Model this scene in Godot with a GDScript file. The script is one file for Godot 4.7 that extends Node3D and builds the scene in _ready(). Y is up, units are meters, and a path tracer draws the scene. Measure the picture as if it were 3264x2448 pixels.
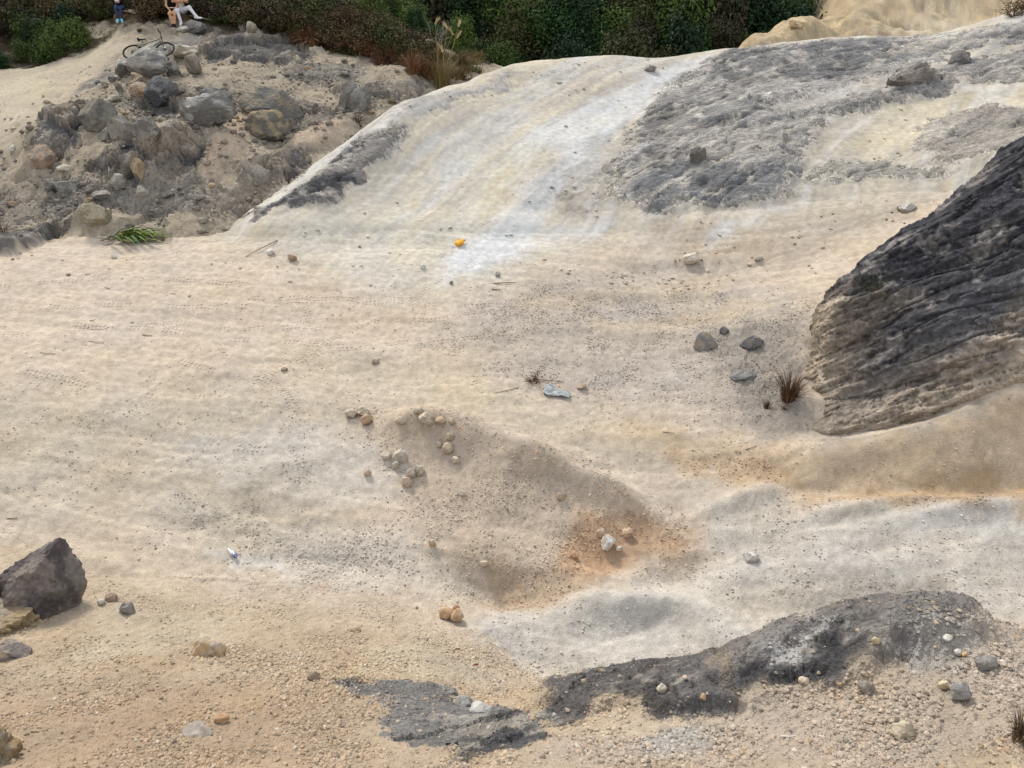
extends Node3D
# A quarry bowl of pale sand and grey rock, seen from its near rim. Units are metres, y is up, the view looks along -z.

const RIM := Vector3(0, 8, 0)              # where the photographer stands
const LAYER_NAMES := ["floor", "near", "mound", "left", "bank", "forest"]
const FLOOR := 1
const NEAR := 2
const MOUND := 4
const LEFT := 8
const BANK := 16
const FOREST := 32
const STEP := 5                            # control grid step in fine cells

var az := PackedFloat32Array()             # fine grid: azimuths and ranges
var rr := PackedFloat32Array()
var na := 0
var nr := 0
var px := PackedFloat32Array()             # fine grid: positions
var py := PackedFloat32Array()
var pz := PackedFloat32Array()
var top := PackedByteArray()               # which landform lies on top
var cr := PackedFloat32Array()             # fine grid: ground colour, linear
var cg := PackedFloat32Array()
var cb := PackedFloat32Array()
var gv := PackedFloat32Array()             # how gravelly
var rk := PackedFloat32Array()             # how rocky
var over_mound := PackedFloat32Array()     # mound height above the floor, and near slope above the floor
var over_near := PackedFloat32Array()
var qa := 0                                # paint grid (every second fine cell)
var qr := 0
var paint_c: Array = []                    # r, g, b, rock, gravel, raise
var paint_top := PackedByteArray()
var rng := RandomNumberGenerator.new()
var used := {}
var mats := {}
var n_big: FastNoiseLite
var n_mid: FastNoiseLite
var n_fine: FastNoiseLite
var n_ridge: FastNoiseLite
var n_patch: FastNoiseLite
var n_crag: FastNoiseLite
var n_block: FastNoiseLite
var n_chip: FastNoiseLite
var n_crack: FastNoiseLite


func _ready() -> void:
	rng.seed = 77
	var cam := Camera3D.new()
	cam.name = "camera"
	cam.position = RIM
	cam.rotation_degrees = Vector3(-27, 0, 0)
	cam.fov = 51.4
	cam.near = 0.1
	cam.far = 400.0
	add_child(cam)
	cam.current = true
	var sky_mat := ProceduralSkyMaterial.new()
	sky_mat.sky_top_color = Color(0.86, 0.88, 0.91)
	sky_mat.sky_horizon_color = Color(0.88, 0.885, 0.89)
	sky_mat.sky_curve = 0.2
	sky_mat.ground_bottom_color = Color(0.4, 0.38, 0.34)
	sky_mat.ground_horizon_color = Color(0.7, 0.69, 0.66)
	sky_mat.sun_angle_max = 1.0
	sky_mat.energy_multiplier = 1.0
	var sky := Sky.new()
	sky.sky_material = sky_mat
	var env := Environment.new()
	env.background_mode = Environment.BG_SKY
	env.sky = sky
	env.tonemap_mode = Environment.TONE_MAPPER_LINEAR
	env.tonemap_exposure = 1.43
	env.sdfgi_enabled = true
	env.ssao_enabled = true
	env.ssil_enabled = true
	var we := WorldEnvironment.new()
	we.name = "world_environment"
	we.environment = env
	add_child(we)
	var sun := DirectionalLight3D.new()
	sun.name = "sun"
	sun.light_energy = 0.85
	sun.light_color = Color(1.0, 0.96, 0.9)
	sun.light_angular_distance = 12.0
	sun.shadow_enabled = true
	sun.rotation_degrees = Vector3(-44, -148, 0)
	add_child(sun)

	make_noises()
	make_ground_materials()
	build_ground()
	build_slab()
	scatter_gravel()
	build_stones()
	build_plants()
	build_things()
	build_people()
	build_bicycle()


# ---------------------------------------------------------------- helpers
func numbered(called: String) -> String:
	var k: int = used.get(called, -1) + 1
	used[called] = k
	return called if k == 0 else "%s_%03d" % [called, k]


func tag(o: Node, label: String, category: String, group := "", kind := "") -> void:
	if label:
		o.set_meta("label", label)
	if category:
		o.set_meta("category", category)
	if group:
		o.set_meta("group", group)
	if kind:
		o.set_meta("kind", kind)


func put(mesh: Mesh, called: String, mat: Material, parent: Node3D = self) -> MeshInstance3D:
	var o := MeshInstance3D.new()
	o.mesh = mesh
	o.name = numbered(called) if parent == self else called
	if mat:
		o.material_override = mat
	parent.add_child(o, true)
	return o


func thing(called: String, at: Vector3, label: String, category: String, group := "") -> Node3D:
	var o := Node3D.new()
	o.name = numbered(called)
	o.position = at
	add_child(o)
	tag(o, label, category, group)
	return o


func lin(r: float, g: float, b: float) -> Color:
	return Color(r / 255.0, g / 255.0, b / 255.0).srgb_to_linear()


func plain(key: String, c: Color, rough := 0.9, metal := 0.0) -> StandardMaterial3D:
	if not mats.has(key):
		var m := StandardMaterial3D.new()
		m.albedo_color = c.linear_to_srgb()
		m.roughness = rough
		m.metallic = metal
		m.metallic_specular = 0.3
		mats[key] = m
	return mats[key]


func sstep(a: float, b: float, x: float) -> float:
	var t := clampf((x - a) / (b - a), 0.0, 1.0)
	return t * t * (3.0 - 2.0 * t)


func noise(kind: int, freq: float, oct: int, sd: int) -> FastNoiseLite:
	var n := FastNoiseLite.new()
	n.noise_type = kind
	n.frequency = freq
	n.seed = sd
	n.fractal_type = FastNoiseLite.FRACTAL_FBM if oct > 1 else FastNoiseLite.FRACTAL_NONE
	n.fractal_octaves = oct
	return n


func make_noises() -> void:
	n_big = noise(FastNoiseLite.TYPE_SIMPLEX_SMOOTH, 0.28, 3, 5)
	n_mid = noise(FastNoiseLite.TYPE_SIMPLEX_SMOOTH, 1.1, 4, 11)
	n_fine = noise(FastNoiseLite.TYPE_SIMPLEX_SMOOTH, 7.0, 3, 17)
	n_patch = noise(FastNoiseLite.TYPE_SIMPLEX_SMOOTH, 0.8, 4, 23)
	n_ridge = noise(FastNoiseLite.TYPE_SIMPLEX_SMOOTH, 1.0, 4, 29)
	n_ridge.fractal_type = FastNoiseLite.FRACTAL_RIDGED
	n_crag = noise(FastNoiseLite.TYPE_CELLULAR, 1.3, 3, 31)
	n_crag.cellular_return_type = FastNoiseLite.RETURN_DISTANCE2_SUB
	n_crag.cellular_jitter = 1.0
	n_block = noise(FastNoiseLite.TYPE_CELLULAR, 0.75, 1, 61)
	n_block.cellular_return_type = FastNoiseLite.RETURN_CELL_VALUE
	n_block.domain_warp_enabled = true
	n_block.domain_warp_amplitude = 0.5
	n_block.domain_warp_frequency = 0.9
	n_chip = noise(FastNoiseLite.TYPE_CELLULAR, 2.4, 1, 67)
	n_chip.cellular_return_type = FastNoiseLite.RETURN_CELL_VALUE
	n_chip.domain_warp_enabled = true
	n_chip.domain_warp_amplitude = 0.2
	n_chip.domain_warp_frequency = 2.0
	n_crack = noise(FastNoiseLite.TYPE_CELLULAR, 1.0, 1, 71)
	n_crack.cellular_return_type = FastNoiseLite.RETURN_DISTANCE2_SUB
	n_crack.domain_warp_enabled = true
	n_crack.domain_warp_amplitude = 0.5
	n_crack.domain_warp_frequency = 1.2


func gray_image(size: int, layers: Array, lo: float, hi: float) -> Image:
	# layers: [noise, weight, power]; the sum is stretched to lo .. hi
	var sum := PackedFloat32Array()
	sum.resize(size * size)
	for l in layers:
		var im: Image = l[0].get_seamless_image(size, size, false, false, 0.1, true)
		im.convert(Image.FORMAT_L8)
		var d := im.get_data()
		var w: float = l[1]
		for i in size * size:
			sum[i] += w * d[i]
	var mn := 1e9
	var mx := -1e9
	for v in sum:
		mn = minf(mn, v)
		mx = maxf(mx, v)
	var outd := PackedByteArray()
	outd.resize(size * size)
	var k := 255.0 / (mx - mn)
	for i in size * size:
		outd[i] = int((lo + (hi - lo) * (sum[i] - mn) * k / 255.0) * 255.0)
	return Image.create_from_data(size, size, false, Image.FORMAT_L8, outd)


func make_ground_materials() -> void:
	var grain := noise(FastNoiseLite.TYPE_SIMPLEX, 0.09, 3, 41)
	var cells := noise(FastNoiseLite.TYPE_CELLULAR, 0.045, 2, 43)
	cells.cellular_return_type = FastNoiseLite.RETURN_DISTANCE
	var soft := noise(FastNoiseLite.TYPE_SIMPLEX, 0.012, 4, 47)
	var relief := ImageTexture.create_from_image(gray_image(1024, [[cells, -0.8], [grain, 0.5], [soft, 1.0]], 0.0, 1.0))
	var tone := ImageTexture.create_from_image(gray_image(1024, [[grain, 0.7], [soft, 0.6]], 0.72, 1.0))
	var m := StandardMaterial3D.new()
	m.vertex_color_use_as_albedo = true
	m.roughness = 0.96
	m.metallic_specular = 0.15
	m.albedo_texture = tone
	m.uv1_triplanar = true
	m.uv1_world_triplanar = true
	m.uv1_scale = Vector3(0.45, 0.45, 0.45)
	m.heightmap_enabled = true
	m.heightmap_texture = relief
	m.heightmap_scale = 4.0
	mats["ground"] = m
	var ridged := noise(FastNoiseLite.TYPE_SIMPLEX, 0.010, 5, 81)
	ridged.fractal_type = FastNoiseLite.FRACTAL_RIDGED
	var flakes := noise(FastNoiseLite.TYPE_CELLULAR, 0.022, 3, 83)
	flakes.cellular_return_type = FastNoiseLite.RETURN_DISTANCE2_SUB
	flakes.domain_warp_enabled = true
	flakes.domain_warp_amplitude = 18.0
	flakes.domain_warp_frequency = 0.02
	var rock_relief := ImageTexture.create_from_image(gray_image(1024, [[flakes, 0.8], [ridged, -0.7], [grain, 0.35], [soft, 0.5]], 0.0, 1.0))
	var rock_tone := ImageTexture.create_from_image(gray_image(1024, [[flakes, 0.5], [ridged, -0.5], [grain, 0.7], [soft, 0.3]], 0.42, 1.0))
	var bed: StandardMaterial3D = m.duplicate()
	bed.albedo_texture = rock_tone
	bed.heightmap_texture = rock_relief
	bed.heightmap_scale = 9.0
	bed.uv1_scale = Vector3(0.40, 0.40, 0.40)
	mats["bedrock_3"] = bed
	var strata: StandardMaterial3D = bed.duplicate()
	strata.uv1_scale = Vector3(0.16, 0.55, 0.34)
	strata.heightmap_scale = 8.0
	mats["bedrock_2"] = strata
	var crust: StandardMaterial3D = bed.duplicate()
	crust.uv1_scale = Vector3(1.1, 1.1, 1.1)
	crust.heightmap_scale = 5.0
	mats["bedrock_1"] = crust
	mats["bedrock_4"] = bed
	mats["bedrock_0"] = bed
	var face: StandardMaterial3D = bed.duplicate()
	face.uv1_scale = Vector3(0.5, 0.5, 0.5)
	face.heightmap_scale = 6.0
	mats["rock_cliff"] = face
	var relief_of := [1.5, 4.5, 1.3, 4.0, 3.0, 2.0]
	for k in 6:
		var g: StandardMaterial3D = m.duplicate()
		g.heightmap_scale = relief_of[k]
		if k == 0 or k == 2:
			g.uv1_scale = Vector3(0.29, 0.37, 0.33)
		mats["ground_%d" % k] = g
	var s := StandardMaterial3D.new()
	s.vertex_color_use_as_albedo = true
	s.roughness = 0.95
	s.metallic_specular = 0.2
	s.albedo_texture = tone
	s.uv1_triplanar = true
	s.uv1_scale = Vector3(1.1, 1.1, 1.1)
	s.heightmap_enabled = true
	s.heightmap_texture = relief
	s.heightmap_scale = 1.0
	mats["stone"] = s
	var p := StandardMaterial3D.new()
	p.vertex_color_use_as_albedo = true
	p.roughness = 0.95
	p.metallic_specular = 0.15
	mats["pebble"] = p
	var leaf := StandardMaterial3D.new()
	leaf.vertex_color_use_as_albedo = true
	leaf.roughness = 0.7
	leaf.metallic_specular = 0.25
	leaf.cull_mode = BaseMaterial3D.CULL_DISABLED
	leaf.backlight_enabled = true
	leaf.backlight = Color(0.2, 0.25, 0.1)
	mats["leaf"] = leaf
	var cloth := StandardMaterial3D.new()
	cloth.vertex_color_use_as_albedo = true
	cloth.roughness = 0.85
	cloth.metallic_specular = 0.2
	mats["cloth"] = cloth


# ---------------------------------------------------------------- thin plate surfaces
func plate(points: Array) -> Dictionary:
	var n := points.size()
	var m := n + 3
	var a: Array = []
	for i in n:
		var row := PackedFloat64Array()
		row.resize(m + 1)
		var p: Vector3 = points[i]
		for j in n:
			var q: Vector3 = points[j]
			var d := (p.x - q.x) * (p.x - q.x) + (p.z - q.z) * (p.z - q.z)
			row[j] = d * log(maxf(d, 1e-9)) + (0.02 if i == j else 0.0)
		row[n] = 1.0
		row[n + 1] = p.x
		row[n + 2] = p.z
		row[m] = p.y
		a.append(row)
	for k in 3:
		var row := PackedFloat64Array()
		row.resize(m + 1)
		for j in n:
			var q: Vector3 = points[j]
			row[j] = [1.0, q.x, q.z][k]
		a.append(row)
	for c in m:
		var best := c
		for r in range(c + 1, m):
			if absf(a[r][c]) > absf(a[best][c]):
				best = r
		var tmp = a[c]
		a[c] = a[best]
		a[best] = tmp
		var pr: PackedFloat64Array = a[c]
		var inv := 1.0 / pr[c]
		for r in range(c + 1, m):
			var row: PackedFloat64Array = a[r]
			var f := row[c] * inv
			if f != 0.0:
				for j in range(c, m + 1):
					row[j] -= f * pr[j]
				a[r] = row
	var w := PackedFloat64Array()
	w.resize(m)
	for i in range(m - 1, -1, -1):
		var row: PackedFloat64Array = a[i]
		var s := row[m]
		for j in range(i + 1, m):
			s -= row[j] * w[j]
		w[i] = s / row[i]
	var xs := PackedFloat64Array()
	var zs := PackedFloat64Array()
	for p in points:
		xs.append(p.x)
		zs.append(p.z)
	return {"x": xs, "z": zs, "w": w, "n": n}


func plate_at(s: Dictionary, x: float, z: float) -> float:
	var xs: PackedFloat64Array = s.x
	var zs: PackedFloat64Array = s.z
	var w: PackedFloat64Array = s.w
	var n: int = s.n
	var h := w[n] + w[n + 1] * x + w[n + 2] * z
	for i in n:
		var dx := x - xs[i]
		var dz := z - zs[i]
		var d := dx * dx + dz * dz + 1e-9
		h += w[i] * d * log(d)
	return h


# ---------------------------------------------------------------- the ground
func landforms() -> Array:
	return [
		[
			Vector3(-12.00, 2.11, -18.00), Vector3(-10.40, 1.72, -15.00), Vector3(-9.22, 1.47, -12.80), Vector3(-8.26, 1.02, -10.90), Vector3(-7.66, 0.72, -9.70),
			Vector3(-8.80, 2.08, -18.10), Vector3(-7.68, 1.64, -15.20), Vector3(-6.93, 1.27, -13.20), Vector3(-6.19, 0.82, -11.20), Vector3(-5.68, 0.47, -9.80),
			Vector3(-5.64, 2.15, -18.60), Vector3(-4.89, 1.56, -15.40), Vector3(-4.31, 1.18, -13.00), Vector3(-3.89, 0.82, -11.20), Vector3(-3.60, 0.39, -9.90),
			Vector3(-4.22, 0.32, -9.50), Vector3(-2.30, 2.15, -18.60), Vector3(-1.98, 1.60, -15.30), Vector3(-1.78, 1.22, -13.30), Vector3(-2.03, 1.03, -12.40),
			Vector3(1.03, 2.08, -18.10), Vector3(0.90, 1.60, -15.30), Vector3(0.81, 1.27, -13.20), Vector3(0.75, 1.04, -11.90), Vector3(4.53, 2.58, -19.50),
			Vector3(4.28, 2.11, -18.00), Vector3(3.75, 1.64, -15.20), Vector3(3.33, 1.37, -13.00), Vector3(3.06, 1.09, -11.50), Vector3(7.80, 3.00, -19.20),
			Vector3(6.68, 2.37, -17.20), Vector3(4.98, 1.89, -14.60), Vector3(4.53, 1.47, -12.80), Vector3(4.54, 1.12, -11.30), Vector3(9.68, 3.38, -18.60),
			Vector3(8.29, 2.89, -17.60), Vector3(4.99, 1.03, -10.35), Vector3(6.14, 1.33, -9.90), Vector3(7.38, 1.41, -9.55), Vector3(7.67, 1.89, -10.30),
			Vector3(7.77, 2.31, -10.70), Vector3(3.98, 1.04, -10.60), Vector3(6.13, 1.40, -10.70), Vector3(6.03, 1.04, -9.50), Vector3(7.28, 1.26, -9.30),
			Vector3(-1.71, 0.26, -9.00), Vector3(-0.30, 0.18, -8.70), Vector3(1.30, 0.34, -9.10), Vector3(2.69, 0.39, -9.35), Vector3(4.00, 0.52, -9.20),
			Vector3(5.65, 0.69, -8.50), Vector3(6.94, 0.85, -8.50), Vector3(3.11, 0.22, -8.20), Vector3(1.24, 0.08, -8.35), Vector3(-0.67, 0.14, -8.20),
			Vector3(2.32, 0.20, -7.40), Vector3(-2.75, 0.17, -9.10), Vector3(-1.84, 1.07, -12.25), Vector3(-0.83, 1.05, -11.65), Vector3(0.33, 0.89, -11.10),
			Vector3(1.43, 0.57, -10.50), Vector3(2.47, 0.41, -10.00), Vector3(-1.60, 0.76, -11.30), Vector3(-0.78, 0.50, -10.35), Vector3(0.31, 0.36, -9.95),
			Vector3(4.17, 0.74, -9.90), Vector3(-17.82, 1.20, -23.00), Vector3(-11.00, 1.20, -23.00), Vector3(-4.18, 1.20, -23.00), Vector3(2.65, 1.20, -23.00),
			Vector3(9.34, 1.20, -23.00), Vector3(16.07, 1.20, -23.00), Vector3(-25.02, 0.30, -28.00), Vector3(-13.39, 0.30, -28.00), Vector3(-1.76, 0.30, -28.00),
			Vector3(9.87, 0.30, -28.00), Vector3(23.15, 0.30, -28.00), Vector3(-5.00, -0.30, -4.00), Vector3(0.00, -0.30, -4.00), Vector3(4.00, -0.30, -4.00),
			Vector3(-14.00, 1.50, -8.00), Vector3(-18.00, 2.20, -14.00), Vector3(14.00, 2.20, -8.00), Vector3(17.00, 2.60, -14.00), Vector3(-18.00, 0.50, -40.00),
			Vector3(0.00, 0.20, -40.00), Vector3(18.00, 0.50, -40.00),
		],
		[
			Vector3(-7.28, 0.68, -9.00), Vector3(-5.84, 0.87, -7.60), Vector3(-4.91, 0.68, -8.05), Vector3(-3.54, 0.71, -7.60), Vector3(-2.37, 0.71, -7.60),
			Vector3(-5.80, 1.23, -6.70), Vector3(-3.92, 1.51, -6.10), Vector3(-2.46, 1.51, -6.10), Vector3(-5.03, 1.73, -5.60), Vector3(-3.31, 2.11, -4.95),
			Vector3(-2.10, 2.05, -5.00), Vector3(-3.91, 2.62, -4.10), Vector3(-2.09, 2.75, -4.00), Vector3(-1.13, 0.92, -7.00), Vector3(-1.00, 1.41, -6.00),
			Vector3(-0.86, 2.05, -5.00), Vector3(-0.69, 2.88, -3.90), Vector3(-0.23, 2.17, -4.90), Vector3(0.33, 2.80, -4.20), Vector3(1.37, 3.05, -4.20),
			Vector3(1.22, 3.28, -3.60), Vector3(2.37, 3.29, -4.20), Vector3(2.06, 3.47, -3.45), Vector3(3.33, 3.53, -4.20), Vector3(2.83, 3.67, -3.30),
			Vector3(3.50, 3.63, -3.90), Vector3(-0.02, 2.23, -4.95), Vector3(0.39, 2.27, -5.10), Vector3(1.00, 2.47, -5.10), Vector3(1.68, 2.73, -5.00),
			Vector3(2.13, 2.95, -5.00), Vector3(2.67, 3.21, -5.00), Vector3(3.16, 3.40, -4.90), Vector3(3.66, 3.45, -4.80), Vector3(4.02, 3.42, -4.70),
			Vector3(-0.03, 1.95, -5.30), Vector3(-0.03, 1.03, -6.15), Vector3(0.42, 1.99, -5.45), Vector3(0.48, 1.07, -6.30), Vector3(1.07, 2.19, -5.44),
			Vector3(1.23, 0.17, -6.28), Vector3(1.80, 2.45, -5.33), Vector3(2.07, 0.43, -6.14), Vector3(2.27, 2.67, -5.32), Vector3(2.60, 0.65, -6.10),
			Vector3(2.83, 2.93, -5.31), Vector3(3.23, 0.91, -6.06), Vector3(3.35, 3.12, -5.19), Vector3(3.81, 1.10, -5.91), Vector3(3.87, 3.17, -5.08),
			Vector3(4.39, 1.15, -5.75), Vector3(4.25, 3.14, -4.97), Vector3(4.80, 1.12, -5.61), Vector3(-0.03, 0.42, -7.00), Vector3(1.40, -0.80, -7.60),
			Vector3(4.50, -0.80, -7.00), Vector3(7.00, 0.00, -6.00), Vector3(-2.00, -0.20, -9.40), Vector3(-6.00, 0.10, -9.40), Vector3(-9.00, 0.60, -8.00),
			Vector3(0.00, 4.75, -2.20), Vector3(1.60, 4.80, -2.00), Vector3(-1.60, 4.30, -2.00), Vector3(0.00, 6.35, 0.00), Vector3(2.50, 6.20, 0.00),
			Vector3(-2.50, 5.60, 0.00), Vector3(-5.50, 3.60, -2.50), Vector3(-8.00, 2.80, -4.00), Vector3(5.00, 4.30, -2.50), Vector3(7.00, 4.20, -3.00),
			Vector3(0.00, 7.00, 2.50), Vector3(-6.00, 6.00, 2.50), Vector3(6.00, 6.60, 2.50),
		],
		[
			Vector3(-6.93, 2.34, -20.00), Vector3(-6.04, 2.97, -21.00), Vector3(-5.15, 3.61, -22.30), Vector3(-4.31, 4.13, -23.60), Vector3(-3.51, 4.59, -24.80),
			Vector3(-2.25, 4.87, -26.30), Vector3(-1.14, 5.15, -27.50), Vector3(-0.09, 5.37, -28.60), Vector3(1.50, 5.46, -29.50), Vector3(3.62, 5.57, -30.00),
			Vector3(5.65, 5.50, -30.50), Vector3(7.00, 5.57, -31.50), Vector3(9.38, 5.71, -32.20), Vector3(12.00, 5.86, -33.40), Vector3(14.43, 5.90, -33.70),
			Vector3(16.89, 5.99, -34.20), Vector3(17.61, 6.12, -34.80), Vector3(19.83, 6.34, -35.60), Vector3(21.07, 6.71, -36.20), Vector3(-3.73, 3.12, -21.10),
			Vector3(-2.61, 3.50, -22.20), Vector3(-3.03, 2.53, -20.10), Vector3(-1.24, 2.47, -19.90), Vector3(-1.40, 3.90, -23.40), Vector3(-0.09, 4.80, -26.30),
			Vector3(-0.07, 3.10, -21.20), Vector3(1.11, 2.44, -20.00), Vector3(1.23, 3.92, -23.30), Vector3(2.82, 4.77, -26.50), Vector3(2.36, 3.12, -21.10),
			Vector3(3.91, 3.87, -23.60), Vector3(3.45, 2.74, -20.00), Vector3(5.84, 4.71, -27.00), Vector3(6.19, 5.21, -29.00), Vector3(5.31, 3.22, -20.70),
			Vector3(5.62, 4.06, -22.50), Vector3(7.05, 4.83, -26.00), Vector3(7.75, 5.36, -29.00), Vector3(7.25, 3.66, -21.40), Vector3(8.59, 4.45, -24.00),
			Vector3(10.53, 5.31, -28.00), Vector3(10.01, 4.08, -22.40), Vector3(11.81, 4.90, -25.50), Vector3(14.19, 5.61, -29.50), Vector3(12.31, 4.15, -22.00),
			Vector3(13.64, 4.96, -25.00), Vector3(14.02, 4.62, -22.80), Vector3(15.89, 5.45, -26.50), Vector3(10.69, 3.47, -19.60), Vector3(8.58, 3.08, -19.80),
			Vector3(11.95, 3.68, -18.70), Vector3(5.02, 2.70, -19.70), Vector3(6.88, 2.91, -19.80), Vector3(-8.39, 0.64, -20.47), Vector3(-7.48, 1.27, -21.48),
			Vector3(-6.56, 1.91, -22.79), Vector3(-5.70, 2.43, -24.09), Vector3(-4.88, 2.89, -25.30), Vector3(-3.59, 3.17, -26.80), Vector3(-2.46, 3.45, -28.00),
			Vector3(-0.10, 4.47, -30.40), Vector3(-0.11, 3.17, -32.60), Vector3(3.83, 4.67, -31.79), Vector3(4.10, 3.37, -33.97), Vector3(7.40, 4.67, -33.26),
			Vector3(7.87, 3.37, -35.40), Vector3(12.84, 4.96, -35.75), Vector3(15.41, 5.00, -36.00), Vector3(18.00, 5.09, -36.44), Vector3(21.05, 5.44, -37.78),
			Vector3(22.33, 5.81, -38.36), Vector3(-6.29, 0.60, -17.00), Vector3(-3.70, 0.60, -17.00), Vector3(-1.10, 0.60, -17.00), Vector3(1.49, 0.60, -17.00),
			Vector3(4.09, 0.60, -17.00), Vector3(6.68, 0.60, -17.00), Vector3(9.28, 0.60, -17.00), Vector3(11.87, 0.60, -17.00), Vector3(18.00, 4.50, -19.00),
			Vector3(24.00, 6.50, -26.00), Vector3(-9.00, 1.00, -27.00), Vector3(-12.00, 0.00, -20.00),
		],
		[
			Vector3(-12.53, 2.14, -20.20), Vector3(-10.99, 2.37, -20.60), Vector3(-8.97, 2.39, -20.10), Vector3(-7.23, 2.36, -20.20), Vector3(-12.59, 2.66, -21.50),
			Vector3(-10.56, 2.96, -21.30), Vector3(-8.61, 2.90, -21.00), Vector3(-7.15, 2.68, -20.90), Vector3(-6.36, 3.09, -21.80), Vector3(-14.23, 3.30, -23.20),
			Vector3(-10.60, 3.12, -21.75), Vector3(-11.41, 3.36, -22.00), Vector3(-9.68, 3.12, -21.65), Vector3(-8.78, 3.25, -21.65), Vector3(-8.24, 3.43, -21.80),
			Vector3(-10.71, 3.97, -22.45), Vector3(-11.49, 3.84, -22.70), Vector3(-9.82, 4.11, -22.50), Vector3(-8.94, 4.18, -22.55), Vector3(-8.35, 4.04, -22.60),
			Vector3(-11.31, 4.14, -23.90), Vector3(-10.33, 4.26, -24.20), Vector3(-13.40, 3.53, -23.00), Vector3(-12.43, 3.59, -22.90), Vector3(-13.53, 4.42, -24.20),
			Vector3(-12.80, 4.68, -24.50), Vector3(-8.67, 3.67, -22.60), Vector3(-9.14, 4.16, -24.20), Vector3(-7.15, 3.81, -23.20), Vector3(-6.93, 4.11, -24.50),
			Vector3(-5.54, 3.88, -24.30), Vector3(-5.07, 4.14, -25.60), Vector3(-8.71, 4.43, -26.00), Vector3(-10.70, 4.48, -25.60), Vector3(-11.98, 4.52, -25.30),
			Vector3(-12.83, 4.43, -25.00), Vector3(-14.28, 4.35, -25.60), Vector3(-16.03, 4.43, -27.00), Vector3(-17.29, 4.87, -29.50), Vector3(-16.63, 5.07, -30.50),
			Vector3(-13.97, 4.99, -28.30), Vector3(-11.68, 4.97, -27.20), Vector3(-12.52, 5.39, -29.50), Vector3(-10.55, 5.14, -28.30), Vector3(-11.23, 5.68, -30.50),
			Vector3(-9.06, 4.82, -27.30), Vector3(-7.58, 4.68, -27.30), Vector3(-6.14, 4.51, -27.50), Vector3(-4.61, 4.39, -27.30), Vector3(-3.79, 4.52, -28.00),
			Vector3(-2.81, 4.67, -29.20), Vector3(-8.13, 5.44, -29.80), Vector3(-6.61, 5.40, -30.20), Vector3(-4.94, 5.14, -29.80), Vector3(-3.64, 5.01, -29.60),
			Vector3(-10.50, 6.01, -32.50), Vector3(-12.10, 6.11, -32.20), Vector3(-14.73, 5.87, -32.20), Vector3(-18.09, 5.45, -33.50), Vector3(-19.83, 5.72, -34.50),
			Vector3(-19.52, 5.82, -35.00), Vector3(-19.65, 6.34, -35.50), Vector3(-17.43, 5.87, -34.20), Vector3(-17.59, 6.44, -34.80), Vector3(-15.05, 6.01, -33.00),
			Vector3(-14.96, 6.39, -33.40), Vector3(-12.63, 6.35, -32.60), Vector3(-12.20, 6.35, -32.60), Vector3(-11.08, 6.52, -33.50), Vector3(-9.56, 6.30, -33.00),
			Vector3(-7.89, 5.86, -32.40), Vector3(-5.88, 5.52, -31.60), Vector3(-4.12, 5.18, -31.00), Vector3(-20.58, 6.88, -37.50), Vector3(-17.47, 6.99, -36.80),
			Vector3(-13.13, 7.02, -35.50), Vector3(-10.17, 6.94, -35.50), Vector3(-7.50, 6.54, -35.00), Vector3(-4.64, 5.92, -34.00), Vector3(-2.73, 5.13, -32.40),
			Vector3(-1.40, 1.90, -23.40), Vector3(-0.09, 3.20, -26.30), Vector3(-2.42, 0.56, -20.00), Vector3(1.47, 3.86, -29.00), Vector3(-0.11, 4.58, -34.00),
			Vector3(-10.79, 0.90, -16.00), Vector3(-8.84, 0.90, -16.00), Vector3(-6.89, 0.90, -16.00), Vector3(-4.94, 0.90, -16.00), Vector3(-26.00, 6.50, -26.00),
			Vector3(-24.00, 4.00, -18.00), Vector3(-30.00, 9.00, -38.00), Vector3(-14.00, 8.30, -42.00), Vector3(0.00, 3.50, -42.00), Vector3(-10.00, 9.00, -50.00),
		],
		[
			Vector3(9.70, 5.72, -34.00), Vector3(12.36, 5.80, -36.00), Vector3(16.01, 6.01, -38.00), Vector3(19.64, 6.13, -39.30), Vector3(22.06, 6.25, -40.00),
			Vector3(10.69, 5.61, -36.20), Vector3(13.44, 5.74, -37.50), Vector3(14.63, 5.83, -38.60), Vector3(16.93, 6.07, -39.80), Vector3(20.10, 6.23, -41.00),
			Vector3(23.32, 6.30, -41.50), Vector3(10.87, 5.80, -36.90), Vector3(12.50, 6.29, -38.60), Vector3(13.10, 6.19, -38.80), Vector3(14.54, 6.45, -39.80),
			Vector3(15.43, 6.65, -40.60), Vector3(16.18, 7.05, -41.60), Vector3(18.58, 6.84, -42.00), Vector3(22.40, 6.82, -43.00), Vector3(24.89, 6.92, -43.00),
			Vector3(0.00, 1.00, -34.00), Vector3(5.00, 2.20, -34.00), Vector3(9.00, 3.20, -33.00), Vector3(-12.00, -1.00, -38.00), Vector3(4.00, 0.00, -44.00),
			Vector3(0.00, -2.00, -20.00), Vector3(0.00, -5.00, -5.00), Vector3(14.00, 0.00, -20.00), Vector3(25.00, 2.00, -20.00), Vector3(-20.00, -2.00, -20.00),
			Vector3(20.00, -3.00, -5.00), Vector3(13.00, 3.50, -36.00), Vector3(12.00, 4.00, -32.00), Vector3(12.50, 3.00, -43.00), Vector3(14.00, 3.00, -48.00),
			Vector3(20.00, 9.50, -48.00), Vector3(30.00, 10.00, -48.00), Vector3(36.00, 8.00, -38.00), Vector3(30.00, 6.00, -30.00), Vector3(22.00, 5.00, -24.00),
			Vector3(15.00, 4.50, -28.00),
		],
		[
			Vector3(-34.00, 9.00, -40.00), Vector3(-20.00, 7.50, -44.00), Vector3(-10.00, 5.50, -42.00), Vector3(0.00, 3.20, -39.00), Vector3(9.00, 3.00, -39.00),
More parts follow.
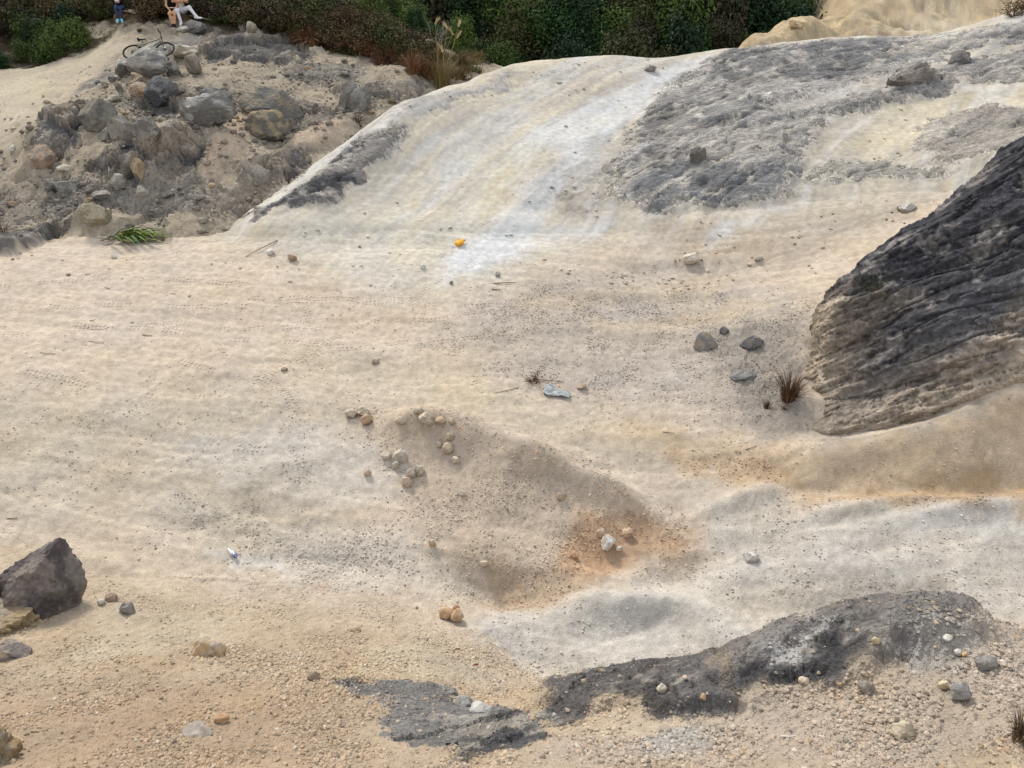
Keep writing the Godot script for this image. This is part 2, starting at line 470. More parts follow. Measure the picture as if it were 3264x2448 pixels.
			Vector3(18.00, 3.00, -44.00), Vector3(30.00, 5.00, -50.00), Vector3(-20.00, 2.00, -30.00), Vector3(0.00, 0.00, -30.00), Vector3(18.00, 0.00, -30.00),
			Vector3(-25.00, 14.00, -56.00), Vector3(-8.00, 9.50, -52.00), Vector3(6.00, 7.50, -50.00), Vector3(20.00, 8.00, -54.00), Vector3(40.00, 12.00, -60.00),
			Vector3(-30.00, 30.00, -90.00), Vector3(0.00, 24.00, -80.00), Vector3(30.00, 26.00, -88.00), Vector3(-50.00, 40.00, -130.00), Vector3(0.00, 45.00, -140.00),
			Vector3(50.00, 40.00, -130.00), Vector3(-60.00, 12.00, -40.00), Vector3(60.00, 12.00, -40.00), Vector3(-50.00, 0.00, -10.00), Vector3(50.00, 0.00, -10.00),
		],
	]


func grid_lines() -> void:
	var a := -1.72
	while a < 1.72:
		az.append(a)
		a += 0.00215 if absf(a) < 0.80 else (0.006 if absf(a) < 0.9 else 0.05)
	var r := 0.7
	while r < 175.0:
		rr.append(r)
		r *= 1.03 if r < 2.6 else (1.0036 if r < 18.0 else (1.0022 if r < 32.0 else (1.0028 if r < 43.0 else 1.02)))
	na = az.size()
	nr = rr.size()
	while na % STEP != 1:
		az.append(az[na - 1] + 0.05)
		na += 1
	while nr % STEP != 1:
		rr.append(rr[nr - 1] * 1.02)
		nr += 1


func start_paint() -> void:
	var base := [lin(204, 190, 173), lin(187, 170, 148), lin(193, 186, 174), lin(176, 164, 146), lin(188, 170, 141), lin(60, 54, 40)]
	var base_gravel := [0.06, 0.75, 0.0, 0.30, 0.12, 0.0]
	var base_rock := [0.0, 0.0, 0.0, 0.35, 0.15, 0.0]
	for k in 6:
		var a := PackedFloat32Array()
		a.resize(qa * qr)
		paint_c.append(a)
	for i in qa * qr:
		var t := paint_top[i]
		var c: Color = base[t]
		if t == 3 and rr[(i / qa) * 2] > 36.2:
			c = base[5]
		var grav_0: float = base_gravel[t]
		if t == 0 or t == 2 or t == 1:
			var f := (i / qa) * 2 * na + (i % qa) * 2
			var m := sstep(-0.9, 0.5, over_mound[f])
			var nr_ := sstep(-0.5, 1.3, over_near[f])
			c = (base[0] as Color).lerp(base[2], m).lerp(base[1], nr_)
			grav_0 = lerpf(lerpf(base_gravel[0], base_gravel[2], m), base_gravel[1], nr_)
		paint_c[0][i] = c.r
		paint_c[1][i] = c.g
		paint_c[2][i] = c.b
		paint_c[3][i] = base_rock[t]
		paint_c[4][i] = grav_0


func paint(layers: int, c: Color, share: float, soft: float, rock: float, gravel: float, rise: float, pts: Array) -> void:
	# lays a soft-edged area of another material on the ground: colour, rockiness, gravel, and how far it stands proud
	var n := pts.size()
	var x0 := 1e9
	var x1 := -1e9
	var a0 := 9.0
	var a1 := -9.0
	var r0 := 1e9
	var r1 := 0.0
	for i in n:
		var p: Vector2 = pts[i]
		var q: Vector2 = pts[(i + 1) % n]
		for t in [0.0, 0.25, 0.5, 0.75]:
			var s := p.lerp(q, t)
			var rad := s.length()
			var ang := atan2(s.x, -s.y)
			a0 = minf(a0, ang - soft / rad)
			a1 = maxf(a1, ang + soft / rad)
			r0 = minf(r0, rad - soft)
			r1 = maxf(r1, rad + soft)
	var i0 := maxi(0, rr.bsearch(maxf(r0, 0.7)) / 2 - 1)
	var i1 := mini(qr - 1, rr.bsearch(r1) / 2 + 1)
	var j0 := maxi(0, az.bsearch(a0) / 2 - 1)
	var j1 := mini(qa - 1, az.bsearch(a1) / 2 + 1)
	var xs := PackedFloat32Array()
	var zs := PackedFloat32Array()
	for p in pts:
		xs.append(p.x)
		zs.append(p.y)
	var pr: PackedFloat32Array = paint_c[0]
	var pg: PackedFloat32Array = paint_c[1]
	var pb: PackedFloat32Array = paint_c[2]
	var pk: PackedFloat32Array = paint_c[3]
	var pv: PackedFloat32Array = paint_c[4]
	var ph: PackedFloat32Array = paint_c[5]
	for i in range(i0, i1 + 1):
		for j in range(j0, j1 + 1):
			var k := i * qa + j
			if not (layers & (1 << paint_top[k])):
				continue
			var f := (i * 2) * na + j * 2
			var x := px[f]
			var z := pz[f]
			var inside := false
			var best := 1e9
			var b := n - 1
			for e in n:
				var ex := xs[e]
				var ez := zs[e]
				var vx := xs[b] - ex
				var vz := zs[b] - ez
				var wx := x - ex
				var wz := z - ez
				if (ez > z) != (zs[b] > z) and wx < vx * wz / vz:
					inside = not inside
				var t := clampf((wx * vx + wz * vz) / (vx * vx + vz * vz + 1e-9), 0.0, 1.0)
				var ddx := wx - t * vx
				var ddz := wz - t * vz
				best = minf(best, ddx * ddx + ddz * ddz)
				b = e
			var sd := sqrt(best) * (1.0 if inside else -1.0)
			if sd < -soft:
				continue
			var w := sstep(-soft, soft, sd)
			ph[k] += rise * w
			w *= share
			pr[k] += (c.r - pr[k]) * w
			pg[k] += (c.g - pg[k]) * w
			pb[k] += (c.b - pb[k]) * w
			pk[k] += (rock - pk[k]) * w
			pv[k] += (gravel - pv[k]) * w
	paint_c[0] = pr
	paint_c[1] = pg
	paint_c[2] = pb
	paint_c[3] = pk
	paint_c[4] = pv
	paint_c[5] = ph


func paint_everything() -> void:
	paint(FLOOR, Color(0.523, 0.461, 0.370), 0.80, 0.90, 0.00, 0.10, 0.00, [Vector2(-11.91, -12.07), Vector2(-5.37, -13.73), Vector2(-2.53, -12.45), Vector2(-2.90, -9.93), Vector2(-6.41, -9.90), Vector2(-10.14, -9.52)])
	paint(FLOOR, Color(0.580, 0.501, 0.385), 0.90, 0.40, 0.00, 0.08, 0.00, [Vector2(-4.72, -14.72), Vector2(-1.86, -14.04), Vector2(0.78, -12.51), Vector2(3.04, -11.40), Vector2(4.03, -10.81), Vector2(2.97, -10.95), Vector2(0.74, -11.55), Vector2(-1.73, -12.71), Vector2(-4.31, -13.75)])
	paint(FLOOR, Color(0.470, 0.420, 0.366), 0.85, 0.70, 0.00, 0.80, 0.00, [Vector2(0.46, -17.15), Vector2(4.27, -17.99), Vector2(6.03, -15.15), Vector2(5.11, -12.40), Vector2(4.25, -11.65), Vector2(1.63, -12.78), Vector2(-0.49, -13.61), Vector2(-1.47, -14.95)])
	paint(FLOOR, Color(0.293, 0.267, 0.243), 0.80, 0.35, 0.15, 0.95, 0.00, [Vector2(3.94, -14.72), Vector2(5.73, -14.62), Vector2(4.86, -11.47), Vector2(4.17, -11.35), Vector2(3.87, -12.39)])
	paint(FLOOR | MOUND, Color(0.614, 0.585, 0.519), 0.85, 0.90, 0.00, 0.05, 0.00, [Vector2(-6.54, -19.49), Vector2(-2.44, -20.13), Vector2(1.70, -20.08), Vector2(1.38, -18.55), Vector2(-0.27, -16.91), Vector2(-2.28, -16.33), Vector2(-4.28, -17.34)])
	paint(FLOOR | MOUND, Color(0.636, 0.567, 0.434), 0.60, 0.50, 0.00, 0.05, 0.00, [Vector2(-3.01, -19.94), Vector2(-1.27, -20.56), Vector2(-0.54, -20.06), Vector2(-1.55, -17.53), Vector2(-2.78, -18.01)])
	paint(FLOOR | MOUND, Color(0.622, 0.622, 0.611), 0.70, 0.40, 0.00, 0.05, 0.00, [Vector2(-1.25, -20.06), Vector2(-0.07, -20.54), Vector2(0.40, -20.12), Vector2(-0.70, -17.32), Vector2(-1.70, -16.69)])
	paint(FLOOR | MOUND, Color(0.475, 0.398, 0.314), 0.80, 0.40, 0.00, 0.26, 0.00, [Vector2(3.40, -19.53), Vector2(7.10, -18.69), Vector2(9.15, -18.57), Vector2(8.87, -17.86), Vector2(6.23, -17.38), Vector2(3.75, -18.06)])
	paint(FLOOR, Color(0.534, 0.451, 0.349), 0.80, 0.20, 0.00, 0.26, 0.00, [Vector2(1.40, -15.50), Vector2(5.32, -15.86), Vector2(5.54, -15.34), Vector2(1.83, -14.98)])
	paint(FLOOR, Color(0.534, 0.451, 0.349), 0.70, 0.20, 0.00, 0.26, 0.00, [Vector2(-0.06, -16.15), Vector2(4.13, -17.21), Vector2(6.61, -16.99), Vector2(5.99, -16.55), Vector2(2.96, -16.29), Vector2(-0.06, -15.61)])
	paint(FLOOR | MOUND, Color(0.624, 0.614, 0.589), 0.90, 0.20, 0.00, 0.03, 0.00, [Vector2(0.51, -19.42), Vector2(2.03, -19.75), Vector2(3.68, -19.97), Vector2(3.65, -19.76), Vector2(1.78, -19.37), Vector2(0.82, -18.55)])
	paint(FLOOR | MOUND, Color(0.591, 0.581, 0.562), 0.90, 0.20, 0.00, 0.03, 0.00, [Vector2(4.39, -18.68), Vector2(6.38, -19.68), Vector2(8.02, -19.82), Vector2(6.20, -18.96), Vector2(4.64, -18.26)])
	paint(FLOOR, Color(0.537, 0.428, 0.310), 0.90, 0.25, 0.00, 0.10, 0.00, [Vector2(1.14, -11.81), Vector2(2.67, -11.48), Vector2(4.00, -10.70), Vector2(4.60, -10.23), Vector2(5.50, -9.85), Vector2(9.57, -8.84), Vector2(9.94, -9.51), Vector2(10.32, -10.16), Vector2(7.11, -10.76), Vector2(6.18, -10.83), Vector2(4.92, -11.06), Vector2(3.81, -11.41), Vector2(2.35, -11.96)])
	paint(FLOOR, Color(0.506, 0.371, 0.242), 0.80, 0.15, 0.00, 0.51, -0.04, [Vector2(2.67, -11.43), Vector2(4.37, -10.70), Vector2(4.70, -10.31), Vector2(3.61, -10.51), Vector2(2.62, -11.12)])
	paint(FLOOR, Color(0.491, 0.354, 0.215), 0.80, 0.10, 0.00, 0.07, -0.03, [Vector2(4.68, -10.27), Vector2(6.21, -10.08), Vector2(9.87, -9.39), Vector2(9.74, -9.14), Vector2(6.13, -9.84), Vector2(4.92, -10.14)])
	paint(FLOOR, Color(0.469, 0.358, 0.258), 0.80, 0.10, 0.00, 0.95, 0.00, [Vector2(4.24, -10.18), Vector2(6.13, -9.84), Vector2(9.71, -9.08), Vector2(9.57, -8.84), Vector2(5.76, -9.67)])
	paint(FLOOR, Color(0.306, 0.292, 0.273), 0.70, 0.20, 0.00, 0.20, 0.00, [Vector2(4.94, -11.12), Vector2(6.22, -10.95), Vector2(7.31, -10.81), Vector2(7.27, -10.68), Vector2(6.19, -10.68), Vector2(5.16, -10.89)])
	paint(FLOOR, Color(0.575, 0.542, 0.492), 0.95, 0.30, 0.00, 0.23, 0.00, [Vector2(2.88, -10.40), Vector2(4.20, -10.03), Vector2(5.73, -9.57), Vector2(9.50, -8.71), Vector2(8.74, -7.39), Vector2(5.41, -8.04), Vector2(4.30, -8.10), Vector2(2.99, -7.75), Vector2(1.46, -7.53), Vector2(0.59, -8.04), Vector2(1.96, -8.95), Vector2(3.13, -9.48)])
	paint(FLOOR, Color(0.503, 0.451, 0.379), 0.70, 0.25, 0.00, 0.51, -0.05, [Vector2(2.99, -8.83), Vector2(4.23, -8.88), Vector2(5.90, -8.37), Vector2(5.76, -8.03), Vector2(3.99, -8.07), Vector2(3.11, -8.24)])
	paint(FLOOR, Color(0.616, 0.601, 0.571), 0.80, 0.12, 0.00, 0.03, 0.00, [Vector2(5.42, -9.62), Vector2(9.49, -8.69), Vector2(9.37, -8.48), Vector2(5.33, -9.34)])
	paint(FLOOR, Color(0.492, 0.409, 0.324), 0.70, 0.45, 0.00, 0.80, 0.00, [Vector2(-2.80, -12.57), Vector2(-1.70, -12.42), Vector2(-0.84, -11.92), Vector2(0.72, -11.24), Vector2(1.82, -10.68), Vector2(2.78, -9.83), Vector2(2.56, -9.37), Vector2(1.57, -9.11), Vector2(1.27, -8.68), Vector2(-0.17, -8.71), Vector2(-0.72, -9.11), Vector2(-1.47, -9.91), Vector2(-1.85, -10.76), Vector2(-2.45, -11.84)])
	paint(FLOOR, Color(0.475, 0.331, 0.224), 0.95, 0.18, 0.00, 0.60, 0.00, [Vector2(1.05, -10.32), Vector2(2.13, -10.18), Vector2(2.77, -9.73), Vector2(2.01, -9.30), Vector2(1.15, -8.90), Vector2(0.64, -9.20)])
	paint(FLOOR, Color(0.467, 0.367, 0.272), 0.90, 0.12, 0.00, 1.00, 0.00, [Vector2(-0.32, -9.45), Vector2(1.30, -9.03), Vector2(0.88, -8.64), Vector2(-0.30, -8.54)])
	paint(FLOOR, Color(0.596, 0.548, 0.485), 0.80, 0.30, 0.00, 0.16, 0.00, [Vector2(-6.00, -11.75), Vector2(-3.33, -12.28), Vector2(-1.91, -11.32), Vector2(-1.90, -10.57), Vector2(-2.98, -10.36), Vector2(-4.50, -10.63)])
	paint(FLOOR, Color(0.552, 0.511, 0.454), 0.75, 0.30, 0.00, 0.95, 0.00, [Vector2(-3.92, -10.05), Vector2(-1.83, -9.92), Vector2(-0.51, -8.95), Vector2(-0.82, -8.59), Vector2(-2.34, -8.73), Vector2(-3.48, -9.33)])
	paint(FLOOR, Color(0.482, 0.440, 0.377), 0.70, 0.20, 0.00, 0.91, 0.00, [Vector2(-5.33, -10.44), Vector2(-4.02, -10.47), Vector2(-3.41, -9.66), Vector2(-4.42, -9.53)])
	paint(FLOOR, Color(0.575, 0.542, 0.492), 0.90, 0.20, 0.00, 0.20, 0.00, [Vector2(-0.67, -8.20), Vector2(0.61, -8.53), Vector2(1.46, -8.62), Vector2(2.41, -8.51), Vector2(3.29, -7.95), Vector2(2.32, -7.42), Vector2(0.85, -7.35), Vector2(-0.34, -7.56)])
	paint(FLOOR | NEAR, Color(0.605, 0.581, 0.543), 0.90, 0.12, 0.00, 0.15, 0.00, [Vector2(-4.62, -9.52), Vector2(-3.79, -9.52), Vector2(-3.20, -9.30), Vector2(-4.14, -9.26)])
	paint(NEAR, Color(0.430, 0.328, 0.234), 0.85, 0.70, 0.00, 0.90, 0.00, [Vector2(-6.65, -5.44), Vector2(-3.74, -5.76), Vector2(-1.90, -5.80), Vector2(-1.18, -3.96), Vector2(-5.32, -4.10)])
	paint(NEAR, Color(0.539, 0.467, 0.371), 0.80, 0.20, 0.00, 0.30, 0.00, [Vector2(-5.45, -7.42), Vector2(-3.62, -7.81), Vector2(-3.21, -7.04), Vector2(-4.60, -6.43)])
	paint(NEAR, Color(0.555, 0.483, 0.370), 0.70, 0.15, 0.00, 0.30, 0.00, [Vector2(-1.66, -6.95), Vector2(-0.62, -7.52), Vector2(-0.09, -6.67), Vector2(-0.79, -6.31), Vector2(-1.65, -6.40)])
	paint(NEAR, Color(0.464, 0.398, 0.332), 0.90, 0.30, 0.00, 1.00, 0.00, [Vector2(0.16, -4.26), Vector2(1.43, -4.44), Vector2(2.73, -4.32), Vector2(20.06, -16.59), Vector2(4.07, -3.06), Vector2(-0.02, -3.76)])
	paint(NEAR, Color(0.460, 0.447, 0.427), 0.70, 0.10, 0.00, 0.60, 0.00, [Vector2(0.97, -4.07), Vector2(1.34, -4.09), Vector2(1.37, -3.69), Vector2(1.08, -3.67)])
	paint(NEAR, Color(0.532, 0.445, 0.337), 0.90, 0.07, 0.00, 0.15, 0.00, [Vector2(0.53, -4.45), Vector2(1.22, -4.30), Vector2(1.56, -4.17), Vector2(1.01, -4.12), Vector2(0.67, -4.08)])
	paint(NEAR, Color(0.193, 0.196, 0.203), 0.92, 0.06, 0.80, 0.25, 0.05, [Vector2(-1.77, -5.95), Vector2(-1.23, -6.00), Vector2(-0.78, -6.22), Vector2(-0.51, -5.84), Vector2(-0.19, -5.11), Vector2(0.28, -4.56), Vector2(0.16, -4.35), Vector2(-0.16, -4.18), Vector2(-0.43, -3.99), Vector2(-0.79, -4.55), Vector2(-1.19, -4.99), Vector2(-0.94, -5.00), Vector2(-1.34, -5.32), Vector2(-1.44, -5.63)])
	paint(NEAR, Color(0.091, 0.091, 0.096), 0.90, 0.05, 1.00, 0.10, 0.03, [Vector2(-0.43, -4.92), Vector2(0.28, -4.61), Vector2(0.31, -4.38), Vector2(-0.09, -4.26), Vector2(-0.36, -3.91), Vector2(-0.44, -4.05)])
	paint(NEAR, Color(0.109, 0.108, 0.113), 0.95, 0.08, 1.00, 0.10, 0.12, [Vector2(0.30, -4.97), Vector2(0.50, -7.40), Vector2(0.95, -8.23), Vector2(1.90, -9.85), Vector2(4.05, -12.17), Vector2(1.67, -4.57), Vector2(1.78, -4.21), Vector2(1.32, -4.28), Vector2(0.91, -4.52), Vector2(0.57, -4.51), Vector2(0.32, -4.63)])
	paint(NEAR, Color(0.165, 0.163, 0.168), 0.90, 0.14, 1.00, 0.10, 0.20, [Vector2(4.05, -12.17), Vector2(5.34, -13.91), Vector2(7.45, -16.34), Vector2(11.00, -19.49), Vector2(13.31, -20.85), Vector2(14.81, -20.67), Vector2(3.43, -4.47), Vector2(2.97, -4.49), Vector2(2.62, -4.35), Vector2(2.28, -4.33), Vector2(1.89, -4.35), Vector2(1.70, -4.56)])
	paint(NEAR, Color(0.074, 0.073, 0.079), 0.90, 0.08, 1.00, 0.00, -0.12, [Vector2(1.69, -4.63), Vector2(2.20, -4.69), Vector2(2.61, -4.69), Vector2(2.82, -4.53), Vector2(2.44, -4.32), Vector2(2.08, -4.33), Vector2(1.76, -4.38)])
	paint(NEAR, Color(0.418, 0.410, 0.398), 0.85, 0.05, 0.30, 0.30, 0.02, [Vector2(2.07, -4.82), Vector2(2.39, -4.82), Vector2(2.67, -4.75), Vector2(2.67, -4.68), Vector2(2.44, -4.68), Vector2(2.27, -4.60), Vector2(2.16, -4.67)])
	paint(NEAR, Color(0.460, 0.443, 0.426), 0.80, 0.03, 0.40, 0.50, 0.01, [Vector2(2.71, -4.69), Vector2(3.04, -4.58), Vector2(3.01, -4.51), Vector2(2.72, -4.63)])
	paint(NEAR, Color(0.392, 0.373, 0.347), 0.70, 0.12, 0.20, 0.90, 0.00, [Vector2(3.13, -4.77), Vector2(3.68, -4.71), Vector2(3.54, -4.30), Vector2(3.08, -4.37)])
	paint(FLOOR | MOUND, Color(0.673, 0.678, 0.678), 0.95, 0.40, 0.00, 0.03, 0.00, [Vector2(6.04, -29.96), Vector2(7.01, -30.00), Vector2(5.77, -28.36), Vector2(4.57, -26.48), Vector2(3.64, -24.70), Vector2(3.01, -23.92), Vector2(2.10, -22.61), Vector2(1.40, -21.19), Vector2(0.99, -20.00), Vector2(0.15, -18.09), Vector2(-1.54, -17.30), Vector2(-1.47, -19.77), Vector2(-0.92, -20.90), Vector2(-0.59, -22.32), Vector2(-0.08, -23.41), Vector2(1.01, -24.55), Vector2(2.78, -25.95), Vector2(4.49, -28.11)])
	paint(FLOOR | MOUND, Color(0.624, 0.589, 0.500), 0.75, 0.70, 0.00, 0.05, 0.00, [Vector2(-3.14, -21.24), Vector2(-2.01, -22.67), Vector2(0.58, -23.35), Vector2(0.94, -22.36), Vector2(-0.07, -21.20), Vector2(-0.78, -19.98), Vector2(-1.41, -18.67), Vector2(-3.65, -18.65)])
	paint(FLOOR | MOUND, Color(0.645, 0.571, 0.413), 0.75, 0.30, 0.00, 0.05, 0.00, [Vector2(-0.20, -22.49), Vector2(0.30, -22.20), Vector2(-0.31, -20.38), Vector2(-1.11, -19.35), Vector2(-0.56, -21.24)])
	paint(MOUND, Color(0.596, 0.494, 0.349), 0.70, 0.20, 0.00, 0.10, 0.00, [Vector2(-2.50, -20.81), Vector2(-2.17, -21.36), Vector2(-2.39, -20.29), Vector2(-2.79, -20.12)])
	paint(MOUND, Color(0.555, 0.509, 0.436), 0.80, 0.40, 0.00, 0.15, 0.00, [Vector2(-0.09, -27.59), Vector2(3.02, -28.91), Vector2(6.35, -29.91), Vector2(4.49, -28.11), Vector2(2.09, -26.40), Vector2(-0.08, -25.62), Vector2(-1.44, -24.44), Vector2(-2.07, -23.84), Vector2(-1.48, -25.37)])
	paint(MOUND, Color(0.075, 0.075, 0.084), 0.97, 0.10, 1.00, 0.05, 0.10, [Vector2(-6.79, -19.96), Vector2(-5.52, -20.39), Vector2(-4.41, -22.57), Vector2(-3.94, -22.92), Vector2(-3.19, -23.14), Vector2(-3.48, -22.24), Vector2(-3.88, -21.36), Vector2(-4.54, -20.15), Vector2(-5.29, -19.80), Vector2(-6.31, -19.57)])
	paint(MOUND, Color(0.589, 0.589, 0.584), 0.95, 0.10, 0.10, 0.10, -0.03, [Vector2(-8.84, -25.67), Vector2(-8.90, -30.28), Vector2(-5.07, -21.92), Vector2(-4.10, -23.13), Vector2(-3.39, -23.89), Vector2(-3.58, -23.20), Vector2(-4.40, -22.51), Vector2(-5.42, -20.52), Vector2(-6.36, -19.79)])
	paint(MOUND, Color(0.341, 0.320, 0.300), 0.85, 0.15, 0.50, 0.20, 0.02, [Vector2(-4.41, -22.57), Vector2(-3.34, -23.40), Vector2(-2.80, -23.08), Vector2(-3.35, -22.13), Vector2(-3.98, -21.17), Vector2(-4.45, -21.17)])
	paint(MOUND, Color(0.380, 0.369, 0.362), 0.80, 0.20, 0.40, 0.10, 0.02, [Vector2(-3.54, -23.99), Vector2(-2.15, -25.11), Vector2(-0.09, -27.49), Vector2(0.21, -27.02), Vector2(-1.45, -24.85), Vector2(-2.72, -23.79)])
	paint(MOUND, Color(0.386, 0.389, 0.397), 0.70, 0.15, 0.30, 0.05, 0.02, [Vector2(1.07, -22.36), Vector2(1.59, -22.58), Vector2(0.90, -20.88), Vector2(0.40, -20.12), Vector2(0.29, -20.55)])
	paint(MOUND, Color(0.499, 0.495, 0.490), 0.70, 0.15, 0.20, 0.05, 0.00, [Vector2(2.16, -23.45), Vector2(3.02, -24.08), Vector2(2.15, -21.50), Vector2(1.12, -20.28), Vector2(1.13, -20.72)])
	paint(MOUND, Color(0.403, 0.358, 0.309), 0.80, 0.20, 0.30, 0.40, 0.00, [Vector2(1.52, -21.19), Vector2(2.41, -21.68), Vector2(2.68, -20.53), Vector2(2.05, -20.03), Vector2(1.11, -20.03)])
	paint(MOUND, Color(0.290, 0.280, 0.271), 0.95, 0.30, 1.00, 0.05, 0.12, [Vector2(7.39, -30.31), Vector2(9.76, -30.67), Vector2(13.37, -31.54), Vector2(15.84, -31.85), Vector2(17.59, -31.50), Vector2(22.95, -28.12), Vector2(20.83, -25.05), Vector2(13.41, -26.02), Vector2(10.80, -24.60), Vector2(9.16, -23.68), Vector2(7.59, -21.79), Vector2(6.90, -19.93), Vector2(5.26, -19.70), Vector2(3.44, -19.93), Vector2(2.66, -20.37), Vector2(2.62, -21.26), Vector2(3.13, -22.64), Vector2(3.76, -24.55), Vector2(4.57, -26.48), Vector2(6.19, -28.99)])
	paint(MOUND, Color(0.153, 0.153, 0.158), 0.85, 0.25, 1.00, 0.00, 0.05, [Vector2(6.33, -28.90), Vector2(7.52, -30.16), Vector2(9.53, -29.87), Vector2(13.14, -30.95), Vector2(15.55, -30.85), Vector2(22.69, -27.73), Vector2(21.86, -26.51), Vector2(13.65, -28.95), Vector2(10.23, -27.05), Vector2(7.98, -26.87), Vector2(6.71, -27.01), Vector2(6.01, -27.99)])
	paint(MOUND, Color(0.211, 0.206, 0.200), 0.85, 0.20, 1.00, 0.00, 0.06, [Vector2(3.62, -24.56), Vector2(5.02, -26.53), Vector2(6.19, -27.33), Vector2(6.86, -25.18), Vector2(8.00, -24.30), Vector2(5.87, -23.09), Vector2(4.84, -22.97), Vector2(3.95, -23.91)])
	paint(MOUND, Color(0.149, 0.153, 0.160), 0.90, 0.15, 1.00, 0.00, 0.04, [Vector2(2.72, -21.05), Vector2(4.13, -21.63), Vector2(5.60, -21.68), Vector2(7.20, -22.24), Vector2(7.59, -21.79), Vector2(7.03, -20.48), Vector2(5.99, -19.98), Vector2(5.03, -19.75), Vector2(3.45, -19.99)])
	paint(MOUND, Color(0.412, 0.389, 0.362), 0.80, 0.20, 0.70, 0.05, 0.05, [Vector2(5.80, -22.76), Vector2(7.74, -23.32), Vector2(7.15, -21.01), Vector2(5.91, -20.78), Vector2(5.05, -21.33), Vector2(4.30, -21.93)])
	paint(MOUND, Color(0.456, 0.431, 0.399), 0.85, 0.15, 0.10, 0.10, -0.06, [Vector2(21.58, -26.10), Vector2(14.72, -27.94), Vector2(12.27, -26.30), Vector2(10.18, -25.16), Vector2(7.91, -23.96), Vector2(7.20, -24.32), Vector2(9.53, -25.76), Vector2(12.73, -27.83), Vector2(15.74, -29.54), Vector2(22.27, -27.11)])
	paint(MOUND, Color(0.197, 0.192, 0.187), 0.85, 0.15, 1.00, 0.00, 0.10, [Vector2(21.13, -25.47), Vector2(15.19, -28.33), Vector2(12.99, -26.67), Vector2(10.65, -24.95), Vector2(9.36, -24.33), Vector2(10.16, -24.31), Vector2(12.32, -25.04), Vector2(14.01, -25.80), Vector2(19.93, -23.79)])
	paint(MOUND, Color(0.521, 0.468, 0.350), 0.90, 0.20, 0.00, 0.10, -0.05, [Vector2(19.78, -23.58), Vector2(13.07, -25.22), Vector2(11.08, -24.25), Vector2(9.40, -22.44), Vector2(9.10, -21.16), Vector2(10.07, -20.93), Vector2(11.33, -22.27), Vector2(13.36, -24.36), Vector2(18.61, -21.94)])
	paint(MOUND, Color(0.295, 0.276, 0.254), 0.90, 0.20, 0.80, 0.00, 0.10, [Vector2(11.85, -23.53), Vector2(13.44, -23.96), Vector2(18.01, -21.07), Vector2(17.31, -20.01), Vector2(11.27, -19.83), Vector2(10.56, -20.71), Vector2(10.98, -22.31)])
	paint(MOUND, Color(0.351, 0.333, 0.306), 0.85, 0.20, 0.60, 0.10, 0.02, [Vector2(7.03, -20.48), Vector2(8.48, -21.48), Vector2(10.07, -20.93), Vector2(11.10, -19.90), Vector2(10.78, -19.88), Vector2(8.71, -20.28)])
	paint(FLOOR | MOUND, Color(0.503, 0.451, 0.379), 0.90, 0.30, 0.00, 0.13, 0.00, [Vector2(6.88, -19.80), Vector2(8.65, -20.06), Vector2(10.74, -19.76), Vector2(11.07, -19.71), Vector2(9.53, -18.25), Vector2(7.88, -17.85), Vector2(5.93, -18.27)])
	paint(LEFT, Color(0.543, 0.472, 0.364), 1.00, 0.50, 0.00, 0.10, 0.00, [Vector2(-23.61, -29.27), Vector2(-14.99, -32.87), Vector2(-13.70, -30.89), Vector2(-14.20, -28.83), Vector2(-13.59, -24.30), Vector2(-18.55, -21.21), Vector2(-21.47, -25.97)])
	paint(LEFT, Color(0.622, 0.549, 0.423), 0.80, 0.50, 0.00, 0.05, 0.10, [Vector2(-22.02, -26.83), Vector2(-16.20, -29.96), Vector2(-15.08, -28.30), Vector2(-14.57, -25.00), Vector2(-19.38, -22.56)])
	paint(LEFT, Color(0.530, 0.468, 0.343), 0.80, 0.12, 0.30, 0.20, 0.00, [Vector2(-20.00, -35.38), Vector2(-16.53, -34.47), Vector2(-14.90, -33.20), Vector2(-16.21, -33.57), Vector2(-19.44, -34.85)])
	paint(LEFT, Color(0.306, 0.293, 0.277), 0.90, 0.30, 0.40, 0.10, 0.05, [Vector2(-13.85, -29.16), Vector2(-13.29, -30.70), Vector2(-11.78, -32.26), Vector2(-11.08, -30.54), Vector2(-12.35, -29.93), Vector2(-13.29, -28.98), Vector2(-13.40, -27.70), Vector2(-14.28, -27.21)])
	paint(LEFT, Color(0.307, 0.274, 0.233), 0.90, 0.50, 0.50, 1.00, 0.00, [Vector2(-12.88, -26.78), Vector2(-8.22, -27.48), Vector2(-5.04, -26.29), Vector2(-4.83, -24.93), Vector2(-6.74, -23.68), Vector2(-8.71, -22.90), Vector2(-11.67, -24.53)])
	paint(LEFT, Color(0.135, 0.133, 0.135), 0.90, 0.20, 0.80, 0.30, 0.15, [Vector2(-11.65, -32.39), Vector2(-9.53, -32.88), Vector2(-8.03, -32.23), Vector2(-6.84, -31.35), Vector2(-7.38, -29.99), Vector2(-9.07, -29.71), Vector2(-10.08, -29.87), Vector2(-11.08, -30.54)])
	paint(LEFT, Color(0.100, 0.100, 0.107), 0.95, 0.14, 1.00, 0.00, 0.05, [Vector2(-13.78, -23.23), Vector2(-13.67, -24.14), Vector2(-13.77, -26.08), Vector2(-12.83, -25.60), Vector2(-11.98, -23.42), Vector2(-12.33, -23.03), Vector2(-12.83, -22.90)])
	paint(LEFT, Color(0.079, 0.080, 0.088), 0.95, 0.14, 1.00, 0.00, 0.08, [Vector2(-11.50, -22.09), Vector2(-10.94, -22.52), Vector2(-9.82, -22.52), Vector2(-8.99, -22.69), Vector2(-8.21, -22.30), Vector2(-8.41, -21.72), Vector2(-9.40, -21.60), Vector2(-10.84, -21.79)])
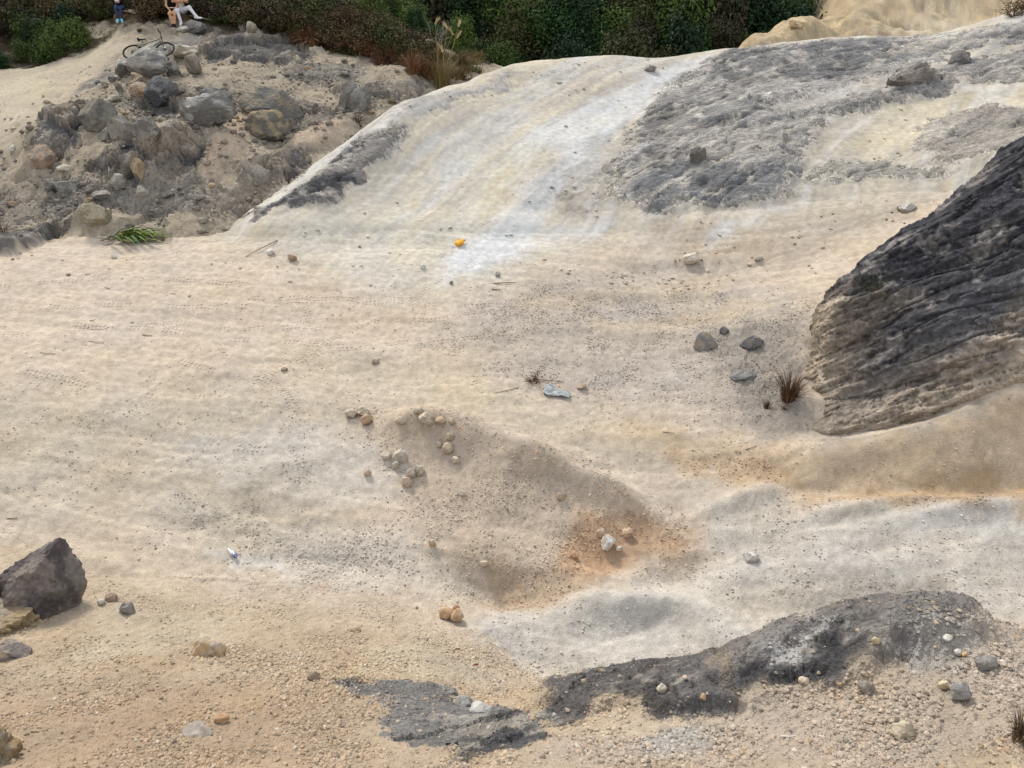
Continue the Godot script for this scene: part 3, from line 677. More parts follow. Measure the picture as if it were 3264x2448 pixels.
	paint(LEFT, Color(0.130, 0.130, 0.130), 0.90, 0.15, 1.00, 0.00, 0.05, [Vector2(-11.27, -25.64), Vector2(-11.16, -26.54), Vector2(-10.54, -26.39), Vector2(-10.40, -25.74), Vector2(-10.90, -25.36)])
	paint(LEFT, Color(0.181, 0.171, 0.157), 0.90, 0.15, 1.00, 0.00, 0.08, [Vector2(-8.26, -26.76), Vector2(-7.00, -27.33), Vector2(-6.50, -26.36), Vector2(-7.20, -25.06), Vector2(-8.14, -25.46)])
	paint(LEFT, Color(0.207, 0.192, 0.177), 0.90, 0.15, 1.00, 0.00, 0.08, [Vector2(-5.91, -27.88), Vector2(-5.21, -28.36), Vector2(-4.58, -27.11), Vector2(-4.65, -26.55), Vector2(-5.37, -26.94)])
	paint(LEFT, Color(0.209, 0.201, 0.189), 0.85, 0.25, 0.70, 0.30, 0.05, [Vector2(-6.25, -28.14), Vector2(-4.78, -28.57), Vector2(-2.97, -29.20), Vector2(-3.17, -27.99), Vector2(-4.27, -27.01), Vector2(-4.95, -27.61)])
	paint(LEFT, Color(0.302, 0.283, 0.252), 0.80, 0.30, 0.60, 0.50, 0.05, [Vector2(-8.04, -29.39), Vector2(-6.32, -30.35), Vector2(-4.94, -29.80), Vector2(-5.40, -28.57), Vector2(-7.17, -28.17)])
	paint(LEFT, Color(0.532, 0.420, 0.316), 0.90, 0.20, 0.00, 0.40, 0.05, [Vector2(-8.78, -25.24), Vector2(-7.67, -25.26), Vector2(-7.42, -23.28), Vector2(-7.73, -21.44), Vector2(-8.32, -21.29), Vector2(-8.34, -21.96), Vector2(-8.10, -22.62)])
	paint(LEFT, Color(0.523, 0.420, 0.323), 0.90, 0.20, 0.00, 0.40, 0.10, [Vector2(-6.30, -24.06), Vector2(-5.69, -25.16), Vector2(-5.01, -25.68), Vector2(-4.79, -25.38), Vector2(-5.47, -23.87), Vector2(-6.49, -22.49), Vector2(-6.69, -22.87)])
	paint(LEFT, Color(0.285, 0.266, 0.240), 0.85, 0.30, 0.60, 0.90, 0.00, [Vector2(-18.32, -20.84), Vector2(-12.95, -22.46), Vector2(-11.33, -21.70), Vector2(-10.02, -21.53), Vector2(-8.07, -21.29), Vector2(-6.94, -21.07), Vector2(-7.03, -20.35), Vector2(-8.98, -20.13), Vector2(-10.99, -20.62), Vector2(-12.72, -20.61)])
	paint(LEFT, Color(0.141, 0.139, 0.141), 0.90, 0.20, 0.90, 0.20, 0.05, [Vector2(-7.31, -21.76), Vector2(-6.57, -22.89), Vector2(-5.54, -23.53), Vector2(-5.93, -22.10), Vector2(-6.62, -21.28), Vector2(-7.34, -21.26)])
	paint(LEFT | FLOOR, Color(0.129, 0.125, 0.125), 0.90, 0.12, 0.70, 0.20, 0.28, [Vector2(-16.72, -18.41), Vector2(-17.07, -18.88), Vector2(-12.44, -19.98), Vector2(-11.90, -20.42), Vector2(-11.39, -20.52), Vector2(-10.55, -20.42), Vector2(-10.88, -20.28), Vector2(-11.97, -19.99), Vector2(-11.81, -18.42)])
	paint(LEFT, Color(0.099, 0.077, 0.050), 1.00, 0.25, 0.00, 0.00, 0.00, [Vector2(-26.37, -33.48), Vector2(-24.81, -31.09), Vector2(-19.63, -35.38), Vector2(-16.58, -34.62), Vector2(-14.93, -33.30), Vector2(-13.13, -32.78), Vector2(-11.62, -32.94), Vector2(-10.25, -32.94), Vector2(-8.42, -32.50), Vector2(-6.50, -31.35), Vector2(-4.32, -31.27), Vector2(-2.73, -29.24), Vector2(-2.40, -30.17), Vector2(-4.75, -34.91), Vector2(-9.82, -37.11)])
	paint(BANK, Color(0.463, 0.383, 0.266), 0.80, 0.30, 0.50, 0.60, 0.05, [Vector2(16.15, -41.48), Vector2(30.66, -37.94), Vector2(28.93, -35.53), Vector2(20.54, -41.22), Vector2(16.73, -39.85), Vector2(15.25, -39.31)])
	paint(BANK, Color(0.381, 0.337, 0.277), 0.70, 0.30, 0.50, 0.60, 0.00, [Vector2(18.63, -42.14), Vector2(21.51, -43.09), Vector2(21.02, -41.85), Vector2(18.33, -40.69)])
	paint(BANK, Color(0.560, 0.444, 0.277), 0.80, 0.15, 0.40, 0.40, 0.10, [Vector2(10.20, -34.27), Vector2(12.19, -37.59), Vector2(14.49, -39.64), Vector2(15.31, -40.18), Vector2(15.25, -39.31), Vector2(13.53, -37.73), Vector2(10.82, -34.10)])
	paint(BANK, Color(0.605, 0.524, 0.398), 0.90, 0.25, 0.00, 0.10, 0.00, [Vector2(9.71, -33.98), Vector2(13.50, -37.56), Vector2(16.28, -38.17), Vector2(19.71, -40.16), Vector2(22.86, -40.63), Vector2(19.94, -37.78), Vector2(18.00, -37.85), Vector2(15.92, -37.63), Vector2(13.48, -37.45)])


func mounds() -> Array:
	# low humps and hollows: x, z, half length, half width, turn, height
	return [
		[-5.77, -19.22, 0.90, 0.50, 0.35, 0.12],
		[-4.30, -19.21, 1.10, 0.50, -0.17, 0.10],
		[-2.86, -19.57, 1.00, 0.60, 0.17, 0.14],
		[-1.34, -19.42, 1.20, 0.60, -0.09, 0.12],
		[0.16, -19.61, 0.90, 0.50, 0.26, 0.10],
		[1.45, -8.50, 1.30, 0.28, 0.14, 0.26],
		[0.47, -8.19, 1.00, 0.25, -0.17, 0.10],
		[3.01, -7.83, 0.80, 0.25, 0.35, 0.10],
		[-0.04, -7.86, 0.90, 0.30, 0.17, 0.08],
		[2.51, -9.10, 0.80, 0.30, -0.35, -0.20],
		[-0.04, -8.88, 0.80, 0.35, 0.00, -0.18],
		[4.98, -8.32, 1.20, 0.35, 0.00, -0.10],
		[-1.33, -11.94, 1.00, 0.30, 0.35, 0.36],
		[0.56, -11.04, 0.90, 0.30, 0.52, 0.38],
		[1.65, -10.46, 0.60, 0.25, 0.52, 0.32],
		[-0.31, -9.05, 0.90, 0.30, 0.35, -0.30],
		[1.34, -9.47, 0.50, 0.30, 0.35, -0.30],
		[5.09, -10.91, 0.60, 0.30, 0.17, 0.22],
		[5.80, -10.71, 0.60, 0.30, 0.17, 0.22],
		[6.43, -10.63, 0.60, 0.30, 0.44, 0.22],
		[7.08, -10.66, 0.60, 0.30, 0.52, 0.22],
		[7.66, -10.66, 0.60, 0.30, 0.52, 0.22],
		[4.97, -10.31, 0.70, 0.20, 0.09, -0.15],
		[6.16, -9.95, 0.70, 0.22, 0.14, -0.20],
		[7.27, -9.78, 0.70, 0.22, 0.14, -0.20],
		[3.55, -10.25, 0.80, 0.15, -0.21, 0.10],
		[5.15, -9.80, 0.90, 0.15, -0.05, 0.12],
		[6.63, -9.43, 0.90, 0.15, 0.05, 0.12],
		[5.25, -12.94, 0.35, 0.90, 0.00, 0.35],
		[4.88, -11.85, 0.50, 0.40, 0.00, 0.25],
		[-2.19, -11.72, 0.50, 0.30, 1.05, 0.06],
		[-3.59, -11.23, 0.90, 0.20, -0.26, 0.06],
		[-3.98, -10.30, 0.70, 0.25, 0.17, -0.07],
		[-0.95, -13.96, 1.60, 0.30, 0.17, 0.07],
		[-3.45, -12.92, 1.50, 0.30, 0.00, 0.05],
		[4.77, -10.80, 1.00, 0.25, -0.21, -0.07],
		[3.98, -16.38, 2.50, 0.35, 0.14, 0.10],
		[2.30, -14.97, 2.20, 0.35, 0.14, 0.07],
		[3.65, -17.47, 2.00, 0.30, 0.10, -0.08],
		[-6.06, -16.18, 2.50, 0.40, 0.03, 0.04],
		[-6.59, -12.30, 1.50, 0.40, -0.07, 0.05],
		[-6.67, -10.54, 1.00, 0.30, 0.09, -0.05],
		[-10.82, -20.14, 1.40, 0.50, 0.26, 0.30],
		[-9.24, -18.88, 0.60, 0.30, 0.17, 0.08],
		[-3.60, -7.74, 0.80, 0.20, 0.09, 0.06],
		[-5.96, -8.85, 0.90, 0.25, -0.21, -0.05],
		[-2.08, -6.48, 0.50, 0.20, 0.21, 0.06],
		[-0.85, -6.94, 0.40, 0.15, 0.44, 0.05],
		[-4.11, -6.76, 0.50, 0.20, 0.17, 0.04],
		[2.18, -8.30, 0.70, 0.15, 0.21, 0.06],
		[-2.36, -9.24, 0.80, 0.25, 0.21, -0.06],
		[-3.27, -9.67, 0.60, 0.20, 0.00, 0.05],
	]


func build_ground() -> void:
	grid_lines()
	var total := na * nr
	px.resize(total)
	py.resize(total)
	pz.resize(total)
	cr.resize(total)
	cg.resize(total)
	cb.resize(total)
	gv.resize(total)
	rk.resize(total)
	over_mound.resize(total)
	over_near.resize(total)
	top.resize(total)
	# control grid
	var ka := (na - 1) / STEP + 1
	var kr := (nr - 1) / STEP + 1
	var ctrl: Array = []
	for pts in landforms():
		var s := plate(pts)
		var g := PackedFloat32Array()
		g.resize(ka * kr)
		for i in kr:
			var r := rr[i * STEP]
			for j in ka:
				var a := az[j * STEP]
				g[i * ka + j] = plate_at(s, r * sin(a), -r * cos(a))
		ctrl.append(g)
	var g0: PackedFloat32Array = ctrl[0]
	var g1: PackedFloat32Array = ctrl[1]
	var g2: PackedFloat32Array = ctrl[2]
	var g3: PackedFloat32Array = ctrl[3]
	var g4: PackedFloat32Array = ctrl[4]
	var g5: PackedFloat32Array = ctrl[5]
	var sn := PackedFloat32Array()
	var cs := PackedFloat32Array()
	for a in az:
		sn.append(sin(a))
		cs.append(-cos(a))
	var hs := PackedFloat32Array()
	hs.resize(6)
	for i in nr:
		var r := rr[i]
		var ci := mini(i / STEP, kr - 2)
		var fi := float(i - ci * STEP) / STEP
		for j in na:
			var cj := mini(j / STEP, ka - 2)
			var fj := float(j - cj * STEP) / STEP
			var c00 := ci * ka + cj
			var w00 := (1.0 - fi) * (1.0 - fj)
			var w01 := (1.0 - fi) * fj
			var w10 := fi * (1.0 - fj)
			var w11 := fi * fj
			hs[0] = g0[c00] * w00 + g0[c00 + 1] * w01 + g0[c00 + ka] * w10 + g0[c00 + ka + 1] * w11
			hs[1] = g1[c00] * w00 + g1[c00 + 1] * w01 + g1[c00 + ka] * w10 + g1[c00 + ka + 1] * w11
			hs[2] = g2[c00] * w00 + g2[c00 + 1] * w01 + g2[c00 + ka] * w10 + g2[c00 + ka + 1] * w11
			hs[3] = g3[c00] * w00 + g3[c00 + 1] * w01 + g3[c00 + ka] * w10 + g3[c00 + ka + 1] * w11
			hs[4] = g4[c00] * w00 + g4[c00 + 1] * w01 + g4[c00 + ka] * w10 + g4[c00 + ka + 1] * w11
			hs[5] = g5[c00] * w00 + g5[c00 + 1] * w01 + g5[c00 + ka] * w10 + g5[c00 + ka + 1] * w11
			var b := 0
			for k in range(1, 6):
				if hs[k] > hs[b]:
					b = k
			var h := hs[b]
			# soft joins: sand has run in where two landforms meet
			var soft := 0.22
			var extra := 0.0
			for k in 6:
				if k != b:
					var wide := soft
					if (b == 0 and k == 2) or (b == 2 and k == 0):
						wide = 0.55
					var d := (h - hs[k]) / wide
					if d < 3.0:
						extra += exp(-d)
			h += (soft if b != 2 and not (b == 0 and hs[2] > h - 1.2) else 0.45) * log(1.0 + extra) * 0.6
			var f := i * na + j
			px[f] = r * sn[j]
			pz[f] = r * cs[j]
			py[f] = h
			top[f] = b
			over_mound[f] = hs[2] - hs[0]
			over_near[f] = hs[1] - hs[0]
	# paint grid
	qa = (na + 1) / 2
	qr = (nr + 1) / 2
	paint_top.resize(qa * qr)
	for i in qr:
		for j in qa:
			paint_top[i * qa + j] = top[(i * 2) * na + j * 2]
	start_paint()
	paint_everything()
	for m in mounds():
		raise_hump(m)
	for k in 420:
		# footprints, wheel scuffs and kicked-up sand
		var ang := rng.randf_range(-0.7, 0.7)
		var rad := rng.randf_range(8.0, 18.5)
		raise_hump([rad * sin(ang), -rad * cos(ang), rng.randf_range(0.10, 0.5), rng.randf_range(0.06, 0.14), rng.randf_range(-0.5, 0.5), rng.randf_range(-0.035, 0.03)])
	finish_ground()

	commit_ground()


func raise_hump(m: Array) -> void:
	var reach: float = maxf(m[2], m[3]) * 2.2
	var rad := Vector2(m[0], m[1]).length()
	var ang := atan2(m[0], -m[1])
	var i0 := maxi(0, rr.bsearch(maxf(0.7, rad - reach)) - 1)
	var i1 := mini(nr - 1, rr.bsearch(rad + reach) + 1)
	var j0 := maxi(0, az.bsearch(ang - reach / rad * 1.3) - 1)
	var j1 := mini(na - 1, az.bsearch(ang + reach / rad * 1.3) + 1)
	var c := cos(m[4])
	var s := sin(m[4])
	for i in range(i0, i1 + 1):
		for j in range(j0, j1 + 1):
			var f := i * na + j
			var dx: float = px[f] - m[0]
			var dz: float = pz[f] - m[1]
			var u: float = (dx * c + dz * s) / m[2]
			var v: float = (-dx * s + dz * c) / m[3]
			var q := u * u + v * v
			if q < 5.0:
				py[f] += m[5] * exp(-q)


func finish_ground() -> void:
	var sand_dir := Vector2(-0.588, 0.809)
	var rock_dir := Vector2(0.841, -0.541)
	var pr: PackedFloat32Array = paint_c[0]
	var pg: PackedFloat32Array = paint_c[1]
	var pb: PackedFloat32Array = paint_c[2]
	var pk: PackedFloat32Array = paint_c[3]
	var pv: PackedFloat32Array = paint_c[4]
	var ph: PackedFloat32Array = paint_c[5]
	var dust := lin(186, 180, 170)
	for i in nr:
		for j in na:
			var f := i * na + j
			var x := px[f]
			var z := pz[f]
			var y := py[f]
			var t := top[f]
			var mid := n_mid.get_noise_3d(x, y, z)
			var fine := n_fine.get_noise_3d(x, y * 1.3, z)
			# look up the paint with a ragged edge
			var big_warp := n_big.get_noise_3d(x * 2.5, y * 2.5, z * 2.5)
			var rag := 2.6 if t == 1 else 1.0
			var wi := clampf(i * 0.5 + rag * (mid * 5.0 + fine * 1.2), 0.0, qr - 1.01)
			var wj := clampf(j * 0.5 + rag * (n_mid.get_noise_3d(x + 40.0, y, z) * 5.0 + fine * 1.6), 0.0, qa - 1.01)
			var ii := int(wi)
			var jj := int(wj)
			var ui := wi - ii
			var uj := wj - jj
			var k := ii * qa + jj
			var a := (1.0 - ui) * (1.0 - uj)
			var b := (1.0 - ui) * uj
			var c := ui * (1.0 - uj)
			var d := ui * uj
			var l := k + qa
			var r := pr[k] * a + pr[k + 1] * b + pr[l] * c + pr[l + 1] * d
			var g := pg[k] * a + pg[k + 1] * b + pg[l] * c + pg[l + 1] * d
			var bl := pb[k] * a + pb[k + 1] * b + pb[l] * c + pb[l + 1] * d
			var rock := pk[k] * a + pk[k + 1] * b + pk[l] * c + pk[l + 1] * d
			var grav := pv[k] * a + pv[k + 1] * b + pv[l] * c + pv[l + 1] * d
			var hi_ := clampf(i * 0.5 + rag * big_warp * 4.0, 0.0, qr - 1.01)
			var hj := clampf(j * 0.5 + rag * big_warp * 4.0, 0.0, qa - 1.01)
			var h0 := int(hi_) * qa + int(hj)
			var hu := hi_ - int(hi_)
			var hv := hj - int(hj)
			var rise := (ph[h0] * (1.0 - hv) + ph[h0 + 1] * hv) * (1.0 - hu) + (ph[h0 + qa] * (1.0 - hv) + ph[h0 + qa + 1] * hv) * hu
			var patch := n_patch.get_noise_3d(x, y, z)
			var big := n_big.get_noise_3d(x, y, z)
			var tone := 1.0 + 0.10 * mid + 0.09 * fine + 0.10 * patch
			var rel := 0.035 * mid + 0.007 * fine * (1.0 - rock) + grav * 0.030 * n_fine.get_noise_3d(x * 2.3, y * 2.3, z * 2.3)
			if t == 2 or (t == 0 and over_mound[f] > -1.1):
				var reach := sstep(-1.1, 0.9, over_mound[f]) * (1.0 - 0.6 * sstep(0.60, 0.66, bl))
				var dir := sand_dir.lerp(rock_dir, sstep(0.2, 0.7, rock))
				var bend := 1.1 * n_big.get_noise_3d(x * 0.22, y * 0.22, z * 0.22)
				var al := x * dir.x + z * dir.y
				var ac := -x * dir.y + z * dir.x + bend * (1.0 - rock)
				var st := n_patch.get_noise_3d(al * 0.22, ac * (2.4 - 1.1 * rock), 7.0)
				tone += reach * (0.13 + 0.2 * rock) * st
				rel += reach * (0.03 + 0.10 * rock) * st
				tone += 0.10 * n_patch.get_noise_3d(al * 0.5, ac * 7.0, 21.0) * (1.0 - rock)
				var loose := reach * (1.0 - sstep(0.1, 0.6, rock))
				var w1 := 0.50 * loose * sstep(0.02, 0.30, n_patch.get_noise_3d(al * 0.13, ac * 1.5, 33.0))
				var w2 := 0.75 * loose * sstep(-0.05, 0.30, n_patch.get_noise_3d(al * 0.12, ac * 1.2, 44.0))
				var w3 := 0.40 * loose * sstep(0.20, 0.42, n_patch.get_noise_3d(al * 0.16, ac * 2.6, 55.0))
				r = lerpf(lerpf(lerpf(r, 0.66, w2), 0.66, w1), 0.40, w3)
				g = lerpf(lerpf(lerpf(g, 0.595, w2), 0.66, w1), 0.39, w3)
				bl = lerpf(lerpf(lerpf(bl, 0.475, w2), 0.65, w1), 0.38, w3)
			if t == 0:
				var st0 := n_patch.get_noise_3d(x * 0.35 + z * 0.1, z * 2.6 - x * 0.3, 3.0)
				tone += 0.10 * st0 + 0.06 * fine + 0.09 * n_fine.get_noise_3d(x * 3.3, y * 3.3, z * 3.3)
				rel += (0.030 + 0.05 * maxf(patch, 0.0)) * st0
			elif t == 3:
				rel += (0.10 + 0.20 * rock) * big
			if rock > 0.05:
				var amp := 1.0
				var q := 0.45
				if t == 1:
					amp = 0.5
					q = 2.6
				elif t == 3:
					amp = 1.2
					q = 0.5
				var rid := n_ridge.get_noise_3d(x * q, y * q, z * q)
				var crag := n_crag.get_noise_3d(x * q, y * q, z * q)
				var sx := x
				var sy := y
				var sz := z
				var lift := 0.42
				if t == 2:
					sx = (x * rock_dir.x + z * rock_dir.y) * 0.35
					sz = (-x * rock_dir.y + z * rock_dir.x) * 0.9
					lift = 0.10
				elif t == 1:
					sx = x * 2.6
					sy = y * 2.6
					sz = z * 2.6
					lift = 0.09
				var blk := n_block.get_noise_3d(sx, sy, sz)
				var chip := n_chip.get_noise_3d(sx, sy, sz)
				rel += rock * lift * (0.5 * blk + (0.22 if t == 1 else 0.10) * chip)
				tone += rock * (0.14 * blk + 0.10 * chip)
				if t == 3:
					var tan_w := rock * 0.5 * sstep(0.1, 0.7, blk)
					r += (0.42 - r) * tan_w
					g += (0.34 - g) * tan_w
					bl += (0.25 - bl) * tan_w
				if t == 2:
					amp = 0.35
				rel += rock * amp * (0.07 * rid + 0.16 * (crag + 0.6)) + (rock * 0.012 * fine if t == 1 else 0.0)
				if t == 2:
					var ru := x * rock_dir.x + z * rock_dir.y
					var rv := -x * rock_dir.y + z * rock_dir.x
					var ln := absf(n_patch.get_noise_3d(ru * 0.16, y * 0.5, rv * 1.0))
					var ln2 := absf(n_patch.get_noise_3d(ru * 0.30 + 70.0, y * 0.5, rv * 2.4))
					var thin := maxf(sstep(0.045, 0.0, ln), 0.7 * sstep(0.05, 0.0, ln2)) * rock
					rel -= 0.09 * thin
					tone -= 0.40 * thin
					var flow := 0.70 * rock * sstep(0.02, 0.32, n_patch.get_noise_3d(ru * 0.10 + 5.0, y * 0.3, rv * 0.8))
					r += (dust.r - r) * flow
					g += (dust.g - g) * flow
					bl += (dust.b - bl) * flow
				elif t == 3:
					var split := sstep(0.13, 0.02, n_crack.get_noise_3d(x, y, z) + 1.0) * rock
					rel -= 0.12 * split
					tone -= 0.35 * split
				if t != 1:
					var sa := rock_dir if t == 2 else Vector2(0.8, 0.6)
					var u := x * sa.x + z * sa.y
					var cw := n_ridge.get_noise_3d(u * 0.22, y * 0.9, (-x * sa.y + z * sa.x) * 0.75)
					var crack := sstep(0.62, 0.92, cw) * rock
					rel -= 0.12 * crack
					tone -= 0.35 * crack
				tone += rock * ((0.16 if t == 1 else -0.06) * fine + 0.14 * patch + (0.12 if t == 1 else 0.04) * rid)
				var w := rock * 0.55 * sstep(0.08, 0.42, n_patch.get_noise_3d(x * 1.7 + 9.0, y * 1.7, z * 1.7) + 0.25 * fine)
				r += (dust.r - r) * w
				g += (dust.g - g) * w
				bl += (dust.b - bl) * w
			else:
				var warm := n_patch.get_noise_3d(x * 0.6 + 60.0, y, z * 0.6)
				r *= 1.0 + 0.03 * warm
				bl *= 1.0 - 0.07 * warm
			if t == 1:
				rel *= 0.8
			if t == 4:
				rel += 0.35 * big + 0.12 * mid
				tone += 0.2 * mid + 0.15 * patch
			if t == 5:
				rel += big * 1.0
			tone = maxf(tone, 0.3)
			if rock > 0.45 and t > 0 and t < 5:
				tone *= lerpf(1.5, [1.0, 1.95, 2.1, 1.75, 1.5, 1.0][t], sstep(0.5, 0.9, rock))
			py[f] = y + rise + rel
			cr[f] = r * tone
			cg[f] = g * tone
			cb[f] = bl * tone
			gv[f] = grav
			rk[f] = rock


func commit_ground() -> void:
	var norm := PackedVector3Array()
	norm.resize(na * nr)
	for i in nr:
		var iu := mini(i + 1, nr - 1) * na
		var idn := maxi(i - 1, 0) * na
		for j in na:
			var ju := mini(j + 1, na - 1)
			var jd := maxi(j - 1, 0)
			var f := i * na
			var ax := px[f + ju] - px[f + jd]
			var ay := py[f + ju] - py[f + jd]
			var azz := pz[f + ju] - pz[f + jd]
			var bx := px[iu + j] - px[idn + j]
			var by := py[iu + j] - py[idn + j]
			var bz := pz[iu + j] - pz[idn + j]
			var nv := Vector3(ay * bz - azz * by, azz * bx - ax * bz, ax * by - ay * bx)
			norm[f + j] = nv.normalized()
	var called := ["ground", "near_slope", "quarry_mound", "rocky_hillside", "sand_bank", "forest_hill"]
	var labels := ["pale sandy floor of the quarry pit", "gravelly near slope and dark rock ledge below the viewpoint", "pale mound of white sand and grey bedrock across the pit", "rocky hillside with rubble and sandy track at upper left", "yellowish sand bank and track behind the mound at upper right", "dark soil of the wooded hill behind the quarry"]
	var rock_labels := ["", "dark bedrock ledge and grey rock patch on the near slope", "grey layered bedrock on the mound", "grey fractured bedrock of the rocky hillside", "rough crusted part of the sand bank", ""]
	for pass_ in 12:
		var t := pass_ % 6
		var stony := pass_ >= 6
		var remap := PackedInt32Array()
		remap.resize(na * nr)
		remap.fill(-1)
		var v := PackedVector3Array()
		var nn := PackedVector3Array()
		var col := PackedColorArray()
		var idx := PackedInt32Array()
		for i in nr - 1:
			for j in na - 1:
				var f := i * na + j
				if top[f] != t or ((rk[f] + rk[f + na + 1] > 0.9) and t > 0 and t < 5) != stony:
					continue
				var q := [f, f + 1, f + na, f + na + 1]
				for c in q:
					if remap[c] < 0:
						remap[c] = v.size()
						v.append(Vector3(px[c], py[c], pz[c]))
						var n0: Vector3 = norm[c]
						nn.append(n0 if n0.y > 0 else -n0)
						col.append(Color(cr[c], cg[c], cb[c]))
				var a := remap[f]
				var b := remap[f + 1]
				var c2 := remap[f + na]
				var d := remap[f + na + 1]
				idx.append_array([a, c2, b, b, c2, d])
		if v.is_empty():
			continue
		var arr := []
		arr.resize(Mesh.ARRAY_MAX)
		arr[Mesh.ARRAY_VERTEX] = v
		arr[Mesh.ARRAY_NORMAL] = nn
		arr[Mesh.ARRAY_COLOR] = col
		arr[Mesh.ARRAY_INDEX] = idx
		var am := ArrayMesh.new()
		am.add_surface_from_arrays(Mesh.PRIMITIVE_TRIANGLES, arr)
		var o := put(am, "bedrock" if stony else called[t], mats["bedrock_%d" % t] if stony else mats["ground_%d" % t])
		tag(o, rock_labels[t] if stony else labels[t], "", "", "structure")


func cell_of(x: float, z: float) -> Vector2:
	var i := clampi(rr.bsearch(Vector2(x, z).length()) - 1, 0, nr - 2)
	var j := clampi(az.bsearch(atan2(x, -z)) - 1, 0, na - 2)
	return Vector2(i, j)


func ground_at(x: float, z: float) -> float:
	var rad := Vector2(x, z).length()
	var ang := atan2(x, -z)
	var i := clampi(rr.bsearch(rad) - 1, 0, nr - 2)
	var j := clampi(az.bsearch(ang) - 1, 0, na - 2)
	var u := clampf((rad - rr[i]) / (rr[i + 1] - rr[i]), 0.0, 1.0)
	var v := clampf((ang - az[j]) / (az[j + 1] - az[j]), 0.0, 1.0)
	var f := i * na + j
	return (py[f] * (1.0 - v) + py[f + 1] * v) * (1.0 - u) + (py[f + na] * (1.0 - v) + py[f + na + 1] * v) * u


func on_ground(x: float, z: float, lift := 0.0) -> Vector3:
	return Vector3(x, ground_at(x, z) + lift, z)


# ---------------------------------------------------------------- the dark rock face on the right
func edge_distance(pts: Array, p: Vector2) -> float:
	# positive inside the closed outline
	var inside := false
	var best := 1e9
	var n := pts.size()
	var b: Vector2 = pts[n - 1]
	for k in n:
		var e: Vector2 = pts[k]
		var v := b - e
		var w := p - e
		if (e.y > p.y) != (b.y > p.y) and w.x < v.x * w.y / v.y:
			inside = not inside
		best = minf(best, (w - v * clampf(w.dot(v) / v.length_squared(), 0.0, 1.0)).length_squared())
		b = e
	return sqrt(best) * (1.0 if inside else -1.0)


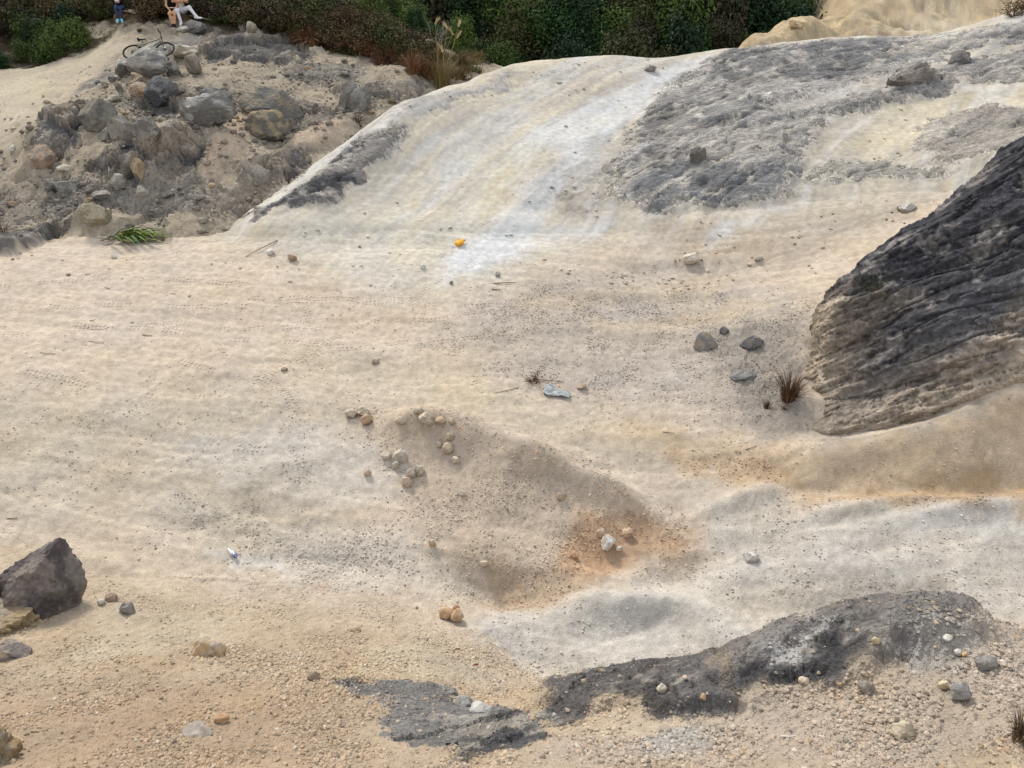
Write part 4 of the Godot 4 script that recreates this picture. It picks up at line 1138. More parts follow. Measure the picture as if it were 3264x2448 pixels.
func build_slab() -> void:
	var o := Vector3(6.4155, 3.1380, -12.0565)
	var na_ := Vector3(0.8129, -0.0000, 0.5824)
	var nb := Vector3(0.3458, 0.8047, -0.4826)
	var nn := Vector3(-0.4687, 0.5936, 0.6541)
	var s := plate([
		Vector3(0.76, 0.05, 3.35), Vector3(0.37, -0.13, 2.84), Vector3(0.04, -0.09, 2.30), Vector3(-0.47, 0.02, 1.62), Vector3(-0.86, 0.03, 0.96),
		Vector3(-1.01, 0.07, 0.72), Vector3(-1.28, 0.13, 0.38), Vector3(-1.47, 0.12, -0.07), Vector3(-1.33, -0.15, -0.88), Vector3(-1.14, -0.27, -1.65),
		Vector3(-1.10, 0.07, -2.50), Vector3(-0.53, 0.10, -2.49), Vector3(0.23, 0.03, -2.19), Vector3(0.80, 0.03, -1.81), Vector3(1.31, 0.02, -1.31),
		Vector3(1.88, -0.08, -0.86), Vector3(0.32, 0.15, -0.15), Vector3(0.62, -0.06, 1.18), Vector3(1.21, 0.06, 1.64), Vector3(1.60, -0.03, 0.21),
		Vector3(-0.15, -0.19, -0.97), Vector3(-0.81, 0, 0.04), Vector3(1.04, 0.12, -0.35), Vector3(2.90, -0.10, 3.20), Vector3(1.50, -0.10, 4.20),
		Vector3(3.40, 0.00, 0.30), Vector3(3.60, 0.10, 1.80), Vector3(3.00, -0.10, -0.60), Vector3(-1.00, 0.00, 3.00), Vector3(-2.40, 0.10, 0.80),
		Vector3(-2.00, 0.10, -2.60), Vector3(0.00, 0.10, -3.40),
	])
	var outline: Array = [
		Vector2(0.76, 3.35), Vector2(0.37, 2.84), Vector2(0.04, 2.30), Vector2(-0.47, 1.62), Vector2(-0.86, 0.96), Vector2(-1.01, 0.72), Vector2(-1.28, 0.38), Vector2(-1.47, -0.07), Vector2(-1.33, -0.88), Vector2(-1.14, -1.65), Vector2(-1.10, -2.50), Vector2(-0.53, -2.49), Vector2(0.23, -2.19), Vector2(0.80, -1.81), Vector2(1.31, -1.31), Vector2(1.88, -0.86), Vector2(3.20, -0.10), Vector2(3.90, 1.50), Vector2(3.60, 4.10), Vector2(1.30, 4.10)
	]
	var ca := 330
	var cb_ := 390
	var v := PackedVector3Array()
	var col := PackedColorArray()
	var idx := PackedInt32Array()
	var dark := lin(70, 70, 75)
	var grey := lin(108, 108, 111)
	var dust := lin(158, 153, 148)
	var sand := lin(176, 158, 136)
	var rows: Array = []
	for i in cb_:
		var b := lerpf(-3.6, 4.3, float(i) / (cb_ - 1))
		for j in ca:
			var a := lerpf(-2.5, 4.2, float(j) / (ca - 1))
			var n := plate_at(s, a, b)
			# strata run up to the right
			var al := a * 0.80 + b * 0.60
			var ac := -a * 0.60 + b * 0.80
			var st := n_patch.get_noise_3d(al * 0.30, ac * 1.8, 2.0)
			var st2 := n_ridge.get_noise_3d(al * 0.8, ac * 2.6, 12.0)
			var fine := n_fine.get_noise_3d(a, b, 1.0)
			var crag := n_crag.get_noise_3d(al * 1.2, ac * 2.2, 3.0)
			var mid := n_mid.get_noise_3d(a, b, 4.0)
			n += 0.14 * st + 0.04 * st2 + 0.10 * (crag + 0.6) + 0.022 * fine + 0.05 * mid
			var seam := maxf(sstep(0.05, 0.0, absf(n_patch.get_noise_3d(al * 0.25, ac * 1.6, 41.0))), 0.7 * sstep(0.06, 0.0, absf(n_patch.get_noise_3d(al * 0.5, ac * 3.6, 51.0))))
			var chips := n_chip.get_noise_3d(al * 0.9, ac * 2.4, 3.0)
			n -= 0.05 * seam - 0.025 * chips
			var out := -edge_distance(outline, Vector2(a, b)) + 0.07 * mid + 0.05 * fine + 0.05 * st + 0.16 * n_mid.get_noise_3d(a * 0.45, b * 0.45, 31.0)
			n -= 0.25 * sstep(-0.35, 0.0, out) + 5.0 * maxf(out, 0.0)
			v.append(o + na_ * a + nb * b + nn * n)
			var lower := sstep(0.8, -0.8, (b - 1.76 * a + 1.56) / 2.02 + 0.3 * mid + 0.25 * st)
			var c := dark.lerp(grey, clampf(lower * 1.0 + 0.25 * st, 0.0, 1.0))
			var dw := sstep(0.10, 0.5, n_patch.get_noise_3d(al * 1.1, ac * 2.5, 9.0) + 0.35 * fine) * (0.55 + 0.3 * lower)
			c = c.lerp(dust, dw)
			c = c.lerp(sand, 0.6 * sstep(0.45, 1.0, lower) * sstep(-0.25, 0.35, mid + 0.5 * st + (a - 1.0) * 0.25))
			var rim := sstep(1.5, 0.0, -out + 0.25 * mid + 0.2 * st) * sstep(0.9, -0.3, b - a * 0.3 + 0.9 * mid)
			c = c.lerp(lin(172, 159, 142), 0.9 * rim)
			var tone := 2.1 * maxf(0.4, 1.0 + 0.25 * fine + 0.16 * st + 0.10 * st2 - 0.35 * seam + 0.14 * chips)
			col.append(Color(c.r * tone, c.g * tone, c.b * tone))
	for i in cb_ - 1:
		for j in ca - 1:
			var p := i * ca + j
			idx.append_array([p, p + ca, p + 1, p + 1, p + ca, p + ca + 1])
	var norm := PackedVector3Array()
	norm.resize(v.size())
	for i in cb_:
		for j in ca:
			var du := v[i * ca + mini(j + 1, ca - 1)] - v[i * ca + maxi(j - 1, 0)]
			var dv := v[mini(i + 1, cb_ - 1) * ca + j] - v[maxi(i - 1, 0) * ca + j]
			var q := du.cross(dv).normalized()
			norm[i * ca + j] = q if q.dot(nn) > 0 else -q
	var arr := []
	arr.resize(Mesh.ARRAY_MAX)
	arr[Mesh.ARRAY_VERTEX] = v
	arr[Mesh.ARRAY_NORMAL] = norm
	arr[Mesh.ARRAY_COLOR] = col
	arr[Mesh.ARRAY_INDEX] = idx
	var am := ArrayMesh.new()
	am.add_surface_from_arrays(Mesh.PRIMITIVE_TRIANGLES, arr)
	var m := put(am, "rock_cliff", mats["rock_cliff"])
	tag(m, "steep dark grey rock face with diagonal furrows rising at the right edge", "rock")


# ---------------------------------------------------------------- stones
var ico_cache := {}


func ico(sub: int) -> Array:
	if ico_cache.has(sub):
		return ico_cache[sub]
	var verts: Array = []
	var faces: Array = []
	if sub == 0:
		var t := (1.0 + sqrt(5.0)) / 2.0
		for p in [Vector3(-1, t, 0), Vector3(1, t, 0), Vector3(-1, -t, 0), Vector3(1, -t, 0), Vector3(0, -1, t), Vector3(0, 1, t), Vector3(0, -1, -t), Vector3(0, 1, -t), Vector3(t, 0, -1), Vector3(t, 0, 1), Vector3(-t, 0, -1), Vector3(-t, 0, 1)]:
			verts.append(p.normalized())
		faces = [[0, 11, 5], [0, 5, 1], [0, 1, 7], [0, 7, 10], [0, 10, 11], [1, 5, 9], [5, 11, 4], [11, 10, 2], [10, 7, 6], [7, 1, 8], [3, 9, 4], [3, 4, 2], [3, 2, 6], [3, 6, 8], [3, 8, 9], [4, 9, 5], [2, 4, 11], [6, 2, 10], [8, 6, 7], [9, 8, 1]]
	else:
		var low: Array = ico(sub - 1)
		verts = low[0].duplicate()
		var mid := {}
		for f in low[1]:
			var e := []
			for k in 3:
				var a: int = f[k]
				var b: int = f[(k + 1) % 3]
				var key := mini(a, b) * 100000 + maxi(a, b)
				if not mid.has(key):
					mid[key] = verts.size()
					verts.append(((verts[a] + verts[b]) * 0.5).normalized())
				e.append(mid[key])
			faces.append([f[0], e[0], e[2]])
			faces.append([f[1], e[1], e[0]])
			faces.append([f[2], e[2], e[1]])
			faces.append([e[0], e[1], e[2]])
	ico_cache[sub] = [verts, faces]
	return ico_cache[sub]


func stone_mesh(sd: int, size: Vector3, cuts: int, rough: float, base: Color, other: Color, sub: int, smooth: bool) -> ArrayMesh:
	# a lump cut by a few flat breaks; "other" is the second tone of the stone (mixed in by noise, a little more toward the top)
	var r := RandomNumberGenerator.new()
	r.seed = sd
	var planes: Array = []
	for k in cuts:
		var d := Vector3(r.randf_range(-1, 1), r.randf_range(-0.7, 1), r.randf_range(-1, 1)).normalized()
		planes.append([d, r.randf_range(0.62, 0.9)])
	var net: Array = ico(sub)
	var shift := Vector3(sd * 3.17, sd * 1.31, sd * 7.7)
	var pos := PackedVector3Array()
	var col := PackedColorArray()
	for d in net[0]:
		var q: Vector3 = d
		var rad := 1.0 + rough * 1.6 * n_mid.get_noise_3dv(q * 0.9 + shift) + rough * 0.5 * n_mid.get_noise_3dv(q * 2.6 + shift)
		for p in planes:
			var c: float = q.dot(p[0])
			if c > 0.05:
				rad = minf(rad, p[1] / c)
		rad *= 1.0 + rough * 0.22 * n_fine.get_noise_3dv(q * 0.9 + shift)
		pos.append(q * rad * size * 0.5)
		var w := sstep(-0.1, 0.3, n_mid.get_noise_3dv(q * 0.8 + shift + Vector3(9, 9, 9)) + 0.12 * q.y)
		var c2 := base.lerp(other, w)
		var tone := 1.0 + 0.3 * n_fine.get_noise_3dv(q * 0.7 + shift) + 0.15 * n_mid.get_noise_3dv(q * 1.7 + shift)
		col.append(Color(c2.r * tone, c2.g * tone, c2.b * tone))
	var v := PackedVector3Array()
	var n := PackedVector3Array()
	var cc := PackedColorArray()
	var idx := PackedInt32Array()
	var arr := []
	arr.resize(Mesh.ARRAY_MAX)
	if smooth:
		n.resize(pos.size())
		for f in net[1]:
			var fn := (pos[f[1]] - pos[f[0]]).cross(pos[f[2]] - pos[f[0]])
			for k in 3:
				n[f[k]] += fn
			idx.append_array([f[0], f[2], f[1]])
		for i in n.size():
			n[i] = n[i].normalized()
		v = pos
		cc = col
	else:
		for f in net[1]:
			var fn := (pos[f[1]] - pos[f[0]]).cross(pos[f[2]] - pos[f[0]]).normalized()
			for k in [0, 2, 1]:
				v.append(pos[f[k]])
				n.append(fn)
				cc.append(col[f[k]])
				idx.append(idx.size())
	arr[Mesh.ARRAY_VERTEX] = v
	arr[Mesh.ARRAY_NORMAL] = n
	arr[Mesh.ARRAY_COLOR] = cc
	arr[Mesh.ARRAY_INDEX] = idx
	var am := ArrayMesh.new()
	am.add_surface_from_arrays(Mesh.PRIMITIVE_TRIANGLES, arr)
	return am


var stone_seed := 100


func stone(called: String, x: float, z: float, size: Vector3, turn: Vector3, sink: float, cuts: int, rough: float, base: Color, other: Color, label: String, category := "stone", group := "") -> MeshInstance3D:
	stone_seed += 1
	var big := maxf(size.x, size.y)
	var sub := 2 if big < 0.3 else (3 if big < 0.7 else 4)
	var o := put(stone_mesh(stone_seed, size, cuts, rough, base, other, sub, cuts < 7), called, mats["stone"])
	o.rotation_degrees = turn
	o.position = on_ground(x, z, size.y * (0.5 - sink))
	tag(o, label, category, group)
	return o


func build_stones() -> void:
	stone("boulder", -11.83, -27.61, Vector3(1.38, 1.00, 1.15), Vector3(10, 15, 0), 0.08, 6, 0.28, Color(0.294, 0.286, 0.272), Color(0.501, 0.481, 0.433), "large rounded grey boulder directly in front of the lying bicycle", "boulder")
	stone("rock_block", -12.77, -28.01, Vector3(0.62, 0.57, 0.46), Vector3(0, 20, 5), 0.10, 9, 0.15, Color(0.157, 0.147, 0.132), Color(0.692, 0.656, 0.587), "square dark block with pale flat top left of the bicycle boulder", "rock")
	stone("stone", -12.99, -27.60, Vector3(0.27, 0.26, 0.22), Vector3(0, 0, 0), 0.15, 7, 0.20, Color(0.192, 0.175, 0.160), Color(0.351, 0.327, 0.297), "small dark stone left below the square block", "stone")
	stone("stone", -12.40, -26.68, Vector3(0.24, 0.31, 0.18), Vector3(0, 30, 10), 0.15, 7, 0.20, Color(0.183, 0.161, 0.141), Color(0.402, 0.359, 0.304), "small brown-grey stone standing on the sand below the square block", "stone")
	stone("rock_block", -11.84, -29.23, Vector3(0.47, 0.41, 0.40), Vector3(0, 40, 0), 0.10, 9, 0.15, Color(0.146, 0.141, 0.136), Color(0.253, 0.240, 0.221), "dark wedge-shaped rock under the front wheel of the bicycle", "rock")
	stone("rock", -11.25, -28.29, Vector3(0.65, 0.59, 0.54), Vector3(0, 10, 0), 0.20, 8, 0.25, Color(0.254, 0.244, 0.228), Color(0.408, 0.382, 0.340), "grey rock half buried right of the bicycle boulder", "rock")
	stone("rock_slab", -11.46, -30.11, Vector3(1.05, 0.45, 0.68), Vector3(0, 10, -4), 0.15, 8, 0.16, Color(0.393, 0.334, 0.247), Color(0.738, 0.688, 0.606), "flat beige slab with pale upper face right of the bicycle", "rock")
	stone("rock_slab", -10.67, -28.66, Vector3(0.73, 0.75, 0.40), Vector3(0, -20, -38), 0.18, 9, 0.15, Color(0.264, 0.230, 0.188), Color(0.401, 0.358, 0.295), "tilted brown slab leaning downhill right of the bicycle", "rock")
	stone("boulder", -11.85, -32.64, Vector3(0.87, 0.53, 0.64), Vector3(0, 0, 0), 0.15, 7, 0.20, Color(0.189, 0.184, 0.184), Color(0.340, 0.317, 0.287), "grey boulder on the ridge just right of the seated pair", "boulder")
	stone("rock_slab", -12.23, -32.36, Vector3(0.56, 0.23, 0.42), Vector3(0, 10, 6), 0.20, 8, 0.12, Color(0.530, 0.479, 0.396), Color(0.771, 0.720, 0.624), "thin pale slab lying below the seated pair", "rock")
	stone("rock", -12.49, -32.24, Vector3(0.30, 0.26, 0.22), Vector3(0, 0, 0), 0.20, 7, 0.20, Color(0.435, 0.390, 0.301), Color(0.571, 0.518, 0.412), "small beige rock below the feet of the woman in black", "rock")
	stone("rock_block", -10.17, -33.04, Vector3(0.35, 0.53, 0.26), Vector3(0, 25, -8), 0.15, 9, 0.14, Color(0.398, 0.347, 0.278), Color(0.575, 0.521, 0.443), "upright beige block at the edge of the bushes on the ridge", "rock")
	stone("rock_block", -9.57, -31.97, Vector3(0.42, 0.51, 0.31), Vector3(0, -15, 6), 0.15, 9, 0.14, Color(0.318, 0.266, 0.208), Color(0.463, 0.417, 0.348), "brownish block right of the upright beige block on the ridge", "rock")
	stone("boulder", -7.47, -33.83, Vector3(0.69, 0.43, 0.51), Vector3(0, 0, 0), 0.20, 6, 0.20, Color(0.255, 0.248, 0.228), Color(0.388, 0.370, 0.338), "grey boulder poking out of the undergrowth above the red grass", "boulder")
	stone("boulder", -8.59, -23.45, Vector3(1.50, 0.94, 1.11), Vector3(0, 8, 8), 0.12, 8, 0.20, Color(0.212, 0.206, 0.194), Color(0.502, 0.482, 0.443), "big grey boulder with smooth pale top, left of the two on the pink sand", "boulder")
	stone("boulder", -7.07, -23.86, Vector3(1.25, 0.87, 0.93), Vector3(0, -10, 0), 0.12, 6, 0.20, Color(0.185, 0.174, 0.153), Color(0.397, 0.323, 0.218), "rounded brown-grey boulder, right of the two on the pink sand", "boulder")
	stone("rock_outcrop", -11.52, -26.36, Vector3(0.87, 0.53, 0.64), Vector3(0, 14, 0), 0.30, 8, 0.20, Color(0.455, 0.317, 0.201), Color(0.574, 0.481, 0.371), "tan broken rock outcrop below the bicycle boulder", "rock")
	stone("rock_outcrop", -10.94, -26.15, Vector3(1.10, 0.81, 0.82), Vector3(0, -10, 0), 0.30, 9, 0.30, Color(0.135, 0.135, 0.140), Color(0.247, 0.240, 0.234), "dark lumpy outcrop right below the tan outcrop", "rock")
	stone("rock_slab", -9.17, -26.13, Vector3(0.97, 0.66, 0.72), Vector3(0, 10, 0), 0.30, 8, 0.18, Color(0.224, 0.227, 0.231), Color(0.322, 0.306, 0.284), "grey slab behind the big pale-topped boulder", "rock")
	stone("rock_outcrop", -7.33, -25.53, Vector3(1.82, 1.11, 1.35), Vector3(0, 10, 0), 0.35, 10, 0.22, Color(0.219, 0.210, 0.195), Color(0.341, 0.295, 0.232), "grey block outcrop above the rounded brown-grey boulder", "rock")
	stone("rock_slab", -5.23, -26.72, Vector3(0.69, 0.99, 0.44), Vector3(0, 30, -28), 0.25, 9, 0.16, Color(0.260, 0.240, 0.214), Color(0.363, 0.338, 0.307), "leaning grey slab, left half of the split pair near the gully", "rock")
	stone("rock_slab", -4.78, -26.46, Vector3(0.68, 0.94, 0.44), Vector3(0, 10, -30), 0.25, 9, 0.16, Color(0.218, 0.206, 0.188), Color(0.321, 0.306, 0.276), "leaning grey slab, right half of the split pair near the gully", "rock")
	stone("rock_outcrop", -11.82, -23.75, Vector3(1.10, 1.12, 0.71), Vector3(0, -5, 0), 0.30, 6, 0.20, Color(0.258, 0.238, 0.201), Color(0.159, 0.154, 0.149), "rounded grey-brown rock bulging from the dark cliff at left", "rock")
	stone("rock_block", -11.31, -23.05, Vector3(0.55, 0.49, 0.41), Vector3(0, 10, 0), 0.25, 9, 0.14, Color(0.235, 0.222, 0.204), Color(0.329, 0.306, 0.269), "grey block between the rounded rock and the cracked rock", "rock")
	stone("rock_outcrop", -10.73, -22.84, Vector3(0.83, 0.72, 0.61), Vector3(0, 12, 0), 0.25, 7, 0.18, Color(0.382, 0.348, 0.301), Color(0.253, 0.240, 0.221), "pale grey cracked rock, left half", "rock")
	stone("rock_outcrop", -9.89, -22.40, Vector3(0.86, 0.74, 0.64), Vector3(0, -8, 0), 0.25, 7, 0.18, Color(0.349, 0.321, 0.280), Color(0.220, 0.211, 0.202), "pale grey cracked rock, right half", "rock")
	stone("rock", -13.12, -22.80, Vector3(0.73, 0.75, 0.54), Vector3(0, 20, 0), 0.20, 6, 0.25, Color(0.549, 0.421, 0.320), Color(0.394, 0.320, 0.268), "pinkish rounded rock at the foot of the dark left cliff", "rock")
	stone("stone", -14.42, -23.60, Vector3(0.21, 0.19, 0.18), Vector3(0, 0, 0), 0.20, 6, 0.20, Color(0.837, 0.810, 0.758), Color(0.692, 0.656, 0.587), "small white stone on the sandy track at the far left", "stone")
	stone("stone", -12.39, -22.68, Vector3(0.18, 0.17, 0.15), Vector3(0, 0, 0), 0.20, 6, 0.20, Color(0.210, 0.198, 0.187), Color(0.301, 0.286, 0.265), "small grey stone right of the pinkish rounded rock", "stone")
	stone("stone", -10.04, -21.71, Vector3(0.37, 0.65, 0.24), Vector3(0, 10, 0), 0.25, 8, 0.20, Color(0.520, 0.414, 0.277), Color(0.381, 0.293, 0.189), "ochre pointed rock at the foot of the wide dark cliff", "rock")
	stone("stone", -12.36, -22.37, Vector3(0.44, 0.21, 0.32), Vector3(0, 10, 3), 0.20, 8, 0.14, Color(0.630, 0.563, 0.461), Color(0.772, 0.721, 0.637), "flat pale stone left of the wide dark cliff", "stone")
	stone("stone", -10.56, -21.49, Vector3(0.41, 0.48, 0.31), Vector3(0, 25, 10), 0.15, 9, 0.15, Color(0.384, 0.358, 0.310), Color(0.470, 0.442, 0.388), "grey wedge-shaped stone under the wide dark cliff", "stone")
	stone("rock", -12.57, -21.87, Vector3(0.45, 0.38, 0.33), Vector3(0, 10, 0), 0.20, 8, 0.20, Color(0.204, 0.198, 0.186), Color(0.301, 0.286, 0.265), "dark grey rock at lower left of the hillside", "rock")
	stone("rock", -12.05, -21.63, Vector3(0.79, 0.52, 0.58), Vector3(0, -10, 0), 0.25, 8, 0.20, Color(0.220, 0.214, 0.202), Color(0.342, 0.326, 0.296), "broad dark grey rock at the lower left, right of a smaller one", "rock")
	stone("stone", -9.74, -21.05, Vector3(0.30, 0.33, 0.19), Vector3(0, 35, 20), 0.15, 9, 0.14, Color(0.521, 0.481, 0.415), Color(0.612, 0.579, 0.515), "pale angular stone above the green plant", "stone")
	stone("rock", -10.93, -21.22, Vector3(0.52, 0.27, 0.38), Vector3(0, 0, 0), 0.25, 7, 0.20, Color(0.330, 0.306, 0.277), Color(0.447, 0.419, 0.383), "grey flat rock uphill of the olive rock", "rock")
	stone("boulder", -10.57, -19.98, Vector3(0.81, 0.62, 0.60), Vector3(0, -10, 0), 0.25, 7, 0.20, Color(0.372, 0.331, 0.230), Color(0.499, 0.450, 0.345), "olive-brown rock beside the green spiky plant", "boulder")
	stone("stone", -9.43, -18.21, Vector3(0.17, 0.13, 0.14), Vector3(0, 0, 0), 0.20, 7, 0.20, Color(0.671, 0.624, 0.547), Color(0.837, 0.810, 0.758), "small pale stone on the sand below the green plant", "stone")
	stone("stone", -5.10, -17.84, Vector3(0.23, 0.18, 0.19), Vector3(0, 10, 0), 0.12, 6, 0.20, Color(0.476, 0.342, 0.253), Color(0.377, 0.261, 0.186), "reddish brown stone alone on the pale floor left of centre", "stone")
	stone("stone", -5.69, -18.13, Vector3(0.22, 0.15, 0.19), Vector3(0, 0, 0), 0.15, 7, 0.20, Color(0.692, 0.656, 0.587), Color(0.837, 0.810, 0.758), "pale stone just left of the reddish brown stone", "stone")
	stone("stone", -2.04, -17.46, Vector3(0.14, 0.13, 0.12), Vector3(0, 0, 0), 0.15, 6, 0.20, Color(0.837, 0.810, 0.758), Color(0.692, 0.656, 0.587), "small white stone below the yellow bottle", "stone")
	stone("stone", -1.35, -16.79, Vector3(0.09, 0.09, 0.07), Vector3(0, 0, 0), 0.15, 6, 0.20, Color(0.404, 0.370, 0.313), Color(0.297, 0.275, 0.234), "tiny grey-brown stone on the floor right of the white stone", "stone")
	stone("stone", -0.32, -17.14, Vector3(0.14, 0.14, 0.11), Vector3(0, 0, 0), 0.15, 7, 0.20, Color(0.589, 0.567, 0.535), Color(0.414, 0.396, 0.378), "small light grey stone at the foot of the mound", "stone")
	stone("stone", 4.16, -17.80, Vector3(0.44, 0.27, 0.33), Vector3(0, 8, 3), 0.12, 8, 0.16, Color(0.795, 0.719, 0.589), Color(0.678, 0.608, 0.501), "flat cream stone on the slope under the grey bedrock", "stone")
	stone("stone", 5.63, -17.55, Vector3(0.22, 0.13, 0.16), Vector3(0, 20, 0), 0.15, 8, 0.20, Color(0.669, 0.578, 0.455), Color(0.527, 0.420, 0.327), "small tan stone right of the flat cream stone", "stone")
	stone("rock", 3.78, -14.27, Vector3(0.48, 0.47, 0.36), Vector3(0, 10, 0), 0.35, 6, 0.20, Color(0.474, 0.382, 0.287), Color(0.285, 0.278, 0.270), "half-buried tan and grey rock left of the dark rock face", "rock")
	stone("rock", 4.59, -14.01, Vector3(0.44, 0.32, 0.33), Vector3(0, 0, 0), 0.35, 7, 0.20, Color(0.223, 0.223, 0.223), Color(0.312, 0.297, 0.283), "half-buried dark grey rock close to the dark rock face", "rock")
	stone("rock", 4.24, -13.09, Vector3(0.47, 0.23, 0.35), Vector3(0, 0, 0), 0.35, 7, 0.18, Color(0.240, 0.240, 0.240), Color(0.344, 0.328, 0.313), "low dark flat rock left of the dry grass tuft", "rock")
	stone("rock", 4.20, -14.58, Vector3(0.21, 0.19, 0.15), Vector3(0, 0, 0), 0.30, 7, 0.20, Color(0.191, 0.191, 0.191), Color(0.283, 0.269, 0.262), "small dark rock between two half-buried rocks", "rock")
	stone("stone", 1.28, -13.08, Vector3(0.19, 0.11, 0.16), Vector3(0, 0, 0), 0.15, 7, 0.20, Color(0.551, 0.422, 0.329), Color(0.388, 0.299, 0.236), "brown stone just right of the grey rag", "stone")
	stone("stone", 0.79, -12.86, Vector3(0.12, 0.09, 0.10), Vector3(0, 0, 0), 0.15, 7, 0.20, Color(0.789, 0.688, 0.562), Color(0.666, 0.554, 0.453), "small cream stone under the end of the grey rag", "stone")
	stone("stone", -2.67, -14.03, Vector3(0.17, 0.10, 0.12), Vector3(0, 15, 0), 0.15, 8, 0.20, Color(0.486, 0.393, 0.288), Color(0.335, 0.268, 0.209), "small brown stone above the earth heap", "stone")
	stone("stone", -4.35, -13.70, Vector3(0.14, 0.07, 0.10), Vector3(0, 0, 0), 0.15, 8, 0.20, Color(0.448, 0.359, 0.267), Color(0.335, 0.268, 0.209), "small flat brown stone alone on the floor left of the heap", "stone")
	stone("clod", -2.86, -12.43, Vector3(0.25, 0.19, 0.21), Vector3(0, 10, 0), 0.15, 7, 0.25, Color(0.635, 0.525, 0.427), Color(0.722, 0.626, 0.517), "brown-pink clod, leftmost at the top of the earth heap", "clod")
	stone("clod", -2.65, -12.47, Vector3(0.25, 0.17, 0.21), Vector3(0, 0, 0), 0.15, 7, 0.25, Color(0.727, 0.654, 0.543), Color(0.590, 0.495, 0.392), "pale clod second from left at the top of the earth heap", "clod")
	stone("clod", -2.55, -12.22, Vector3(0.22, 0.21, 0.19), Vector3(0, 0, 0), 0.12, 6, 0.25, Color(0.605, 0.469, 0.336), Color(0.530, 0.361, 0.229), "orange-brown clod under the two leftmost clods of the heap", "clod")
	stone("clod", -1.62, -11.98, Vector3(0.19, 0.15, 0.16), Vector3(0, 0, 0), 0.12, 6, 0.22, Color(0.603, 0.506, 0.384), Color(0.701, 0.606, 0.470), "round beige clod on the top edge of the heap", "clod")
	stone("rock_block", -1.44, -11.82, Vector3(0.36, 0.23, 0.23), Vector3(0, 20, -16), 0.15, 9, 0.18, Color(0.720, 0.624, 0.506), Color(0.487, 0.394, 0.297), "biggest block on the heap, pale top and brown side", "rock")
	stone("clod", -1.21, -11.76, Vector3(0.20, 0.12, 0.17), Vector3(0, 0, 0), 0.15, 7, 0.22, Color(0.595, 0.479, 0.345), Color(0.498, 0.360, 0.241), "flat orange-brown clod right of the biggest block", "clod")
	stone("clod", -1.02, -11.69, Vector3(0.15, 0.13, 0.13), Vector3(0, 0, 0), 0.15, 6, 0.22, Color(0.570, 0.467, 0.351), Color(0.665, 0.563, 0.433), "round clod at the right end of the heap top", "clod")
	stone("clod", -1.91, -11.95, Vector3(0.19, 0.15, 0.16), Vector3(0, 0, 0), 0.25, 6, 0.22, Color(0.593, 0.508, 0.403), Color(0.671, 0.579, 0.466), "half-buried clod left of the biggest block", "clod")
	stone("clod", -1.07, -11.36, Vector3(0.20, 0.20, 0.17), Vector3(0, 0, 0), 0.12, 5, 0.14, Color(0.615, 0.508, 0.385), Color(0.552, 0.442, 0.322), "smooth round clod in the hollow of the heap", "clod")
	stone("clod", -1.04, -11.51, Vector3(0.15, 0.14, 0.13), Vector3(0, 0, 0), 0.20, 6, 0.20, Color(0.569, 0.466, 0.342), Color(0.498, 0.404, 0.290), "brown clod just above the smooth round clod", "clod")
	stone("clod", -0.93, -11.20, Vector3(0.15, 0.12, 0.12), Vector3(0, 0, 0), 0.15, 8, 0.20, Color(0.671, 0.579, 0.466), Color(0.759, 0.672, 0.558), "angular pale clod below the smooth round clod", "clod")
	stone("clod", -1.21, -11.46, Vector3(0.12, 0.13, 0.10), Vector3(0, 0, 0), 0.15, 7, 0.20, Color(0.671, 0.579, 0.466), Color(0.559, 0.467, 0.360), "small clod touching the smooth round clod from the left", "clod")
	stone("clod", -1.87, -11.33, Vector3(0.25, 0.30, 0.19), Vector3(0, 0, 12), 0.20, 6, 0.20, Color(0.633, 0.566, 0.483), Color(0.713, 0.641, 0.552), "large grey-beige clod above the pebble nest of the heap", "clod")
	stone("clod", -1.93, -11.19, Vector3(0.12, 0.17, 0.09), Vector3(0, 0, -12), 0.15, 6, 0.18, Color(0.588, 0.534, 0.445), Color(0.683, 0.624, 0.537), "upright egg-shaped clod left in the pebble nest", "clod")
	stone("clod", -1.66, -11.00, Vector3(0.16, 0.21, 0.12), Vector3(0, 0, -10), 0.12, 5, 0.14, Color(0.586, 0.521, 0.433), Color(0.663, 0.594, 0.499), "upright egg-shaped clod at the lower end of the pebble nest", "clod")
	stone("clod", -1.54, -11.07, Vector3(0.20, 0.22, 0.15), Vector3(0, 0, 14), 0.15, 8, 0.20, Color(0.631, 0.564, 0.472), Color(0.716, 0.656, 0.565), "angular clod right of the lower egg-shaped clod", "clod")
	stone("clod", -1.72, -10.85, Vector3(0.17, 0.20, 0.12), Vector3(0, 0, 0), 0.15, 7, 0.20, Color(0.671, 0.579, 0.466), Color(0.688, 0.510, 0.354), "pale clod with orange foot, lowest on the heap front", "clod")
	stone("clod", -0.79, -10.61, Vector3(0.11, 0.11, 0.09), Vector3(0, 0, 0), 0.15, 7, 0.20, Color(0.695, 0.624, 0.526), Color(0.768, 0.705, 0.610), "small pale clod right of the heap front", "clod")
	stone("clod", -2.38, -11.05, Vector3(0.13, 0.13, 0.11), Vector3(0, 0, 0), 0.20, 7, 0.20, Color(0.688, 0.510, 0.354), Color(0.640, 0.551, 0.450), "small orange clod on the grey sand left of the heap", "clod")
	stone("clod", -2.11, -11.40, Vector3(0.19, 0.13, 0.16), Vector3(0, 0, 0), 0.25, 7, 0.20, Color(0.651, 0.594, 0.509), Color(0.733, 0.672, 0.580), "flat grey clod left of the large grey-beige clod", "clod")
	stone("clod", -1.22, -9.68, Vector3(0.11, 0.14, 0.09), Vector3(0, 0, 0), 0.12, 6, 0.25, Color(0.739, 0.532, 0.315), Color(0.664, 0.551, 0.432), "single orange-yellow clod at the lower end of the gravel", "clod")
